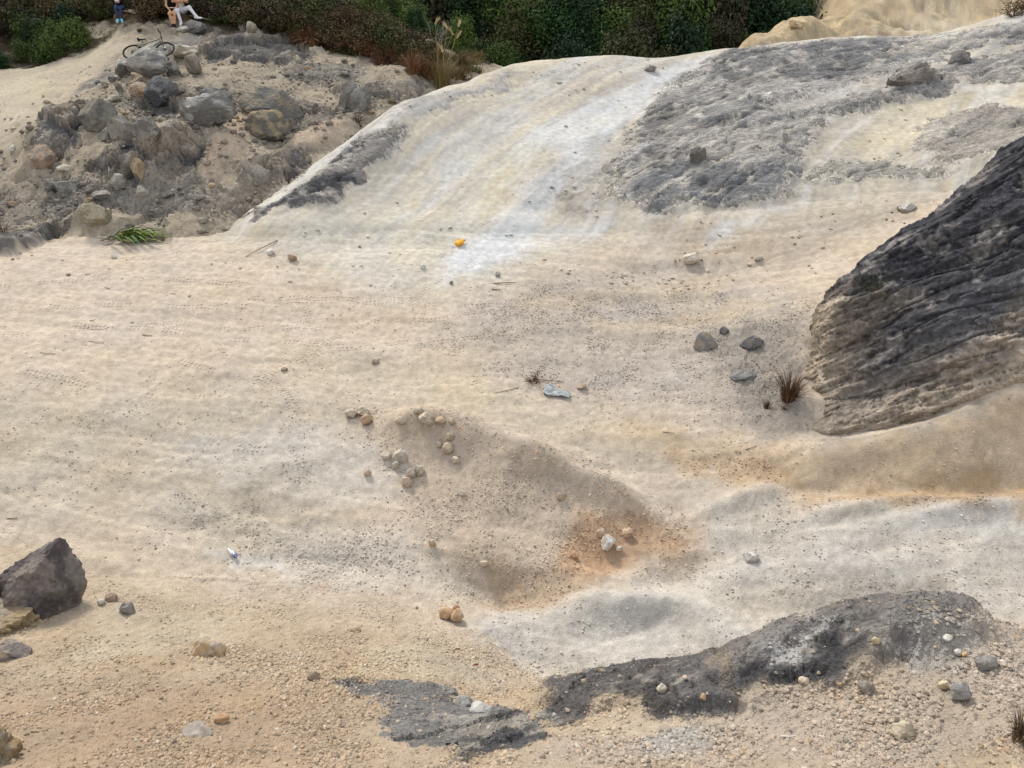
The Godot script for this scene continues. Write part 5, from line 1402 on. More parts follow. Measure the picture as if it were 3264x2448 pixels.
	stone("clod", -0.42, -9.42, Vector3(0.13, 0.12, 0.11), Vector3(0, 0, 0), 0.15, 7, 0.25, Color(0.658, 0.536, 0.400), Color(0.745, 0.624, 0.486), "tan clod at the edge of the brown hollow", "clod")
	stone("clod", 0.94, -9.50, Vector3(0.12, 0.13, 0.10), Vector3(0, 0, 0), 0.15, 7, 0.25, Color(0.732, 0.485, 0.303), Color(0.627, 0.421, 0.268), "small orange clod in the red-brown hollow", "clod")
	stone("rock", 1.46, -9.69, Vector3(0.23, 0.30, 0.17), Vector3(0, 15, 0), 0.15, 9, 0.25, Color(0.825, 0.812, 0.785), Color(0.704, 0.587, 0.408), "white chunky rock in the red-brown hollow", "rock")
	stone("clod", 1.37, -9.87, Vector3(0.14, 0.20, 0.10), Vector3(0, 0, 0), 0.20, 7, 0.25, Color(0.655, 0.523, 0.390), Color(0.745, 0.624, 0.486), "tan clod above the white chunky rock", "clod")
	stone("clod", 1.77, -9.83, Vector3(0.19, 0.16, 0.14), Vector3(0, 0, 0), 0.20, 7, 0.25, Color(0.592, 0.411, 0.289), Color(0.694, 0.525, 0.383), "reddish clod right above the white chunky rock", "clod")
	stone("stone", 1.62, -9.63, Vector3(0.09, 0.09, 0.06), Vector3(0, 0, 0), 0.15, 7, 0.25, Color(0.828, 0.775, 0.699), Color(0.837, 0.810, 0.758), "small white stone touching the white chunky rock", "stone")
	stone("clod", 0.78, -10.45, Vector3(0.14, 0.15, 0.11), Vector3(0, 0, 0), 0.20, 7, 0.25, Color(0.610, 0.483, 0.364), Color(0.547, 0.419, 0.303), "brown clod on the crest of the heap", "clod")
	stone("clod", 3.49, -9.20, Vector3(0.23, 0.20, 0.17), Vector3(0, 0, 0), 0.25, 8, 0.30, Color(0.750, 0.724, 0.687), Color(0.476, 0.457, 0.429), "crumbly white lump on the white slope at right", "clod")
	stone("clod", -0.89, -8.22, Vector3(0.21, 0.21, 0.18), Vector3(0, 0, 0), 0.10, 5, 0.20, Color(0.695, 0.495, 0.318), Color(0.577, 0.373, 0.226), "round orange clod, left of the pair in the foreground", "clod")
	stone("clod", -0.74, -8.16, Vector3(0.19, 0.21, 0.16), Vector3(0, 40, 0), 0.10, 5, 0.22, Color(0.687, 0.509, 0.345), Color(0.584, 0.396, 0.249), "round orange clod, right of the pair in the foreground", "clod")
	stone("clod", -0.77, -8.41, Vector3(0.10, 0.08, 0.08), Vector3(0, 0, 0), 0.10, 6, 0.20, Color(0.610, 0.408, 0.251), Color(0.524, 0.340, 0.207), "small orange clod behind the foreground pair", "clod")
	stone("stone", -1.93, -7.39, Vector3(0.13, 0.08, 0.11), Vector3(0, 10, 0), 0.15, 6, 0.20, Color(0.602, 0.466, 0.318), Color(0.488, 0.360, 0.248), "flat tan stone left below the orange pair", "stone")
	stone("rock", -3.38, -6.61, Vector3(0.32, 0.37, 0.27), Vector3(0, 20, 0), 0.30, 6, 0.30, Color(0.681, 0.504, 0.309), Color(0.637, 0.549, 0.430), "ochre half-buried rock on the near gravel slope", "rock")
	stone("stone", -2.58, -4.97, Vector3(0.14, 0.10, 0.11), Vector3(0, 0, 0), 0.15, 5, 0.16, Color(0.658, 0.446, 0.288), Color(0.549, 0.352, 0.216), "smooth orange pebble near the bottom left", "stone")
	stone("rock_slab", -2.69, -4.72, Vector3(0.28, 0.14, 0.23), Vector3(0, 10, 0), 0.40, 7, 0.16, Color(0.467, 0.420, 0.376), Color(0.401, 0.350, 0.303), "flat grey-pink slab just under the orange pebble", "rock")
	stone("stone", -5.34, -7.95, Vector3(0.11, 0.10, 0.09), Vector3(0, 0, 0), 0.12, 6, 0.20, Color(0.837, 0.810, 0.758), Color(0.692, 0.656, 0.587), "white pebble at the foot of the dark left rock", "stone")
	stone("stone", -4.87, -7.72, Vector3(0.20, 0.22, 0.17), Vector3(0, 0, 0), 0.30, 7, 0.25, Color(0.266, 0.259, 0.252), Color(0.406, 0.371, 0.331), "dark grey stone right of the white pebble", "stone")
	stone("rock", -5.28, -8.08, Vector3(0.17, 0.16, 0.14), Vector3(0, 0, 0), 0.25, 7, 0.25, Color(0.364, 0.278, 0.212), Color(0.487, 0.394, 0.297), "brown stone right behind the white pebble", "stone")
	stone("rock", -5.55, -6.55, Vector3(0.38, 0.42, 0.32), Vector3(0, 0, 0), 0.45, 7, 0.25, Color(0.287, 0.252, 0.239), Color(0.564, 0.482, 0.389), "low purple-grey rock on the slope at the left edge", "rock")
	stone("stone", -2.04, -5.92, Vector3(0.15, 0.14, 0.12), Vector3(0, 0, 0), 0.25, 7, 0.25, Color(0.392, 0.326, 0.246), Color(0.556, 0.454, 0.340), "brown lump above the grey rock patch", "stone")
	stone("stone", -0.61, -5.83, Vector3(0.14, 0.11, 0.12), Vector3(0, 0, 0), 0.25, 8, 0.25, Color(0.189, 0.183, 0.177), Color(0.302, 0.287, 0.273), "dark chunk at the right end of the grey rock patch", "stone")
	stone("stone", -0.46, -5.34, Vector3(0.17, 0.12, 0.14), Vector3(0, 20, 0), 0.20, 8, 0.30, Color(0.466, 0.457, 0.438), Color(0.305, 0.297, 0.290), "white-grey chunk at the right end of the grey rock patch", "stone")
	stone("rock", -0.29, -5.06, Vector3(0.22, 0.13, 0.18), Vector3(0, 0, 0), 0.45, 6, 0.30, Color(0.549, 0.538, 0.517), Color(0.666, 0.643, 0.608), "low white crusty lump where the grey rock meets the ledge", "rock")
	stone("stone", 1.19, -4.54, Vector3(0.09, 0.09, 0.08), Vector3(0, 0, 0), 0.10, 5, 0.20, Color(0.818, 0.753, 0.631), Color(0.676, 0.606, 0.490), "round cream pebble on the dark ledge", "stone")
	stone("stone", 1.36, -4.54, Vector3(0.04, 0.04, 0.04), Vector3(0, 0, 0), 0.10, 5, 0.20, Color(0.801, 0.675, 0.550), Color(0.681, 0.484, 0.325), "small orange-cream pebble on the dark ledge", "stone")
	stone("stone", 1.44, -4.28, Vector3(0.05, 0.06, 0.05), Vector3(0, 0, 0), 0.10, 5, 0.20, Color(0.731, 0.536, 0.349), Color(0.625, 0.420, 0.260), "orange pebble below the dark ledge", "stone")
	stone("stone", 3.11, -3.96, Vector3(0.14, 0.14, 0.12), Vector3(0, 0, 0), 0.15, 7, 0.25, Color(0.393, 0.384, 0.375), Color(0.256, 0.249, 0.243), "grey lump on the near gravel at right", "stone")
	stone("rock_block", 2.62, -3.70, Vector3(0.18, 0.13, 0.14), Vector3(0, 12, 0), 0.20, 9, 0.20, Color(0.608, 0.532, 0.406), Color(0.492, 0.416, 0.315), "square tan block on the near gravel at bottom right", "rock")
	stone("rock_slab", 3.42, -4.21, Vector3(0.18, 0.12, 0.13), Vector3(0, 10, 8), 0.30, 8, 0.20, Color(0.275, 0.268, 0.261), Color(0.389, 0.371, 0.347), "dark flat stone on the gravel slope at the right edge", "stone")
	stone("stone", 3.06, -4.07, Vector3(0.08, 0.08, 0.06), Vector3(0, 0, 0), 0.15, 6, 0.25, Color(0.777, 0.665, 0.480), Color(0.657, 0.545, 0.382), "yellowish pebble left above the grey lump", "stone")
	stone("stone", 3.25, -4.44, Vector3(0.07, 0.06, 0.06), Vector3(0, 0, 0), 0.12, 6, 0.22, Color(0.823, 0.770, 0.659), Color(0.837, 0.810, 0.758), "cream pebble high on the gravel behind the ledge", "stone")
	stone("stone", 3.30, -4.36, Vector3(0.06, 0.06, 0.05), Vector3(0, 0, 0), 0.12, 6, 0.22, Color(0.837, 0.810, 0.758), Color(0.744, 0.706, 0.646), "white pebble below the cream pebble at right", "stone")
	stone("stone", 3.34, -4.34, Vector3(0.05, 0.04, 0.04), Vector3(0, 0, 0), 0.12, 6, 0.22, Color(0.722, 0.477, 0.247), Color(0.621, 0.417, 0.238), "amber pebble next to the white pebble at right", "stone")
	stone("stone", 2.75, -4.49, Vector3(0.07, 0.06, 0.06), Vector3(0, 0, 0), 0.12, 6, 0.25, Color(0.736, 0.628, 0.413), Color(0.607, 0.501, 0.330), "yellow crumb stone on the pale crust of the ledge", "stone")
	stone("stone", 2.57, -4.16, Vector3(0.12, 0.11, 0.10), Vector3(0, 0, 0), 0.25, 7, 0.25, Color(0.406, 0.371, 0.331), Color(0.296, 0.267, 0.234), "grey-brown stone in the hollow under the dark ledge", "stone")
	stone("stone", 2.21, -4.36, Vector3(0.09, 0.07, 0.07), Vector3(0, 0, 0), 0.12, 6, 0.25, Color(0.779, 0.654, 0.502), Color(0.711, 0.594, 0.459), "beige stone right at the foot of the darkest rock", "stone")
	stone("rock_slab", 4.60, -28.42, Vector3(0.40, 0.27, 0.29), Vector3(0, 0, 0), 0.25, 7, 0.20, Color(0.301, 0.286, 0.265), Color(0.473, 0.444, 0.407), "small dark rock alone near the top of the white mound", "rock")
	stone("rock", 4.93, -21.49, Vector3(0.48, 0.48, 0.35), Vector3(0, 10, -12), 0.45, 8, 0.20, Color(0.184, 0.168, 0.147), Color(0.253, 0.240, 0.221), "dark brown notch rock in the middle of the grey bedrock", "rock")
	stone("rock", 14.29, -27.43, Vector3(0.73, 0.61, 0.54), Vector3(0, 10, 0), 0.40, 8, 0.22, Color(0.236, 0.223, 0.211), Color(0.331, 0.307, 0.285), "dark ledge block high on the right grey bedrock", "rock")
	stone("rock", 12.11, -25.95, Vector3(1.96, 0.73, 0.91), Vector3(0, 32, 8), 0.40, 9, 0.30, Color(0.277, 0.249, 0.223), Color(0.407, 0.372, 0.339), "broken brown ledge along the right grey bedrock", "rock")
	stone("rock", 2.54, -21.69, Vector3(0.33, 0.34, 0.25), Vector3(0, 0, 0), 0.30, 7, 0.25, Color(0.788, 0.775, 0.736), Color(0.651, 0.594, 0.509), "white crusty lump at the left edge of the grey bedrock", "rock")
	stone("stone", 9.09, -18.17, Vector3(0.39, 0.25, 0.29), Vector3(0, 10, 0), 0.20, 7, 0.20, Color(0.698, 0.673, 0.626), Color(0.584, 0.551, 0.499), "pale grey stone on the sand shelf above the dark rock face", "stone")
	stone("stone", 8.97, -18.28, Vector3(0.16, 0.12, 0.12), Vector3(0, 0, 0), 0.20, 7, 0.20, Color(0.299, 0.277, 0.249), Color(0.408, 0.382, 0.340), "small brown stone left of the pale stone on the shelf", "stone")
	stone("rock", 11.69, -35.72, Vector3(0.70, 0.47, 0.46), Vector3(0, 0, 0), 0.25, 7, 0.30, Color(0.779, 0.632, 0.416), Color(0.643, 0.502, 0.315), "yellow sandstone hump at the left end of the sand bank", "rock")


# ---------------------------------------------------------------- loose gravel
func scatter(called: String, label: String, tries: int, r_from: float, r_to: float, s_min: float, s_max: float, power: float, meshes: Array, only := -1) -> void:
	var where: Array = []
	var tint: Array = []
	for m in meshes:
		where.append([])
		tint.append([])
	var ok_low := 0.35 if r_from < 8.0 else 0.3
	for t in tries:
		var rad := sqrt(rng.randf_range(r_from * r_from, r_to * r_to))
		var ang := rng.randf_range(-0.8, 0.8)
		var i := clampi(rr.bsearch(rad), 1, nr - 2)
		var j := clampi(az.bsearch(ang), 1, na - 2)
		var f := i * na + j
		if top[f] == 5 or (only >= 0 and top[f] != only):
			continue
		var x := rad * sin(ang)
		var z := -rad * cos(ang)
		var dens := gv[f] * (0.12 + 1.4 * sstep(-0.2, 0.35, n_patch.get_noise_3d(x * 1.3, 50.0, z * 1.3)))
		if rng.randf() > dens:
			continue
		var s := s_min * pow(s_max / s_min, pow(rng.randf(), power))
		var y := ground_at(x, z)
		var k := rng.randi_range(0, meshes.size() - 1)
		var b := Basis.from_euler(Vector3(rng.randf_range(-0.5, 0.5), rng.randf_range(0, TAU), rng.randf_range(-0.5, 0.5))).scaled(Vector3(s, s * rng.randf_range(0.6, 0.95), s) )
		where[k].append(Transform3D(b, Vector3(x, y + s * 0.12, z)))
		var c := Color(cr[f], cg[f], cb[f])
		if rk[f] > 0.45:
			c = c * 0.55
		var pick := rng.randf()
		var m := rng.randf_range(0.70, 1.02)
		if pick < 0.03:
			c = c.lerp(lin(206, 200, 192), 0.6)
		elif pick < 0.10:
			c = c.lerp(lin(190, 156, 120), 0.5)
		elif pick < 0.22:
			c = c.lerp(lin(104, 98, 92), 0.6)
		elif only == 3:
			c = c.lerp(lin(128, 124, 118) if pick < 0.75 else lin(96, 94, 92), 0.7)
		elif rk[f] > 0.5 and pick < 0.5:
			c = c.lerp(lin(180, 165, 145), 0.7)
		tint[k].append(Color(c.r * m, c.g * m, c.b * m))
	for k in meshes.size():
		var mm := MultiMesh.new()
		mm.transform_format = MultiMesh.TRANSFORM_3D
		mm.use_colors = true
		mm.mesh = meshes[k]
		mm.instance_count = where[k].size()
		for q in where[k].size():
			mm.set_instance_transform(q, where[k][q])
			mm.set_instance_color(q, tint[k][q])
		var o := MultiMeshInstance3D.new()
		o.name = numbered(called)
		o.multimesh = mm
		o.material_override = mats["pebble"]
		add_child(o)
		tag(o, label, "", "", "stuff")


func scatter_gravel() -> void:
	var near: Array = []
	var far: Array = []
	for k in 4:
		near.append(stone_mesh(900 + k, Vector3(1.0, 0.75, 0.85), 7, 0.4, Color(1, 1, 1), Color(0.9, 0.88, 0.85), 1, false))
	for k in 3:
		far.append(stone_mesh(950 + k, Vector3(1.0, 0.7, 0.8), 4, 0.4, Color(1, 1, 1), Color(0.9, 0.88, 0.85), 0, false))
	scatter("coarse_gravel", "loose beige gravel strewn over the near slope", 150000, 2.4, 7.6, 0.009, 0.055, 2.4, near)
	scatter("gravel", "small pale gravel strewn over the pit floor", 330000, 7.6, 17.0, 0.009, 0.05, 2.8, far)
	var blocks: Array = []
	for k in 4:
		blocks.append(stone_mesh(980 + k, Vector3(1.0, 0.7, 0.8), 9, 0.3, Color(1, 1, 1), Color(0.8, 0.78, 0.76), 2, false))
	scatter("hillside_rubble", "grey broken rubble lying over the rocky hillside", 16000, 19.5, 31.0, 0.05, 0.34, 2.0, blocks, 3)
	scatter("rubble", "small broken rubble over the far slopes", 110000, 17.0, 34.0, 0.02, 0.14, 3.2, far)


# ---------------------------------------------------------------- mesh helpers for plants and things
func mesh_of(v: PackedVector3Array, c: PackedColorArray, idx: PackedInt32Array, n := PackedVector3Array()) -> ArrayMesh:
	var arr := []
	arr.resize(Mesh.ARRAY_MAX)
	arr[Mesh.ARRAY_VERTEX] = v
	if not c.is_empty():
		arr[Mesh.ARRAY_COLOR] = c
	if not n.is_empty():
		arr[Mesh.ARRAY_NORMAL] = n
	arr[Mesh.ARRAY_INDEX] = idx
	var am := ArrayMesh.new()
	am.add_surface_from_arrays(Mesh.PRIMITIVE_TRIANGLES, arr)
	return am


func tube(path: Array, radii: Array, sides: int, c := Color(1, 1, 1)) -> ArrayMesh:
	# a round bar along a path, closed at both ends
	var v := PackedVector3Array()
	var n := PackedVector3Array()
	var cc := PackedColorArray()
	var idx := PackedInt32Array()
	var m := path.size()
	var up := Vector3(0.31, 0.9, 0.23).normalized()
	for i in m:
		var t: Vector3 = (path[mini(i + 1, m - 1)] - path[maxi(i - 1, 0)]).normalized()
		var s := t.cross(up)
		if s.length() < 0.05:
			s = t.cross(Vector3(1, 0, 0))
		s = s.normalized()
		var w := s.cross(t)
		var r: float = radii[mini(i, radii.size() - 1)]
		for k in sides:
			var a := TAU * k / sides
			var d := s * cos(a) + w * sin(a)
			v.append(path[i] + d * r)
			n.append(d)
			cc.append(c)
	for i in m - 1:
		for k in sides:
			var a := i * sides + k
			var b := i * sides + (k + 1) % sides
			idx.append_array([a, b, a + sides, b, b + sides, a + sides])
	for e in [0, m - 1]:
		var o := v.size()
		var d: Vector3 = (path[0] - path[1]) if e == 0 else (path[m - 1] - path[m - 2])
		v.append(path[e])
		n.append(d.normalized())
		cc.append(c)
		for k in sides:
			var a: int = e * sides + k
			var b: int = e * sides + (k + 1) % sides
			if e == 0:
				idx.append_array([o, b, a])
			else:
				idx.append_array([o, a, b])
	return mesh_of(v, cc, idx, n)


func joined(meshes: Array) -> ArrayMesh:
	var st := SurfaceTool.new()
	st.begin(Mesh.PRIMITIVE_TRIANGLES)
	for m in meshes:
		if m is Array:
			st.append_from(m[0], 0, m[1])
		else:
			st.append_from(m, 0, Transform3D())
	return st.commit()


func ring(radius: float, thick: float, sides := 8, seg := 40) -> ArrayMesh:
	var path: Array = []
	for i in seg + 1:
		var a := TAU * i / seg
		path.append(Vector3(cos(a), sin(a), 0) * radius)
	return tube(path, [thick], sides)


func grass_mesh(sd: int, count: int, tall: float, spread: float, droop: float, width: float, tones: Array) -> ArrayMesh:
	var r := RandomNumberGenerator.new()
	r.seed = sd
	var v := PackedVector3Array()
	var c := PackedColorArray()
	var idx := PackedInt32Array()
	for k in count:
		var a := r.randf() * TAU
		var out := Vector3(cos(a), 0, sin(a))
		var side := Vector3(-sin(a), 0, cos(a))
		var root := out * spread * 0.35 * sqrt(r.randf())
		var h := tall * r.randf_range(0.55, 1.0)
		var lean := spread * r.randf_range(0.15, 1.0)
		var col: Color = tones[r.randi() % tones.size()]
		col = col * r.randf_range(0.75, 1.25)
		var o := v.size()
		for s in 4:
			var t := s / 3.0
			var p := root + out * lean * t * t + Vector3(0, h * t - droop * lean * t * t * t, 0)
			var w := width * (1.0 - 0.9 * t)
			v.append(p - side * w)
			v.append(p + side * w)
			c.append(col)
			c.append(col)
		for s in 3:
			var q := o + s * 2
			idx.append_array([q, q + 1, q + 2, q + 1, q + 3, q + 2])
	return mesh_of(v, c, idx)


func crown_mesh(sd: int, leaves: int, size: Vector3, leaf: float, tones: Array, clumps: int) -> ArrayMesh:
	# many small leaves gathered in clumps through an uneven crown
	var r := RandomNumberGenerator.new()
	r.seed = sd
	var v := PackedVector3Array()
	var c := PackedColorArray()
	var idx := PackedInt32Array()
	var hubs: Array = []
	for k in clumps:
		var d := Vector3(r.randf_range(-1, 1), r.randf_range(-0.6, 1), r.randf_range(-1, 1))
		if d.length() > 1.0:
			d = d.normalized()
		d *= 0.45 + 0.55 * r.randf()
		var tone: Color = tones[r.randi() % tones.size()]
		hubs.append([Vector3(d.x * size.x, (d.y + 0.9) * size.y, d.z * size.z) * 0.5, r.randf_range(0.13, 0.30) * size.x, tone * r.randf_range(0.75, 1.3)])
	for k in leaves:
		var hub: Array = hubs[r.randi() % clumps]
		var d := Vector3(r.randfn(), r.randfn(), r.randfn()) * 0.5
		var p: Vector3 = hub[0] + d * hub[1]
		var nrm := (d.normalized() + Vector3(0, 0.6, 0) + Vector3(r.randfn(), r.randfn(), r.randfn()) * 0.5).normalized()
		var t := nrm.cross(Vector3(r.randfn(), r.randfn(), r.randfn())).normalized()
		var b := nrm.cross(t)
		var s := leaf * r.randf_range(0.6, 1.3)
		var col: Color = hub[2] * r.randf_range(0.8, 1.25)
		var o := v.size()
		v.append(p - t * s)
		v.append(p + b * s * 0.45)
		v.append(p + t * s - nrm * s * 0.3)
		v.append(p - b * s * 0.45)
		for q in 4:
			c.append(col)
		idx.append_array([o, o + 1, o + 2, o, o + 2, o + 3])
	return mesh_of(v, c, idx)


func twigs_mesh(sd: int, count: int, reach: float, thick: float, c: Color, flat := 0.0) -> ArrayMesh:
	var r := RandomNumberGenerator.new()
	r.seed = sd
	var all: Array = []
	for k in count:
		var a := r.randf() * TAU
		var up := r.randf_range(0.5, 1.0) * (1.0 - flat) + 0.05
		var d := Vector3(cos(a) * r.randf_range(0.3, 1.0), up, sin(a) * r.randf_range(0.3, 1.0)).normalized()
		var p := Vector3(cos(a), 0, sin(a)) * 0.05 * reach
		var path: Array = [p]
		var l := reach * r.randf_range(0.5, 1.0)
		for s in 4:
			d = (d + Vector3(r.randfn(), r.randfn() * (1.0 - flat), r.randfn()) * 0.22).normalized()
			p += d * l / 4.0
			path.append(p)
		all.append(tube(path, [thick, thick * 0.8, thick * 0.6, thick * 0.4, thick * 0.2], 5, c))
		for s in 2:
			var q: Vector3 = path[r.randi_range(1, 3)]
			var e := (d + Vector3(r.randfn(), r.randfn() * (1.0 - flat), r.randfn()) * 0.7).normalized()
			all.append(tube([q, q + e * l * 0.2, q + (e + Vector3(0, 0.2, 0)) * l * 0.35], [thick * 0.5, thick * 0.35, thick * 0.15], 4, c))
	return joined(all)


func in_area(pts: Array, p: Vector2) -> bool:
	return edge_distance(pts, p) > 0.0


func scatter_plants(called: String, label: String, area: Array, tries: int, meshes: Array, s0: float, s1: float, tones: Array, mat: Material) -> void:
	var lo := Vector2(1e9, 1e9)
	var hi := -lo
	for p in area:
		lo = lo.min(p)
		hi = hi.max(p)
	var where: Array = []
	for m in meshes:
		where.append([])
	for t in tries:
		var p := Vector2(rng.randf_range(lo.x, hi.x), rng.randf_range(lo.y, hi.y))
		if rng.randf() > 2.0 or edge_distance(area, p) + 0.9 * n_mid.get_noise_2d(p.x * 0.8, p.y * 0.8) - 0.25 * rng.randf() < 0.0:
			continue
		var clear_of := false
		for who in ["person_1", "person_2", "person_3"]:
			var d: Vector2 = p - SPOT[who]
			if absf(d.x) < 1.1 and d.y > -0.8 and d.y < 4.0:
				clear_of = true
		if clear_of:
			continue
		var s := rng.randf_range(s0, s1)
		var b := Basis.from_euler(Vector3(rng.randf_range(-0.2, 0.2), rng.randf() * TAU, rng.randf_range(-0.2, 0.2))).scaled(Vector3(s, s * rng.randf_range(0.7, 1.2), s))
		var tone: Color = tones[clampi(int((n_patch.get_noise_2d(p.x * 0.9, p.y * 0.9) * 0.9 + 0.5 + rng.randf_range(-0.25, 0.25)) * tones.size()), 0, tones.size() - 1)]
		where[rng.randi() % meshes.size()].append([Transform3D(b, on_ground(p.x, p.y, -0.03)), tone * rng.randf_range(0.8, 1.2)])
	for k in meshes.size():
		var mm := MultiMesh.new()
		mm.transform_format = MultiMesh.TRANSFORM_3D
		mm.use_colors = true
		mm.mesh = meshes[k]
		mm.instance_count = where[k].size()
		for q in where[k].size():
			mm.set_instance_transform(q, where[k][q][0])
			mm.set_instance_color(q, where[k][q][1])
		var o := MultiMeshInstance3D.new()
		o.name = numbered(called)
		o.multimesh = mm
		o.material_override = mat
		add_child(o)
		tag(o, label, "", "", "stuff")


# ---------------------------------------------------------------- plants
const SPOT := {
	"bush_bright_1": Vector2(3.81, -42.59),
	"bush_bright_2": Vector2(5.59, -42.96),
	"bush_bright_3": Vector2(9.36, -44.28),
	"tree_dark_1": Vector2(1.34, -42.13),
	"tree_dark_2": Vector2(11.17, -48.22),
	"bush_olive_1": Vector2(-1.46, -40.90),
	"bush_olive_2": Vector2(-2.50, -44.54),
	"bush_left_1": Vector2(-20.77, -37.04),
	"bush_left_2": Vector2(-18.42, -36.73),
	"bush_left_3": Vector2(-10.57, -34.21),
	"bush_left_4": Vector2(-9.18, -33.63),
	"tuft_red_1": Vector2(-3.46, -29.50),
	"tuft_red_2": Vector2(-4.31, -31.16),
	"tuft_gap": Vector2(10.75, -44.56),
	"tuft_gap_2": Vector2(12.10, -45.75),
	"tuft_slab": Vector2(4.76, -12.11),
	"tuft_slab_2": Vector2(4.41, -12.12),
	"tuft_slab_3": Vector2(4.63, -11.90),
	"tuft_corner": Vector2(3.23, -3.49),
	"tuft_gully": Vector2(-3.91, -27.09),
	"tuft_far_left": Vector2(-12.82, -19.68),
	"scrub_bank_1": Vector2(28.02, -62.03),
	"scrub_bank_2": Vector2(18.56, -32.47),
	"twig_ball": Vector2(-4.75, -25.48),
	"dead_white": Vector2(-3.18, -35.81),
	"reed": Vector2(-2.44, -29.48),
	"spiky": Vector2(-9.96, -19.37),
	"twig_heap": Vector2(0.38, -13.23),
	"can": Vector2(-1.25, -18.65),
	"bottle": Vector2(-4.16, -9.43),
	"rag": Vector2(0.83, -12.95),
	"leaf_rust": Vector2(-0.45, -7.02),
	"leaf_brown": Vector2(-0.68, -7.34),
	"plank_1": Vector2(-14.07, -33.60),
	"plank_2": Vector2(-14.78, -33.95),
	"plank_3": Vector2(-11.85, -33.30),
	"person_1": Vector2(-14.99, -33.54),
	"person_2": Vector2(-12.60, -32.56),
	"person_3": Vector2(-12.33, -32.68),
	"bicycle": Vector2(-12.46, -29.40),
}


func spot(called: String, lift := 0.0) -> Vector3:
	var p: Vector2 = SPOT[called]
	return on_ground(p.x, p.y, lift)


func bush(called: String, at: Vector3, size: Vector3, sd: int, tones: Array, label: String, category: String, group := "", leaves := 1500, leaf := 0.07) -> void:
	var t := thing(called, at, label, category, group)
	put(crown_mesh(sd, leaves, size, leaf, tones, 22), "crown", mats["leaf"], t)
	var r := RandomNumberGenerator.new()
	r.seed = sd + 5
	var stems: Array = []
	for k in 4:
		var a := r.randf() * TAU
		var d := Vector3(cos(a) * size.x * 0.25, size.y * 0.75, sin(a) * size.z * 0.25)
		stems.append(tube([Vector3(0, -0.15, 0), d * 0.4 + Vector3(0, 0.03, 0.02), d], [size.x * 0.022, size.x * 0.015, size.x * 0.006], 6, lin(70, 58, 44)))
	put(joined(stems), "stem", mats["cloth"], t)


func tuft(called: String, at: Vector3, tall: float, spread: float, sd: int, count: int, tones: Array, label: String, category := "dry grass", group := "") -> MeshInstance3D:
	var o := put(grass_mesh(sd, count, tall, spread, 0.35, tall * 0.008 + 0.002, tones), called, mats["leaf"])
	o.position = at
	tag(o, label, category, group)
	return o


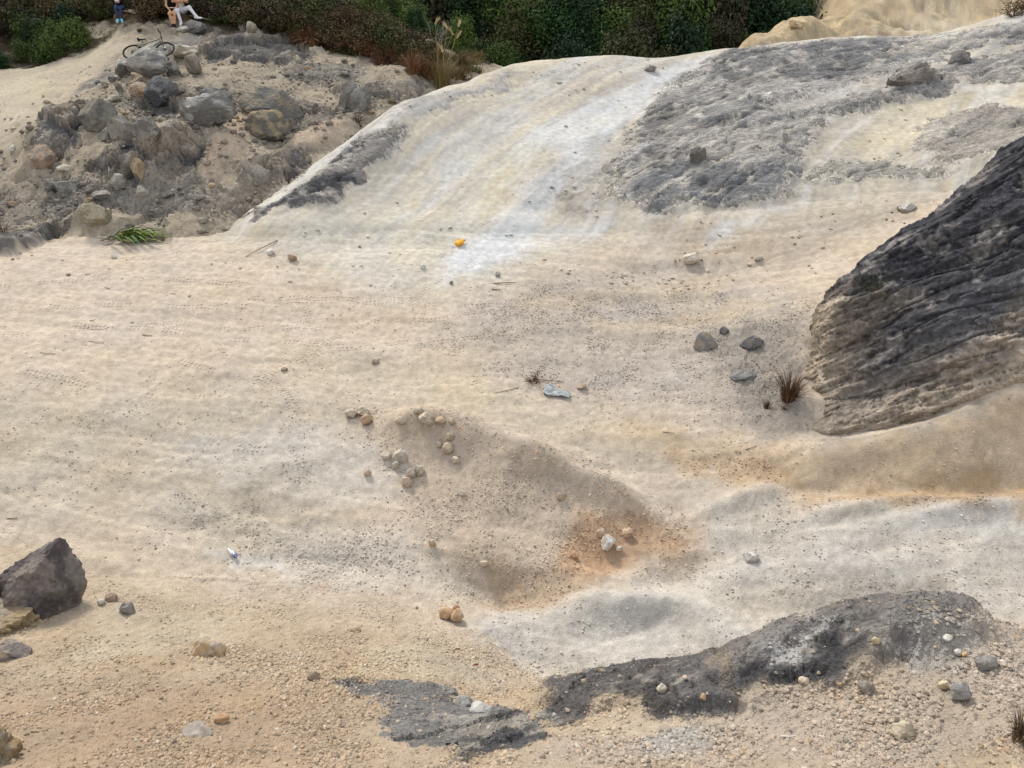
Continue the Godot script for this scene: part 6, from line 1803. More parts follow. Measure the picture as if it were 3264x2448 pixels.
func build_plants() -> void:
	var greens := [lin(40, 64, 36), lin(54, 80, 40), lin(34, 54, 36), lin(72, 90, 44), lin(46, 60, 38)]
	var bright := [lin(66, 104, 44), lin(82, 118, 52), lin(52, 88, 40)]
	var olive := [lin(84, 88, 48), lin(66, 72, 40), lin(104, 98, 56)]
	var browns := [lin(96, 76, 54), lin(78, 62, 48), lin(116, 92, 64), lin(60, 56, 42)]
	var reds := [lin(120, 82, 58), lin(104, 74, 56), lin(136, 98, 68), lin(88, 68, 52)]
	var straw := [lin(150, 130, 92), lin(122, 104, 72), lin(98, 84, 60)]
	# the wood on the hill behind: one mass of bushes and small trees
	var crowns: Array = []
	for k in 5:
		crowns.append(crown_mesh(300 + k, 2600, Vector3(1.0, 0.95, 1.0), 0.040, [Color(0.8, 0.8, 0.8), Color(1, 1, 1), Color(1.2, 1.2, 1.1)], 26))
	var where: Array = [[], [], [], [], []]
	var n := 0
	while n < 2600:
		n += 1
		var ang := rng.randf_range(-0.72, 0.72)
		var rad := sqrt(rng.randf_range(34.0 * 34.0, 74.0 * 74.0))
		var x := rad * sin(ang)
		var z := -rad * cos(ang)
		var q := cell_of(x, z)
		var land := top[int(q.x) * na + int(q.y)]
		if land != 5 and not (land == 3 and rad > 36.6):
			continue
		var crowded := false
		for who in ["person_1", "person_2", "person_3"]:
			var away: Vector2 = Vector2(x, z) - SPOT[who]
			if absf(away.x) < 1.8 and away.y > -1.9:
				crowded = true
		if crowded:
			continue
		var s := rng.randf_range(1.1, 3.4) * (0.75 if rad < 42.0 else 1.0) * (0.6 if land == 3 else 1.0)
		var b := Basis.from_euler(Vector3(0, rng.randf() * TAU, 0)).scaled(Vector3(s, s * rng.randf_range(0.6, 1.7), s))
		var tone: Color = greens[rng.randi() % greens.size()]
		var patch := n_big.get_noise_2d(x * 0.8, z * 0.8)
		if patch > 0.3:
			tone = tone.lerp(lin(74, 62, 46), 0.6)
		elif rng.randf() < 0.2:
			tone = tone.lerp(lin(96, 116, 52), 0.6)
		where[n % 5].append([Transform3D(b, Vector3(x, ground_at(x, z) - 0.25, z)), tone])
	for k in 5:
		var mm := MultiMesh.new()
		mm.transform_format = MultiMesh.TRANSFORM_3D
		mm.use_colors = true
		mm.mesh = crowns[k]
		mm.instance_count = where[k].size()
		for q in where[k].size():
			mm.set_instance_transform(q, where[k][q][0])
			mm.set_instance_color(q, where[k][q][1])
		var o := MultiMeshInstance3D.new()
		o.name = numbered("woodland")
		o.multimesh = mm
		o.material_override = mats["leaf"]
		add_child(o)
		tag(o, "dark green wood covering the hill behind the quarry", "", "", "stuff")
	bush("green_bush", spot("bush_bright_1", -0.2), Vector3(2.2, 2.0, 2.0), 401, bright, "bright green bush behind the white mound crest, left of the bright pair", "bush", "", 2600, 0.06)
	bush("green_bush", spot("bush_bright_2", -0.2), Vector3(2.0, 1.9, 1.9), 402, bright, "bright green bush behind the white mound crest, right of the bright pair", "bush", "", 2600, 0.06)
	bush("green_bush", spot("bush_bright_3", -0.2), Vector3(2.0, 1.2, 1.6), 403, bright, "low bright green bush beside the brown grass at the mound gap", "bush", "", 2000, 0.06)
	bush("small_tree", spot("tree_dark_1", -0.2), Vector3(2.6, 3.0, 2.4), 404, [lin(34, 58, 32), lin(44, 72, 38)], "dark leafy small tree left of the bright green pair", "tree", "", 3000, 0.07)
	bush("small_tree", spot("tree_dark_2", -0.3), Vector3(3.2, 3.0, 3.0), 405, [lin(38, 64, 40), lin(50, 78, 46)], "tall leafy tree high on the wooded hill near the top edge", "tree", "", 3400, 0.08)
	bush("olive_bush", spot("bush_olive_1", -0.2), Vector3(2.2, 1.3, 1.8), 406, olive, "yellowish bush just behind the left end of the mound crest", "bush", "", 2000, 0.06)
	bush("olive_bush", spot("bush_olive_2", -0.2), Vector3(1.3, 1.3, 1.2), 407, [lin(120, 130, 50), lin(98, 112, 46)], "small yellow-green bush in the undergrowth near the top edge", "bush", "", 1500, 0.05)
	bush("green_bush", spot("bush_left_1", -0.2), Vector3(2.0, 1.1, 1.4), 408, greens, "dark green bush at the top left corner", "bush", "", 2200, 0.05)
	bush("green_bush", spot("bush_left_2", -0.2), Vector3(1.8, 1.2, 1.4), 409, [lin(40, 60, 32), lin(54, 70, 38)], "green bush on the bank left of the person in the dark jacket", "bush", "", 2200, 0.05)
	bush("green_bush", spot("bush_left_3", -0.2), Vector3(2.2, 1.2, 1.5), 410, [lin(52, 72, 36), lin(40, 58, 32), lin(64, 82, 42)], "fresh green bush right of the man in white trousers", "bush", "", 2400, 0.05)
	bush("green_bush", spot("bush_left_4", -0.2), Vector3(2.0, 1.0, 1.4), 411, [lin(60, 74, 40), lin(46, 58, 34)], "ferny green bush above the upright blocks on the ridge", "bush", "", 2400, 0.045)
	# undergrowth on the bank at upper left
	var ferns: Array = []
	for k in 3:
		ferns.append(grass_mesh(500 + k, 46, 0.42, 0.42, 0.5, 0.012, [Color(0.8, 0.8, 0.8), Color(1, 1, 1), Color(1.3, 1.25, 1.1)]))
	var ground_leaves: Array = [crown_mesh(520, 900, Vector3(0.9, 0.55, 0.9), 0.032, [Color(0.8, 0.8, 0.8), Color(1.1, 1.1, 1.0)], 14), ferns[0], ferns[1], ferns[2]]
	scatter_plants("undergrowth", "brown and green fern undergrowth along the top of the rocky hillside", [Vector2(-21.99, -38.01), Vector2(-20.85, -35.66), Vector2(-19.71, -35.63), Vector2(-18.19, -35.27), Vector2(-16.63, -34.77), Vector2(-15.33, -33.88), Vector2(-14.22, -33.39), Vector2(-13.22, -33.08), Vector2(-11.69, -33.18), Vector2(-10.30, -33.17), Vector2(-8.47, -32.74), Vector2(-6.57, -31.73), Vector2(-4.35, -31.51), Vector2(-3.42, -30.62), Vector2(-3.13, -33.00), Vector2(-4.75, -34.91), Vector2(-9.77, -36.89)], 5200, ground_leaves, 0.5, 1.7, [lin(52, 62, 34), lin(74, 80, 42), lin(58, 60, 38), lin(84, 70, 48), lin(64, 54, 42), lin(92, 74, 54)], mats["leaf"])
	scatter_plants("red_grass", "reddish brown dry grass at the right end of the hillside top", [Vector2(-8.06, -32.40), Vector2(-7.15, -33.04), Vector2(-4.85, -34.22), Vector2(-3.21, -33.99), Vector2(-2.48, -30.10), Vector2(-2.73, -29.24), Vector2(-4.12, -30.99), Vector2(-5.85, -31.41)], 900, ferns, 1.0, 1.9, reds, mats["leaf"])
	scatter_plants("edge_scrub", "dark low scrub hanging over the edge of the left bank", [Vector2(-20.85, -35.66), Vector2(-20.38, -34.58), Vector2(-19.90, -34.66), Vector2(-19.88, -35.31), Vector2(-18.07, -34.97), Vector2(-16.57, -34.59), Vector2(-14.90, -33.20), Vector2(-13.85, -32.28), Vector2(-13.22, -32.53), Vector2(-11.91, -32.77), Vector2(-11.69, -33.18), Vector2(-15.16, -33.94), Vector2(-19.75, -35.76)], 1400, ground_leaves, 0.5, 0.9, [lin(48, 50, 36), lin(66, 56, 44), lin(58, 52, 38)], mats["leaf"])
	scatter_plants("straw_grass", "straw and green grass between the red grass and the mound crest", [Vector2(-3.36, -34.75), Vector2(-2.15, -34.51), Vector2(-0.86, -43.95), Vector2(-1.60, -30.64), Vector2(-2.32, -29.03), Vector2(-2.86, -29.81)], 700, ferns, 0.7, 1.5, [lin(132, 112, 74), lin(96, 92, 52), lin(110, 90, 62), lin(74, 84, 44)], mats["leaf"])
	tuft("dry_grass_tuft", spot("tuft_red_1"), 0.9, 0.6, 601, 160, reds, "big reddish dry grass tuft beside the plumed reeds")
	tuft("dry_grass_tuft", spot("tuft_red_2"), 0.75, 0.5, 602, 140, reds, "reddish dry grass tuft left of the big one by the reeds")
	tuft("dry_grass_tuft", spot("tuft_gap"), 0.9, 0.6, 603, 150, [lin(120, 104, 62), lin(136, 104, 70), lin(96, 96, 52)], "brown-green grass tuft in the gap behind the right mound crest")
	tuft("dry_grass_tuft", spot("tuft_gap_2"), 0.6, 0.4, 604, 120, reds, "small rust-coloured grass tuft at the left foot of the sand bank")
	tuft("dry_grass_tuft", spot("tuft_slab"), 0.62, 0.42, 605, 260, [lin(96, 70, 52), lin(78, 58, 46), lin(120, 92, 70), lin(64, 52, 44)], "brown dry grass tuft at the foot of the dark rock face")
	tuft("dry_grass_tuft", spot("tuft_slab_2"), 0.25, 0.16, 606, 70, [lin(84, 66, 52), lin(70, 58, 48)], "tiny brown tuft left below the larger tuft by the rock face")
	tuft("dry_grass_tuft", spot("tuft_slab_3"), 0.2, 0.2, 607, 60, [lin(70, 60, 52), lin(84, 70, 58)], "tiny dark tuft directly below the larger tuft by the rock face")
	tuft("dry_grass_tuft", spot("tuft_corner"), 0.24, 0.16, 608, 150, [lin(126, 106, 84), lin(104, 88, 70), lin(92, 78, 64)], "brown dry grass tuft at the bottom right corner")
	tuft("dry_grass_tuft", spot("tuft_gully"), 0.35, 0.35, 609, 60, straw, "thin straw grass tuft at the gully edge beside the mound")
	tuft("dry_grass_tuft", spot("tuft_far_left"), 0.3, 0.3, 610, 70, browns, "small dark tuft on the sandy track at the left edge")
	for q in [["scrub_bank_1", 611, "brown dry shrub at the top edge on the sand bank"], ["scrub_bank_2", 612, "brown dry shrub at the top right corner on the sand bank"]]:
		var s := thing("dry_shrub", spot(q[0], -0.05), q[2], "shrub")
		put(twigs_mesh(q[1], 26, 1.1, 0.012, lin(96, 78, 60)), "twigs", mats["cloth"], s)
		put(crown_mesh(q[1], 700, Vector3(1.3, 0.7, 1.1), 0.04, [lin(110, 86, 62), lin(88, 70, 54)], 16), "dead_leaves", mats["leaf"], s)
	var ball := put(twigs_mesh(620, 30, 0.42, 0.006, lin(58, 50, 46)), "dead_shrub", mats["cloth"])
	ball.position = spot("twig_ball", -0.02)
	tag(ball, "small dark leafless shrub at the gully beside the mound edge", "shrub")
	var dead := put(twigs_mesh(621, 14, 1.5, 0.014, lin(150, 142, 130)), "dead_shrub", mats["cloth"])
	dead.position = spot("dead_white", -0.05)
	tag(dead, "bare whitish twiggy shrub behind the red grass", "shrub")
	# reeds with plumes
	var reed := thing("plumed_reed", spot("reed", -0.05), "tall straw reed clump with pale feathery plumes at the mound edge", "reed")
	put(grass_mesh(630, 170, 1.5, 0.9, 0.4, 0.009, [lin(132, 112, 74), lin(104, 92, 60), lin(84, 84, 50)]), "blades", mats["leaf"], reed)
	for k in 7:
		var a := k * 0.9 + 0.4
		var lean := Vector3(0.25 + 0.35 * sin(a * 2.0), 0, 0.25 * cos(a * 3.0))
		var h := 1.7 + 0.45 * sin(k * 2.3)
		var base := Vector3(sin(a) * 0.2, 0, cos(a) * 0.15)
		var tip := base + lean + Vector3(0, h, 0)
		put(tube([base, base + lean * 0.35 + Vector3(0, h * 0.55, 0), tip], [0.009, 0.007, 0.005], 5, lin(150, 134, 96)), "stem", mats["cloth"], reed)
		var pl := put(grass_mesh(640 + k, 60, 0.34, 0.09, 0.3, 0.006, [lin(196, 178, 142), lin(172, 152, 116)]), "plume", mats["leaf"], reed)
		pl.position = tip - Vector3(0, 0.05, 0)
		pl.rotation = Vector3(0.1, a, -0.6)
	# the spiky plant lying on the sand
	var sp := thing("spiky_plant", spot("spiky", 0.03), "green spiky-leaved plant lying flat on the pale sand at left", "plant")
	var blade_tones := [lin(92, 122, 62), lin(116, 142, 72), lin(134, 148, 76), lin(78, 108, 70), lin(144, 140, 84), lin(150, 136, 98)]
	var rb := RandomNumberGenerator.new()
	rb.seed = 9
	for k in 54:
		var v := PackedVector3Array()
		var c := PackedColorArray()
		var idx := PackedInt32Array()
		var fan := rb.randf_range(-0.55, 0.75)
		var dry := k >= 44
		var l := rb.randf_range(0.55, 1.0) * (0.6 if dry else 1.0)
		var start := Vector3(rb.randf_range(0.0, 0.75), rb.randf_range(0.02, 0.12), rb.randf_range(-0.22, 0.3))
		var d := Vector3(cos(fan), 0, sin(fan))
		var side := Vector3(-d.z, 0.25, d.x)
		var rise := rb.randf_range(0.08, 0.38)
		var col: Color = blade_tones[5 if dry else rb.randi() % 5] * rb.randf_range(0.8, 1.2)
		for s in 6:
			var t := s / 5.0
			var p := start + d * l * t + Vector3(0, rise * 4.0 * t * (1.0 - t) * 0.5 + 0.05 * t, 0)
			var w := (0.032 if not dry else 0.012) * (1.0 - pow(absf(t - 0.35) / 0.65, 2.0)) + 0.002
			v.append(p - side * w)
			v.append(p + Vector3(0, -w * 0.5, 0))
			v.append(p + side * w)
			for q in 3:
				c.append(col)
		for s in 5:
			var q := s * 3
			idx.append_array([q, q + 1, q + 3, q + 1, q + 4, q + 3, q + 1, q + 2, q + 4, q + 2, q + 5, q + 4])
		put(mesh_of(v, c, idx), "leaf", mats["leaf"], sp)
	put(twigs_mesh(650, 9, 0.5, 0.012, lin(120, 100, 80), 0.9), "stem", mats["cloth"], sp)
	# the sprig growing out of the dark rock face
	var sg := thing("sprig", Vector3(5.93, 3.36, -12.58), "thin green sprig growing out of the dark rock face", "plant")
	for k in 8:
		var a := -0.5 + k * 0.22
		var d := Vector3(-0.40 + 0.10 * k, 0.30 + 0.06 * sin(k * 1.9), 0.30 + 0.05 * cos(k * 2.7))
		put(tube([Vector3.ZERO, d * 0.5 + Vector3(0, -0.03, 0.03), d], [0.006, 0.004, 0.002], 5, lin(70, 70, 50)), "stem", mats["cloth"], sg)
		for q in 5:
			var t := 0.45 + 0.55 * q / 4.0
			var lf := put(grass_mesh(660 + k * 10 + q, 3, 0.07, 0.05, 0.4, 0.006, [lin(40, 54, 36), lin(52, 66, 42)]), "leaf", mats["leaf"], sg)
			lf.position = d * t + Vector3(0, -0.03, 0.03) * (1.0 - t)
	# a heap of dead twigs and leaves
	var heap := thing("dead_branch", spot("twig_heap", 0.01), "heap of dark dry twigs and leaves left of the grey rag", "branch")
	put(twigs_mesh(670, 12, 0.42, 0.006, lin(92, 74, 58), 0.7), "twigs", mats["cloth"], heap)
	put(crown_mesh(671, 160, Vector3(0.5, 0.12, 0.4), 0.02, [lin(96, 68, 54), lin(78, 62, 50), lin(112, 84, 62)], 8), "dead_leaves", mats["leaf"], heap)
	var stick_list := [
		[-8.96, -16.61, 0.008, 0.16, 0.40, lin(140, 124, 104), "twig", "dry twig on the pale floor below the spiky plant", "twig"],
		[-7.43, -16.38, 0.008, 0.12, 0.10, lin(130, 116, 98), "twig", "short twig on the pale floor right of the spiky plant", "twig"],
		[-7.46, -14.80, 0.015, 0.20, 0.15, lin(178, 158, 128), "wood_piece", "pale split piece of wood on the tracked floor", "wood"],
		[-8.73, -15.03, 0.008, 0.32, -1.20, lin(176, 160, 136), "twig", "pale twig pointing uphill on the floor at left", "twig"],
		[-9.10, -13.97, 0.006, 0.30, 0.00, lin(140, 126, 108), "twig", "thin straight twig on the floor at the left edge", "twig"],
		[-8.39, -14.49, 0.006, 0.30, 0.10, lin(150, 134, 114), "twig", "thin twig just above the floor track at left", "twig"],
		[-0.41, -16.81, 0.012, 0.50, -0.05, lin(128, 114, 100), "stick", "long grey stick on the gravel at the foot of the mound", "stick"],
		[-0.45, -16.57, 0.014, 0.20, 0.10, lin(132, 128, 122), "stick", "short grey stick right below the long grey stick", "stick"],
		[3.82, -11.14, 0.007, 0.22, -0.35, lin(120, 108, 98), "twig", "dark twig at the edge of the grey gravel by the channel", "twig"],
		[2.57, -11.74, 0.007, 0.20, 0.30, lin(128, 112, 98), "twig", "dark twig on the sand above the channel", "twig"],
		[-4.14, -4.76, 0.006, 0.11, -0.05, lin(104, 90, 78), "twig", "dark twig near the bottom left corner", "twig"],
		[1.88, -3.85, 0.005, 0.10, 0.00, lin(222, 218, 210), "stick", "small white stick on the near gravel at bottom right", "stick"],
		[0.38, -13.31, 0.008, 0.60, 0.10, lin(104, 86, 70), "stick", "dark crooked stick reaching right from the twig heap", "stick"],
		[0.12, -13.05, 0.007, 0.50, 2.70, lin(110, 90, 74), "stick", "thin dark stick reaching left from the twig heap", "stick"],
		[-5.64, -18.67, 0.014, 0.90, 2.30, lin(150, 134, 112), "stick", "bent brown stick at the gully mouth left of the mound", "stick"],
		[-7.62, -9.80, 0.008, 0.14, -0.20, lin(120, 106, 90), "twig", "dark twig on the sand near the left edge", "twig"],
	]
	for s in stick_list:
		var l: float = s[3]
		var a: float = s[4]
		var p := on_ground(s[0], s[1], s[2])
		var e := on_ground(s[0] + cos(a) * l, s[1] + sin(a) * l, s[2])
		var mid := (p + e) * 0.5 + Vector3(0.02 * l, 0.03 * l, 0.06 * l)
		var o := put(tube([Vector3.ZERO, mid - p, e - p], [s[2], s[2] * 0.9, s[2] * 0.6], 6, s[5]), s[6], mats["cloth"])
		o.position = p
		tag(o, s[7], s[8])


# ---------------------------------------------------------------- small things on the ground
func build_things() -> void:
	# yellow plastic can
	var can := thing("plastic_can", spot("can", 0.055), "yellow plastic can with dark cap lying on the white slope", "can")
	var yellow := plain("yellow", lin(226, 162, 52), 0.45)
	var pr := PackedVector2Array([Vector2(-0.11, -0.055), Vector2(-0.09, -0.07), Vector2(0.055, -0.07), Vector2(0.085, -0.035), Vector2(0.085, 0.035), Vector2(0.055, 0.07), Vector2(-0.09, 0.07), Vector2(-0.11, 0.055)])
	var st := SurfaceTool.new()
	st.begin(Mesh.PRIMITIVE_TRIANGLES)
	var rings := [[-0.05, 0.85], [-0.04, 1.0], [0.04, 1.0], [0.05, 0.85]]
	for k in 3:
		for i in pr.size():
			var p0: Vector2 = pr[i]
			var p1: Vector2 = pr[(i + 1) % pr.size()]
			var a := Vector3(p0.x * rings[k][1], rings[k][0], p0.y * rings[k][1])
			var b := Vector3(p1.x * rings[k][1], rings[k][0], p1.y * rings[k][1])
			var c := Vector3(p0.x * rings[k + 1][1], rings[k + 1][0], p0.y * rings[k + 1][1])
			var d := Vector3(p1.x * rings[k + 1][1], rings[k + 1][0], p1.y * rings[k + 1][1])
			for q in [a, b, c, b, d, c]:
				st.add_vertex(q)
	for e in [0, 3]:
		for i in pr.size():
			var p0: Vector2 = pr[i]
			var p1: Vector2 = pr[(i + 1) % pr.size()]
			var f: float = rings[e][1]
			var tri := [Vector3(0, rings[e][0], 0), Vector3(p0.x * f, rings[e][0], p0.y * f), Vector3(p1.x * f, rings[e][0], p1.y * f)]
			if e == 0:
				tri.reverse()
			for q in tri:
				st.add_vertex(q)
	st.generate_normals()
	put(st.commit(), "body", yellow, can)
	put(tube([Vector3(0.08, 0, 0), Vector3(0.115, 0, 0), Vector3(0.15, 0, 0.0)], [0.028, 0.022, 0.02], 12), "neck", plain("orange", lin(206, 128, 48), 0.5), can)
	put(tube([Vector3(0.03, 0.02, -0.07), Vector3(0.03, 0.02, -0.095)], [0.024, 0.024], 12), "cap", plain("black_plastic", lin(38, 34, 32), 0.5), can)
	put(tube([Vector3(-0.09, 0.03, -0.068), Vector3(-0.07, 0.03, -0.10), Vector3(-0.01, 0.03, -0.10), Vector3(0.01, 0.03, -0.068)], [0.011], 8), "handle", yellow, can)
	can.rotation = Vector3(0.35, 0.75, 0.25)
	# water bottle
	var bt := thing("plastic_bottle", spot("bottle", 0.034), "clear plastic bottle with blue end lying on the sand at left", "bottle")
	var clear := StandardMaterial3D.new()
	clear.albedo_color = Color(0.86, 0.9, 0.92, 0.28)
	clear.transparency = BaseMaterial3D.TRANSPARENCY_ALPHA
	clear.roughness = 0.12
	var prof := [[-0.115, 0.020], [-0.11, 0.031], [-0.06, 0.032], [-0.05, 0.030], [-0.04, 0.032], [0.04, 0.032], [0.07, 0.024], [0.085, 0.014]]
	var path: Array = []
	var rad: Array = []
	for p in prof:
		path.append(Vector3(p[0], 0, 0))
		rad.append(p[1])
	put(tube(path, rad, 16), "body", clear, bt)
	put(tube([Vector3(-0.03, 0, 0), Vector3(0.03, 0, 0)], [0.0332, 0.0332], 16), "label", plain("bottle_label", lin(196, 204, 214), 0.5), bt)
	put(tube([Vector3(0.083, 0, 0), Vector3(0.088, 0, 0), Vector3(0.102, 0, 0)], [0.026, 0.032, 0.031], 16), "cap", plain("blue", lin(66, 96, 190), 0.4), bt)
	put(tube([Vector3(0.100, 0, 0), Vector3(0.104, 0, 0)], [0.018, 0.017], 16), "cap_top", plain("cap_pale", lin(206, 214, 226), 0.5), bt)
	bt.rotation = Vector3(0, -0.75, 0)
	# grey rag
	var v := PackedVector3Array()
	var c := PackedColorArray()
	var idx := PackedInt32Array()
	var nu := 40
	var nv := 18
	for i in nv:
		for j in nu:
			var u := j / (nu - 1.0)
			var w := i / (nv - 1.0) - 0.5
			var half := 0.09 + 0.09 * exp(-pow((u - 0.2) * 4.0, 2.0))
			var y := 0.012 + 0.035 * absf(sin(w * 9.0 + u * 4.0)) * (1.0 - 0.5 * u) + 0.10 * exp(-pow((u - 0.2) * 6.0, 2.0) - pow((w + 0.15) * 4.0, 2.0))
			y += 0.02 * n_mid.get_noise_2d(u * 6.0, w * 6.0)
			v.append(Vector3(u * 0.5 - 0.25, maxf(y, 0.004), w * half * 2.0 + u * 0.10))
			var tone := 1.0 + 0.4 * n_mid.get_noise_2d(u * 4.0 + 5.0, w * 9.0)
			c.append(lin(164, 170, 172) * tone)
	for i in nv - 1:
		for j in nu - 1:
			var p := i * nu + j
			idx.append_array([p, p + 1, p + nu, p + 1, p + nu + 1, p + nu])
	var rag := put(mesh_of(v, c, idx), "grey_rag", mats["cloth"])
	rag.position = spot("rag", 0.005)
	rag.rotation = Vector3(0, -0.25, 0)
	tag(rag, "crumpled blue-grey rag lying on the gravel in the middle", "rag")
	# fallen leaves on the near slope
	for q in [["leaf_rust", lin(150, 84, 62), "rust-red fallen leaf on the near gravel slope", 0.045, 0.2], ["leaf_brown", lin(120, 96, 78), "grey-brown curled leaf above the rust-red leaf", 0.035, -0.3]]:
		var l: float = q[3]
		var lv := PackedVector3Array()
		var li := PackedInt32Array()
		for s in 6:
			var t := s / 5.0
			var w: float = l * 0.35 * sin(PI * (0.06 + 0.9 * t))
			lv.append(Vector3((t - 0.5) * 2.0 * l, 0.012 + 0.02 * t * t, -w))
			lv.append(Vector3((t - 0.5) * 2.0 * l, 0.004, 0))
			lv.append(Vector3((t - 0.5) * 2.0 * l, 0.012 + 0.01 * t, w))
		for s in 5:
			var b := s * 3
			li.append_array([b, b + 1, b + 3, b + 1, b + 4, b + 3, b + 1, b + 2, b + 4, b + 2, b + 5, b + 4])
		var o := put(mesh_of(lv, PackedColorArray(), li), "fallen_leaf", plain(q[0], q[1], 0.7))
		o.position = spot(q[0], 0.004)
		o.rotation = Vector3(0, q[4], 0)
		tag(o, q[2], "leaf")
	# tread marks: short low ridges of pushed-up sand across each wheel path
	var lug: ArrayMesh = stone_mesh(70, Vector3(1.0, 0.22, 0.36), 0, 0.25, Color(1, 1, 1), Color(0.92, 0.92, 0.92), 2, true)
	var marks: Array = []
	for way in [
		[Vector2(-10.61, -15.76), Vector2(-7.67, -15.98), Vector2(-4.62, -16.01), Vector2(-2.08, -16.34)],
		[Vector2(-9.24, -15.10), Vector2(-6.66, -14.95), Vector2(-3.21, -14.61)],
		[Vector2(-10.20, -14.63), Vector2(-7.68, -15.20), Vector2(-4.47, -15.28), Vector2(-1.41, -15.42), Vector2(1.44, -16.23)],
		[Vector2(-6.83, -14.12), Vector2(-4.38, -13.30), Vector2(-3.77, -12.48)],
		[Vector2(-5.35, -13.07), Vector2(-4.78, -13.50), Vector2(-3.72, -14.38), Vector2(-1.92, -14.73)],
		[Vector2(-4.62, -11.63), Vector2(-3.61, -11.36), Vector2(-2.62, -10.92)],
		[Vector2(-4.22, -14.10), Vector2(-2.94, -15.34), Vector2(-0.61, -17.95)],
		[Vector2(-2.35, -17.07), Vector2(-1.61, -18.44), Vector2(-0.54, -19.79)],
		[Vector2(0.65, -27.20), Vector2(3.75, -28.40), Vector2(6.29, -29.57)],
		[Vector2(-5.50, -16.34), Vector2(-3.05, -16.09), Vector2(-0.06, -15.94), Vector2(2.16, -16.38)],
		[Vector2(-11.19, -16.51), Vector2(-9.02, -17.08), Vector2(-5.64, -16.88)],
		[Vector2(-9.00, -13.34), Vector2(-6.42, -12.96), Vector2(-4.98, -12.97)],
		[Vector2(-1.91, -14.64), Vector2(0.91, -15.46), Vector2(3.95, -16.26)],
	]:
		var total := 0.0
		for k in way.size() - 1:
			total += (way[k + 1] - way[k]).length()
		var step := 0.085
		for s in int(total / step):
			var d := s * step
			var k := 0
			while k < way.size() - 2 and d > (way[k + 1] - way[k]).length():
				d -= (way[k + 1] - way[k]).length()
				k += 1
			var dir: Vector2 = (way[k + 1] - way[k]).normalized()
			var p: Vector2 = way[k] + dir * d
			p += Vector2(-dir.y, dir.x) * 0.25 * n_mid.get_noise_2d(s * 0.03, way[0].x * 3.0)
			if n_patch.get_noise_2d(p.x * 1.2, p.y * 1.2) < -0.12:
				continue
			for side in [-1.0, 1.0]:
				var q: Vector2 = p + Vector2(-dir.y, dir.x) * side * 0.045
				var b: Basis = Basis(Vector3.UP, atan2(dir.x, dir.y) + side * 0.5).scaled(Vector3(0.066, 0.066, 0.066) * rng.randf_range(0.8, 1.2))
				var cell := cell_of(q.x, q.y)
				var f := int(cell.x) * na + int(cell.y)
				marks.append([Transform3D(b, on_ground(q.x, q.y, 0.002)), Color(cr[f], cg[f], cb[f]) * 0.88])
	var mm := MultiMesh.new()
	mm.transform_format = MultiMesh.TRANSFORM_3D
	mm.use_colors = true
	mm.mesh = lug
	mm.instance_count = marks.size()
	for k in marks.size():
		mm.set_instance_transform(k, marks[k][0])
		mm.set_instance_color(k, marks[k][1])
	var tm := MultiMeshInstance3D.new()
	tm.name = "tread_marks"
	tm.multimesh = mm
	tm.material_override = mats["pebble"]
	add_child(tm)
	tag(tm, "motorcycle tread marks pressed into the pale sand floor", "", "", "stuff")
	# crumbs of earth over the dug heap
	var crumbs: Array = []
	for k in 4:
		crumbs.append(stone_mesh(850 + k, Vector3(1.0, 0.75, 0.85), 6, 0.35, Color(1, 1, 1), Color(0.88, 0.85, 0.8), 2, false))
	scatter_plants("earth_crumbs", "crumbs of brown earth and small stones over the dug heap", [Vector2(-2.98, -12.63), Vector2(-1.70, -12.49), Vector2(-0.84, -11.86), Vector2(0.72, -11.19), Vector2(1.82, -10.64), Vector2(2.59, -9.88), Vector2(1.63, -9.57), Vector2(0.55, -10.48), Vector2(-0.80, -10.92), Vector2(-1.32, -10.72), Vector2(-1.85, -10.76), Vector2(-2.45, -11.84)], 1700, crumbs, 0.02, 0.085, [lin(190, 168, 140), lin(178, 154, 126), lin(196, 180, 158), lin(186, 150, 118)], mats["pebble"])
	scatter_plants("earth_crumbs", "loose stones in the brown hollow of the dug heap", [Vector2(-0.46, -9.49), Vector2(0.50, -9.21), Vector2(1.28, -9.57), Vector2(2.03, -9.49), Vector2(1.50, -9.02), Vector2(1.20, -8.66), Vector2(-0.17, -8.62), Vector2(-0.70, -8.76)], 1100, crumbs, 0.02, 0.075, [lin(190, 164, 134), lin(182, 144, 110), lin(200, 186, 166)], mats["pebble"])
	# the dark rock on the slope at the left edge
	var lr := thing("rock_outcrop", Vector3(-5.94, 0.83, -7.77), "dark peaked rock with an ochre face on the near slope at the left edge", "rock")
	var dk := put(stone_mesh(801, Vector3(0.95, 1.25, 0.9), 9, 0.2, lin(100, 94, 94), lin(138, 130, 124), 5, false), "dark_face", mats["stone"], lr)
	dk.position = Vector3(-0.04, 0.20, -0.12)
	dk.rotation_degrees = Vector3(-8, 20, -14)
	var oc := put(stone_mesh(805, Vector3(1.25, 1.0, 0.8), 6, 0.3, lin(166, 156, 140), lin(164, 146, 118), 5, false), "ochre_face", mats["stone"], lr)
	oc.position = Vector3(-0.42, 0.02, 0.50)
	oc.rotation_degrees = Vector3(0, -15, 8)
	var tp := put(stone_mesh(807, Vector3(0.5, 0.35, 0.5), 7, 0.2, lin(72, 68, 70), lin(100, 96, 94), 4, false), "dark_cap", mats["stone"], lr)
	tp.position = Vector3(-0.78, 0.42, 0.0)
	var cn := thing("rock_outcrop", Vector3(-3.95, 2.54, -4.24), "ochre earthy outcrop in the bottom left corner", "rock")
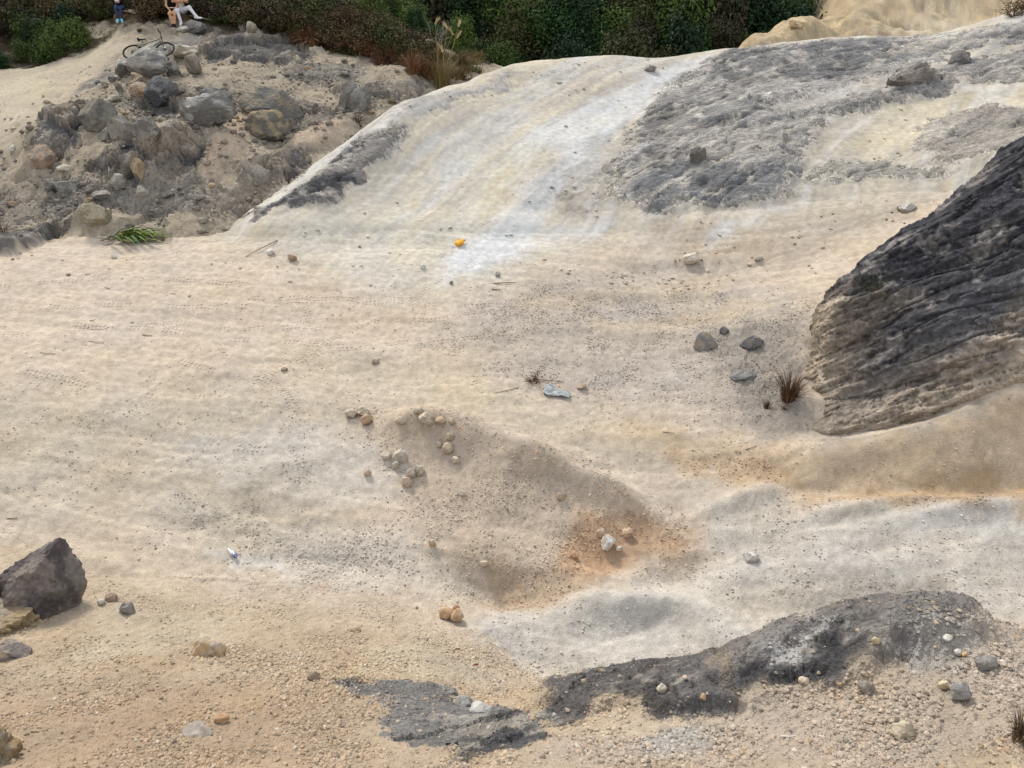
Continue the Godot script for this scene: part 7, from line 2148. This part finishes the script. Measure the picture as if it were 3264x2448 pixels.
	for q in [[Vector3(-0.10, 0.06, 0), Vector3(0.30, 0.42, 0.35), 811], [Vector3(0.0, -0.04, 0.14), Vector3(0.34, 0.20, 0.3), 812]]:
		var o := put(stone_mesh(q[2], q[1], 6, 0.35, lin(166, 152, 130), lin(158, 136, 108), 4, true), "lump", mats["stone"], cn)
		o.position = q[0]
	# weathered planks and poles by the seated people
	for q in [["plank_1", 0.55, 0.9, "pale weathered pole on the bank between the seated people", 0.035], ["plank_2", 0.5, 2.3, "short grey pole beside the person in the dark jacket", 0.03], ["plank_3", 0.5, 2.6, "pale pole end under the raised shoe of the man in white", 0.03]]:
		var l: float = q[1]
		var o := put(tube([Vector3(-l, 0.02, 0), Vector3(0, 0.03, 0.01), Vector3(l, 0, 0)], [q[4], q[4] * 1.1, q[4] * 0.9], 8, lin(176, 164, 144)), "wooden_pole", mats["cloth"])
		o.position = spot(q[0], 0.10)
		o.rotation = Vector3(0, 0, -0.18)
		tag(o, q[3], "pole")


# ---------------------------------------------------------------- people
func flesh(bones: Array, cell: float, blend: float) -> Array:
	# one continuous skin over tapered bones; returns positions, normals, colours, indices
	var lo := Vector3(1e9, 1e9, 1e9)
	var hi := -lo
	for b in bones:
		var r: float = maxf(b[2], b[3]) + blend + cell * 2.0
		for p in [b[0], b[1]]:
			lo = lo.min(p - Vector3(r, r, r))
			hi = hi.max(p + Vector3(r, r, r))
	var d := Vector3i((hi - lo) / cell) + Vector3i(2, 2, 2)
	var sx := 1
	var sy := d.x
	var sz := d.x * d.y
	var f := PackedFloat32Array()
	f.resize(d.x * d.y * d.z)
	f.fill(1.0)
	var near := PackedFloat32Array()
	near.resize(f.size())
	near.fill(1.0)
	var who := PackedByteArray()
	who.resize(f.size())
	for bi in bones.size():
		var b: Array = bones[bi]
		var a: Vector3 = b[0]
		var e: Vector3 = b[1]
		var ra: float = b[2]
		var rb: float = b[3]
		var m := maxf(ra, rb) + blend + cell * 2.0
		var l := Vector3i((a.min(e) - Vector3(m, m, m) - lo) / cell)
		var h := Vector3i((a.max(e) + Vector3(m, m, m) - lo) / cell) + Vector3i(1, 1, 1)
		var ab := e - a
		var inv := 1.0 / maxf(ab.length_squared(), 1e-9)
		for z in range(maxi(l.z, 0), mini(h.z, d.z - 1) + 1):
			for y in range(maxi(l.y, 0), mini(h.y, d.y - 1) + 1):
				for x in range(maxi(l.x, 0), mini(h.x, d.x - 1) + 1):
					var p := lo + Vector3(x, y, z) * cell
					var t := clampf((p - a).dot(ab) * inv, 0.0, 1.0)
					var q := (p - a - ab * t).length() - lerpf(ra, rb, t)
					var k := x + y * sy + z * sz
					if q < near[k]:
						near[k] = q
						who[k] = bi
					var o := f[k]
					var w := maxf(blend - absf(o - q), 0.0) / blend
					f[k] = minf(o, q) - w * w * blend * 0.25
	var at := PackedInt32Array()
	at.resize(f.size())
	at.fill(-1)
	var v := PackedVector3Array()
	var c := PackedColorArray()
	var idx := PackedInt32Array()
	var steps := [[0, sx], [0, sy], [0, sz], [sx, sy], [sx, sz], [sy, sx], [sy, sz], [sz, sx], [sz, sy], [sx + sy, sz], [sx + sz, sy], [sy + sz, sx]]
	for z in d.z - 1:
		for y in d.y - 1:
			for x in d.x - 1:
				var k := x + y * sy + z * sz
				var s0 := f[k] < 0.0
				if (f[k + sx] < 0.0) == s0 and (f[k + sy] < 0.0) == s0 and (f[k + sz] < 0.0) == s0 and (f[k + sx + sy] < 0.0) == s0 and (f[k + sx + sz] < 0.0) == s0 and (f[k + sy + sz] < 0.0) == s0 and (f[k + sx + sy + sz] < 0.0) == s0:
					continue
				var sum := Vector3.ZERO
				var n := 0
				for st in steps:
					var k0: int = k + st[0]
					var k1: int = k0 + st[1]
					var f0 := f[k0]
					var f1 := f[k1]
					if (f0 < 0.0) != (f1 < 0.0):
						var t := f0 / (f0 - f1)
						var o0: int = st[0]
						var p0 := Vector3(1 if o0 % sy >= sx and o0 % sy == 1 else 0, 1 if (o0 % sz) / sy == 1 else 0, 1 if o0 / sz == 1 else 0)
						var ax := Vector3(1, 0, 0) if st[1] == sx else (Vector3(0, 1, 0) if st[1] == sy else Vector3(0, 0, 1))
						sum += p0 + ax * t
						n += 1
				at[k] = v.size()
				v.append(lo + (Vector3(x, y, z) + sum / n) * cell)
				c.append(bones[who[k]][4])
	for z in range(1, d.z - 1):
		for y in range(1, d.y - 1):
			for x in range(1, d.x - 1):
				var k := x + y * sy + z * sz
				var s0 := f[k] < 0.0
				for ax in 3:
					var st: int = [sx, sy, sz][ax]
					if (f[k + st] < 0.0) == s0:
						continue
					var u: int = [sy, sz, sx][ax]
					var w: int = [sz, sx, sy][ax]
					var q := [at[k], at[k - u], at[k - u - w], at[k - w]]
					if q[0] < 0 or q[1] < 0 or q[2] < 0 or q[3] < 0:
						continue
					if s0:
						idx.append_array([q[0], q[2], q[1], q[0], q[3], q[2]])
					else:
						idx.append_array([q[0], q[1], q[2], q[0], q[2], q[3]])
	var nn := PackedVector3Array()
	nn.resize(v.size())
	for i in range(0, idx.size(), 3):
		var fn := (v[idx[i + 2]] - v[idx[i]]).cross(v[idx[i + 1]] - v[idx[i]])
		for k in 3:
			nn[idx[i + k]] += fn
	for i in nn.size():
		nn[i] = nn[i].normalized()
	return [v, nn, c, idx]


func fuse(pieces: Array) -> ArrayMesh:
	var v := PackedVector3Array()
	var n := PackedVector3Array()
	var c := PackedColorArray()
	var idx := PackedInt32Array()
	for p in pieces:
		var o := v.size()
		v.append_array(p[0])
		n.append_array(p[1])
		c.append_array(p[2])
		for i in p[3]:
			idx.append(i + o)
	return mesh_of(v, c, idx, n)


func hand_bones(wrist: Vector3, ahead: Vector3, palm_down: Vector3, curl: float, flip: float, c: Color) -> Array:
	# a palm, four unequal bent fingers, and a thumb from the side of the palm
	var f := ahead.normalized()
	var side := f.cross(palm_down).normalized() * flip
	var dn := side.cross(f).normalized() * flip
	var out: Array = [[wrist, wrist + f * 0.04, 0.021, 0.024, c], [wrist + f * 0.03 + side * 0.02, wrist + f * 0.085 + side * 0.025, 0.015, 0.013, c], [wrist + f * 0.03 - side * 0.02, wrist + f * 0.08 - side * 0.027, 0.015, 0.012, c], [wrist + f * 0.03, wrist + f * 0.088, 0.017, 0.014, c]]
	var lens := [0.066, 0.078, 0.073, 0.056]
	for k in 4:
		var s := 0.030 - 0.020 * k
		var p := wrist + f * (0.088 - 0.006 * absf(k - 1.2)) + side * s
		var d1 := (f * cos(curl * 0.6) + dn * sin(curl * 0.6)).normalized()
		var d2 := (f * cos(curl * 1.5) + dn * sin(curl * 1.5)).normalized()
		var l: float = lens[k]
		out.append([p, p + d1 * l * 0.5, 0.0092, 0.0085, c])
		out.append([p + d1 * l * 0.5, p + d1 * l * 0.5 + d2 * l * 0.5, 0.0085, 0.0070, c])
	var t := wrist + f * 0.03 + side * 0.022
	var td := (f * 0.7 + side * 0.6 + dn * 0.35).normalized()
	out.append([t, t + td * 0.038, 0.012, 0.0105, c])
	out.append([t + td * 0.038, t + td * 0.038 + (f * 0.9 + dn * 0.4).normalized() * 0.03, 0.0105, 0.008, c])
	return out


func head_bones(at: Vector3, skin: Color) -> Array:
	return [[at + Vector3(0, 0.03, -0.015), at + Vector3(0, 0.035, 0.005), 0.088, 0.086, skin], [at + Vector3(0, -0.03, 0.02), at + Vector3(0, -0.085, 0.055), 0.066, 0.035, skin], [at + Vector3(0, 0.01, 0.085), at + Vector3(0, -0.025, 0.108), 0.010, 0.013, skin], [at + Vector3(0, -0.058, 0.082), at + Vector3(0.012, -0.058, 0.08), 0.010, 0.009, skin], [at + Vector3(0.082, -0.005, -0.01), at + Vector3(0.088, 0.02, -0.015), 0.013, 0.016, skin], [at + Vector3(-0.082, -0.005, -0.01), at + Vector3(-0.088, 0.02, -0.015), 0.013, 0.016, skin]]


func face_parts(p: Node3D, at: Vector3, hair: Color, long_hair: bool) -> void:
	for s in [-1, 1]:
		var e := put(stone_mesh(2, Vector3(0.022, 0.012, 0.012), 0, 0.0, lin(40, 32, 28), lin(40, 32, 28), 2, true), "eye", mats["cloth"], p)
		e.position = at + Vector3(s * 0.034, 0.005, 0.083)
	var m := put(stone_mesh(3, Vector3(0.045, 0.012, 0.012), 0, 0.0, lin(150, 92, 84), lin(150, 92, 84), 2, true), "mouth", mats["cloth"], p)
	m.position = at + Vector3(0, -0.060, 0.088)
	var bones := [[at + Vector3(0, 0.055, -0.03), at + Vector3(0, 0.06, 0.005), 0.09, 0.084, hair], [at + Vector3(-0.05, 0.07, 0.02), at + Vector3(0.05, 0.07, 0.02), 0.05, 0.05, hair], [at + Vector3(0, 0.0, -0.05), at + Vector3(0, 0.04, -0.045), 0.078, 0.085, hair]]
	if long_hair:
		bones.append([at + Vector3(0, 0, -0.07), at + Vector3(0, -0.22, -0.075), 0.07, 0.05, hair])
	put(fuse([flesh(bones, 0.012, 0.03)]), "hair", mats["cloth"], p)


func shoe(p: Node3D, called: String, ankle: Vector3, toe: Vector3, upper: Color, sole: Color) -> void:
	var d := (toe - ankle)
	d.y *= 1.0
	var heel := ankle - d.normalized() * 0.05 + Vector3(0, -0.045, 0)
	var tip := toe
	var s := put(fuse([flesh([[heel, ankle + Vector3(0, -0.02, 0) + d * 0.2, 0.042, 0.045, upper], [ankle + d * 0.2 + Vector3(0, -0.04, 0), tip, 0.045, 0.034, upper], [heel, ankle + Vector3(0, 0.03, 0), 0.036, 0.044, upper]], 0.012, 0.03)]), called, mats["cloth"], p)
	put(tube([heel + Vector3(0, -0.036, 0), (heel + tip) * 0.5 + Vector3(0, -0.038, 0), tip + Vector3(0, -0.028, 0) + d.normalized() * 0.02], [0.034, 0.042, 0.030], 8, sole), "sole", mats["cloth"], s)


func build_people() -> void:
	var skin := lin(196, 152, 124)
	var tan := lin(184, 138, 110)
	# person in a dark jacket, holding a phone
	var at1 := spot("person_1")
	var p1 := thing("person", at1, "person in dark jacket and jeans sitting on the bank, holding a phone", "person", "")
	var jacket := lin(30, 32, 40)
	var jean := lin(56, 70, 98)
	var grey := lin(132, 136, 136)
	var hip := Vector3(0, 0.50, -0.46)
	var b1: Array = [[hip + Vector3(-0.07, 0, 0), hip + Vector3(0.07, 0, 0), 0.125, 0.125, jean], [hip + Vector3(0, 0.1, 0), Vector3(0, 0.86, -0.42), 0.135, 0.145, jacket], [Vector3(0, 0.86, -0.42), Vector3(0, 1.05, -0.42), 0.15, 0.13, jacket], [Vector3(-0.15, 1.06, -0.43), Vector3(0.15, 1.06, -0.43), 0.08, 0.08, jacket], [Vector3(0, 0.72, -0.33), Vector3(0, 1.0, -0.33), 0.075, 0.06, grey], [Vector3(0, 1.1, -0.43), Vector3(0, 1.2, -0.40), 0.055, 0.052, skin], [Vector3(-0.09, 1.13, -0.49), Vector3(0.09, 1.13, -0.49), 0.06, 0.06, jacket]]
	for s in [-1.0, 1.0]:
		var knee := Vector3(0.085 * s, 0.50, -0.02)
		var ankle := Vector3(0.07 * s - 0.02, 0.10, -0.02)
		var el := Vector3(0.235 * s, 0.80, -0.36)
		var wr := Vector3(0.075 * s, 0.70, -0.16)
		b1.append_array([[hip + Vector3(0.085 * s, 0, 0.02), knee, 0.095, 0.065, jean], [knee, ankle, 0.062, 0.045, jean], [Vector3(0.19 * s, 1.06, -0.43), el, 0.066, 0.052, jacket], [el, wr, 0.052, 0.040, jacket]])
	var h1 := Vector3(0, 1.30, -0.36)
	b1.append_array(head_bones(h1, skin))
	var hands1: Array = []
	for s in [-1.0, 1.0]:
		hands1.append_array(hand_bones(Vector3(0.075 * s, 0.70, -0.15), Vector3(-0.35 * s, 0.25, 0.5), Vector3(-s, 0, 0), 0.9, s, skin))
	put(fuse([flesh(b1, 0.017, 0.045), flesh(hands1, 0.006, 0.008)]), "body", mats["cloth"], p1)
	face_parts(p1, h1, lin(26, 22, 20), true)
	for s in [-1.0, 1.0]:
		var an := Vector3(0.07 * s - 0.02, 0.10, -0.02)
		shoe(p1, "shoe", an, an + Vector3(0.03 * s, -0.05, 0.17), lin(128, 204, 220), lin(226, 232, 234))
	p1.rotation.y = 0.28
	var phone := put(joined([[tube([Vector3(-0.07, 0, 0), Vector3(0.07, 0, 0)], [0.034], 4, lin(222, 222, 220)), Transform3D(Basis().scaled(Vector3(1, 1, 0.25)), Vector3.ZERO)]]), "phone", mats["cloth"])
	phone.position = at1 + Basis(Vector3.UP, 0.28) * Vector3(0, 0.755, -0.06)
	phone.rotation = Vector3(-0.6, 0.28, 0)
	tag(phone, "white phone in the hands of the person in the dark jacket", "phone")
	# woman in black, hands clasped between the knees
	var at2 := spot("person_2")
	var p2 := thing("person", at2, "person in black with white belt, sitting with hands clasped between bare knees", "person", "")
	var black := lin(28, 27, 28)
	var b2: Array = [[hip + Vector3(-0.06, 0, 0), hip + Vector3(0.06, 0, 0), 0.125, 0.125, black], [hip + Vector3(0, 0.12, 0.0), Vector3(0, 0.84, -0.44), 0.11, 0.115, black], [Vector3(0, 0.84, -0.44), Vector3(0, 1.02, -0.43), 0.12, 0.10, black], [Vector3(-0.10, 1.05, -0.44), Vector3(0.10, 1.05, -0.44), 0.06, 0.06, black], [Vector3(0, 1.08, -0.43), Vector3(0, 1.19, -0.41), 0.045, 0.043, skin]]
	for s in [-1.0, 1.0]:
		var knee := Vector3(0.085 * s, 0.50, -0.02)
		var ankle := Vector3(0.035 * s, 0.11, -0.02)
		var el := Vector3(0.20 * s, 0.76, -0.38)
		var wr := Vector3(0.04 * s, 0.57, -0.13)
		b2.append_array([[hip + Vector3(0.08 * s, 0, 0.02), hip.lerp(knee, 0.62) + Vector3(0.02 * s, 0, 0), 0.096, 0.082, black], [hip.lerp(knee, 0.64) + Vector3(0.02 * s, 0, 0), knee, 0.076, 0.058, skin], [knee, Vector3(0.065 * s, 0.36, -0.04), 0.056, 0.055, skin], [Vector3(0.065 * s, 0.36, -0.04), ankle, 0.055, 0.036, skin], [Vector3(0.165 * s, 1.05, -0.44), el, 0.046, 0.038, skin], [el, wr, 0.037, 0.026, skin]])
	var h2 := Vector3(0, 1.28, -0.38)
	b2.append_array(head_bones(h2, skin))
	var hands2: Array = []
	for s in [-1.0, 1.0]:
		hands2.append_array(hand_bones(Vector3(0.04 * s, 0.57, -0.13), Vector3(-0.25 * s, -0.35, 0.6), Vector3(-s, 0, 0), 0.7, s, skin))
	put(fuse([flesh(b2, 0.016, 0.04), flesh(hands2, 0.006, 0.008)]), "body", mats["cloth"], p2)
	face_parts(p2, h2, lin(30, 24, 22), true)
	var belt_path: Array = []
	for k in 25:
		var a := TAU * k / 24.0
		belt_path.append(Vector3(cos(a) * 0.135, 0.69, -0.455 + sin(a) * 0.128))
	put(tube(belt_path, [0.017], 6, lin(226, 222, 214)), "belt", mats["cloth"], p2)
	for s in [-1.0, 1.0]:
		var an := Vector3(0.035 * s, 0.11, -0.02)
		shoe(p2, "shoe", an, an + Vector3(0.02 * s, -0.055, 0.16), lin(44, 42, 44), lin(212, 208, 204))
	p2.rotation.y = 0.25
	# man in white trousers, arms crossed, one leg stretched out to the side
	var at3 := spot("person_3")
	var p3 := thing("person", at3, "person in white trousers sitting with arms crossed and one leg stretched out", "person", "")
	var white := lin(206, 206, 212)
	var shirt := lin(196, 190, 174)
	var b3: Array = [[hip + Vector3(-0.08, 0, 0), hip + Vector3(0.08, 0, 0), 0.135, 0.135, white], [hip + Vector3(0, 0.1, 0), Vector3(0, 0.88, -0.45), 0.135, 0.15, shirt], [Vector3(0, 0.88, -0.45), Vector3(0, 1.07, -0.44), 0.155, 0.135, shirt], [Vector3(-0.16, 1.1, -0.45), Vector3(0.16, 1.1, -0.45), 0.08, 0.08, shirt], [Vector3(0, 1.13, -0.44), Vector3(0, 1.25, -0.42), 0.058, 0.056, tan]]
	var kl := Vector3(-0.10, 0.50, -0.02)
	var al := Vector3(-0.02, 0.10, 0.04)
	var kr := Vector3(0.34, 0.60, -0.10)
	var ar := Vector3(0.56, 0.30, 0.10)
	b3.append_array([[hip + Vector3(-0.09, 0, 0.02), kl, 0.10, 0.072, white], [kl, al, 0.068, 0.050, white], [hip + Vector3(0.09, 0, 0.02), kr, 0.10, 0.072, white], [kr, ar, 0.068, 0.050, white]])
	for s in [-1.0, 1.0]:
		var el := Vector3(0.27 * s, 0.80, -0.33)
		var wr := Vector3(-0.02 * s, 0.83 + 0.025 * s, -0.21 - 0.03 * s)
		b3.append_array([[Vector3(0.205 * s, 1.09, -0.45), Vector3(0.245 * s, 0.93, -0.39), 0.07, 0.062, shirt], [Vector3(0.245 * s, 0.93, -0.39), el, 0.052, 0.047, tan], [el, wr, 0.046, 0.032, tan]])
	var h3 := Vector3(0, 1.36, -0.39)
	b3.append_array(head_bones(h3, tan))
	var hands3: Array = []
	for s in [-1.0, 1.0]:
		hands3.append_array(hand_bones(Vector3(-0.02 * s, 0.83 + 0.025 * s, -0.21 - 0.03 * s), Vector3(-1.0 * s, 0.1, -0.25), Vector3(0, 0, -1), 0.5, s, tan))
	put(fuse([flesh(b3, 0.017, 0.045), flesh(hands3, 0.006, 0.008)]), "body", mats["cloth"], p3)
	face_parts(p3, h3, lin(24, 20, 18), false)
	for q in [[-0.08, 1.0, 0.5], [0.07, 0.98, -0.4], [-0.03, 0.9, 0.2], [0.06, 0.86, 0.7], [-0.09, 0.84, -0.3]]:
		var m := put(stone_mesh(60 + int(q[0] * 100.0), Vector3(0.07, 0.09, 0.03), 0, 0.5, lin(96, 88, 66), lin(176, 150, 60), 2, true), "shirt_print", mats["cloth"], p3)
		m.position = Vector3(q[0], q[1], -0.45 + sqrt(maxf(0.0, 0.0225 - q[0] * q[0])) + 0.002)
		m.rotation.z = q[2]
	shoe(p3, "shoe", al, al + Vector3(-0.02, -0.05, 0.18), lin(218, 218, 216), lin(230, 230, 228))
	shoe(p3, "shoe", ar, ar + Vector3(0.17, -0.05, 0.06), lin(218, 218, 216), lin(60, 58, 58))
	p3.rotation.y = 0.25
	# what they sit on
	for q in [[at1, 0.28, Vector3(0.75, 0.62, 0.6), lin(150, 118, 84), "brown rock under the person in the dark jacket"], [at2, 0.25, Vector3(0.8, 0.62, 0.6), lin(128, 108, 84), "brown rock under the person in black"], [at3, 0.25, Vector3(0.7, 0.60, 0.6), lin(118, 102, 82), "brown rock under the person in white trousers"]]:
		stone_seed += 1
		var o := put(stone_mesh(stone_seed, q[2], 6, 0.15, q[3], lin(104, 84, 62), 3, true), "sitting_rock", mats["stone"])
		o.position = q[0] + Basis(Vector3.UP, q[1]) * Vector3(0, 0.09, -0.55)
		tag(o, q[4], "rock")


# ---------------------------------------------------------------- the bicycle
func build_bicycle() -> void:
	var c: Vector2 = SPOT["bicycle"]
	var bike := thing("bicycle", on_ground(c.x, c.y, 0.30), "dark grey-green mountain bike lying on its side on the rocks behind a boulder", "bicycle")
	var frame := plain("bike_frame", lin(96, 104, 92), 0.5)
	var black := plain("bike_black", lin(26, 26, 28), 0.6)
	var metal := plain("bike_metal", lin(120, 122, 122), 0.4, 0.6)
	var rubber := plain("bike_tyre", lin(54, 52, 50), 0.9)
	var rear := Vector3(-0.545, 0.34, 0)
	var front := Vector3(0.545, 0.34, 0)
	var bb := Vector3(-0.10, 0.31, 0)
	var seat_c := Vector3(-0.235, 0.72, 0)
	var head_t := Vector3(0.335, 0.86, 0)
	var head_b := Vector3(0.375, 0.74, 0)
	for w in [rear, front]:
		var wheel := Node3D.new()
		wheel.name = "wheel"
		wheel.position = w
		bike.add_child(wheel, true)
		put(ring(0.315, 0.027, 8, 44), "tyre", rubber, wheel)
		put(ring(0.283, 0.011, 6, 44), "rim", black, wheel)
		put(tube([Vector3(0, 0, -0.05), Vector3(0, 0, 0.05)], [0.025, 0.025], 10), "hub", metal, wheel)
		for k in 24:
			var a := TAU * k / 24.0
			put(tube([Vector3(cos(a + 0.3) * 0.02, sin(a + 0.3) * 0.02, 0.03 if k % 2 else -0.03), Vector3(cos(a), sin(a), 0) * 0.282], [0.0016, 0.0016], 4), "spoke", metal, wheel)
		put(tube([Vector3(0, 0, 0.035 if w == front else -0.04), Vector3(0, 0, 0.038 if w == front else -0.043)], [0.08, 0.08], 20), "brake_disc", metal, wheel)
	var fr: Array = []
	fr.append(tube([seat_c + Vector3(0.012, -0.06, 0), head_t], [0.019, 0.022], 8))
	fr.append(tube([bb, head_b], [0.026, 0.024], 8))
	fr.append(tube([bb, seat_c], [0.018, 0.017], 8))
	fr.append(tube([head_b + Vector3(0.01, -0.03, 0), head_t + Vector3(-0.01, 0.02, 0)], [0.026, 0.026], 10))
	for s in [-1.0, 1.0]:
		fr.append(tube([bb + Vector3(-0.03, 0, 0.03 * s), rear + Vector3(0, 0, 0.06 * s)], [0.012, 0.009], 6))
		fr.append(tube([seat_c + Vector3(0, -0.07, 0.015 * s), rear + Vector3(0, 0, 0.06 * s)], [0.010, 0.008], 6))
	put(joined(fr), "frame", frame, bike)
	var fk: Array = []
	for s in [-1.0, 1.0]:
		fk.append(tube([head_b + Vector3(0.02, -0.05, 0.055 * s), head_b.lerp(front, 0.55) + Vector3(0.02, 0, 0.055 * s), front + Vector3(0, 0, 0.055 * s)], [0.019, 0.022, 0.016], 8))
	fk.append(tube([head_b + Vector3(0.02, -0.05, -0.06), head_b + Vector3(0.02, -0.05, 0.06)], [0.022, 0.022], 8))
	put(joined(fk), "fork", plain("bike_fork", lin(70, 74, 70), 0.45), bike)
	put(tube([seat_c, seat_c + Vector3(-0.045, 0.16, 0)], [0.0135, 0.0135], 8), "seat_post", black, bike)
	var sd := put(fuse([flesh([[Vector3(-0.12, 0, -0.05), Vector3(-0.12, 0, 0.05), 0.03, 0.03, Color(1, 1, 1)], [Vector3(-0.10, 0.002, 0), Vector3(0.14, -0.004, 0), 0.035, 0.016, Color(1, 1, 1)]], 0.012, 0.04)]), "saddle", black, bike)
	sd.position = seat_c + Vector3(-0.04, 0.19, 0)
	put(tube([head_t + Vector3(-0.01, 0.03, 0), head_t + Vector3(0.06, 0.08, 0)], [0.018, 0.018], 8), "stem", black, bike)
	var bar := put(tube([Vector3(-0.05, 0.02, -0.34), Vector3(-0.01, 0.015, -0.15), Vector3(0, 0, 0), Vector3(-0.01, 0.015, 0.15), Vector3(-0.05, 0.02, 0.34)], [0.012, 0.013, 0.016, 0.013, 0.012], 8), "handlebar", black, bike)
	bar.position = head_t + Vector3(0.06, 0.08, 0)
	for s in [-1.0, 1.0]:
		put(tube([Vector3(-0.035, 0.018, 0.21 * s), Vector3(-0.05, 0.02, 0.345 * s)], [0.018, 0.018], 8), "grip", black, bar)
		put(tube([Vector3(-0.02, 0.0, 0.19 * s), Vector3(0.03, -0.02, 0.21 * s), Vector3(0.035, -0.03, 0.29 * s)], [0.013, 0.009, 0.006], 6), "brake_lever", black, bar)
	bar.rotation.y = 0.15
	var cr_ := put(joined([ring(0.085, 0.006, 6, 30), tube([Vector3(0, 0, -0.06), Vector3(0, 0, 0.05)], [0.02, 0.02], 10), tube([Vector3(0, 0, 0.05), Vector3(-0.17, 0.03, 0.055)], [0.012, 0.010], 6), tube([Vector3(0, 0, -0.06), Vector3(0.17, -0.03, -0.065)], [0.012, 0.010], 6)]), "crank", black, bike)
	cr_.position = bb + Vector3(0, 0, 0.03)
	for s in [-1.0, 1.0]:
		put(tube([Vector3(-0.17 * s, 0.03 * s, 0.06 * s), Vector3(-0.17 * s, 0.03 * s, 0.15 * s)], [0.024, 0.024], 6), "pedal", black, cr_)
	var chain: Array = []
	for k in 3:
		chain.append(tube([bb + Vector3(0, 0.083 - 0.083 * k, 0.035), rear + Vector3(0, 0.035 - 0.035 * k, 0.035)], [0.004, 0.004], 4) if k != 1 else tube([rear + Vector3(0.02, -0.02, 0.04), rear + Vector3(0.03, -0.10, 0.045)], [0.018, 0.012], 6))
	put(joined(chain), "chain", black, bike)
	put(tube([bb.lerp(head_b, 0.35) + Vector3(-0.03, 0.05, 0), bb.lerp(head_b, 0.70) + Vector3(-0.03, 0.05, 0)], [0.032, 0.034], 10), "drink_bottle", plain("bike_bottle", lin(168, 172, 170), 0.4), bike)
	bike.basis = Basis(Vector3.UP, 0.10) * Basis(Vector3(0, 0, 1), 0.07) * Basis(Vector3(1, 0, 0), -0.92)
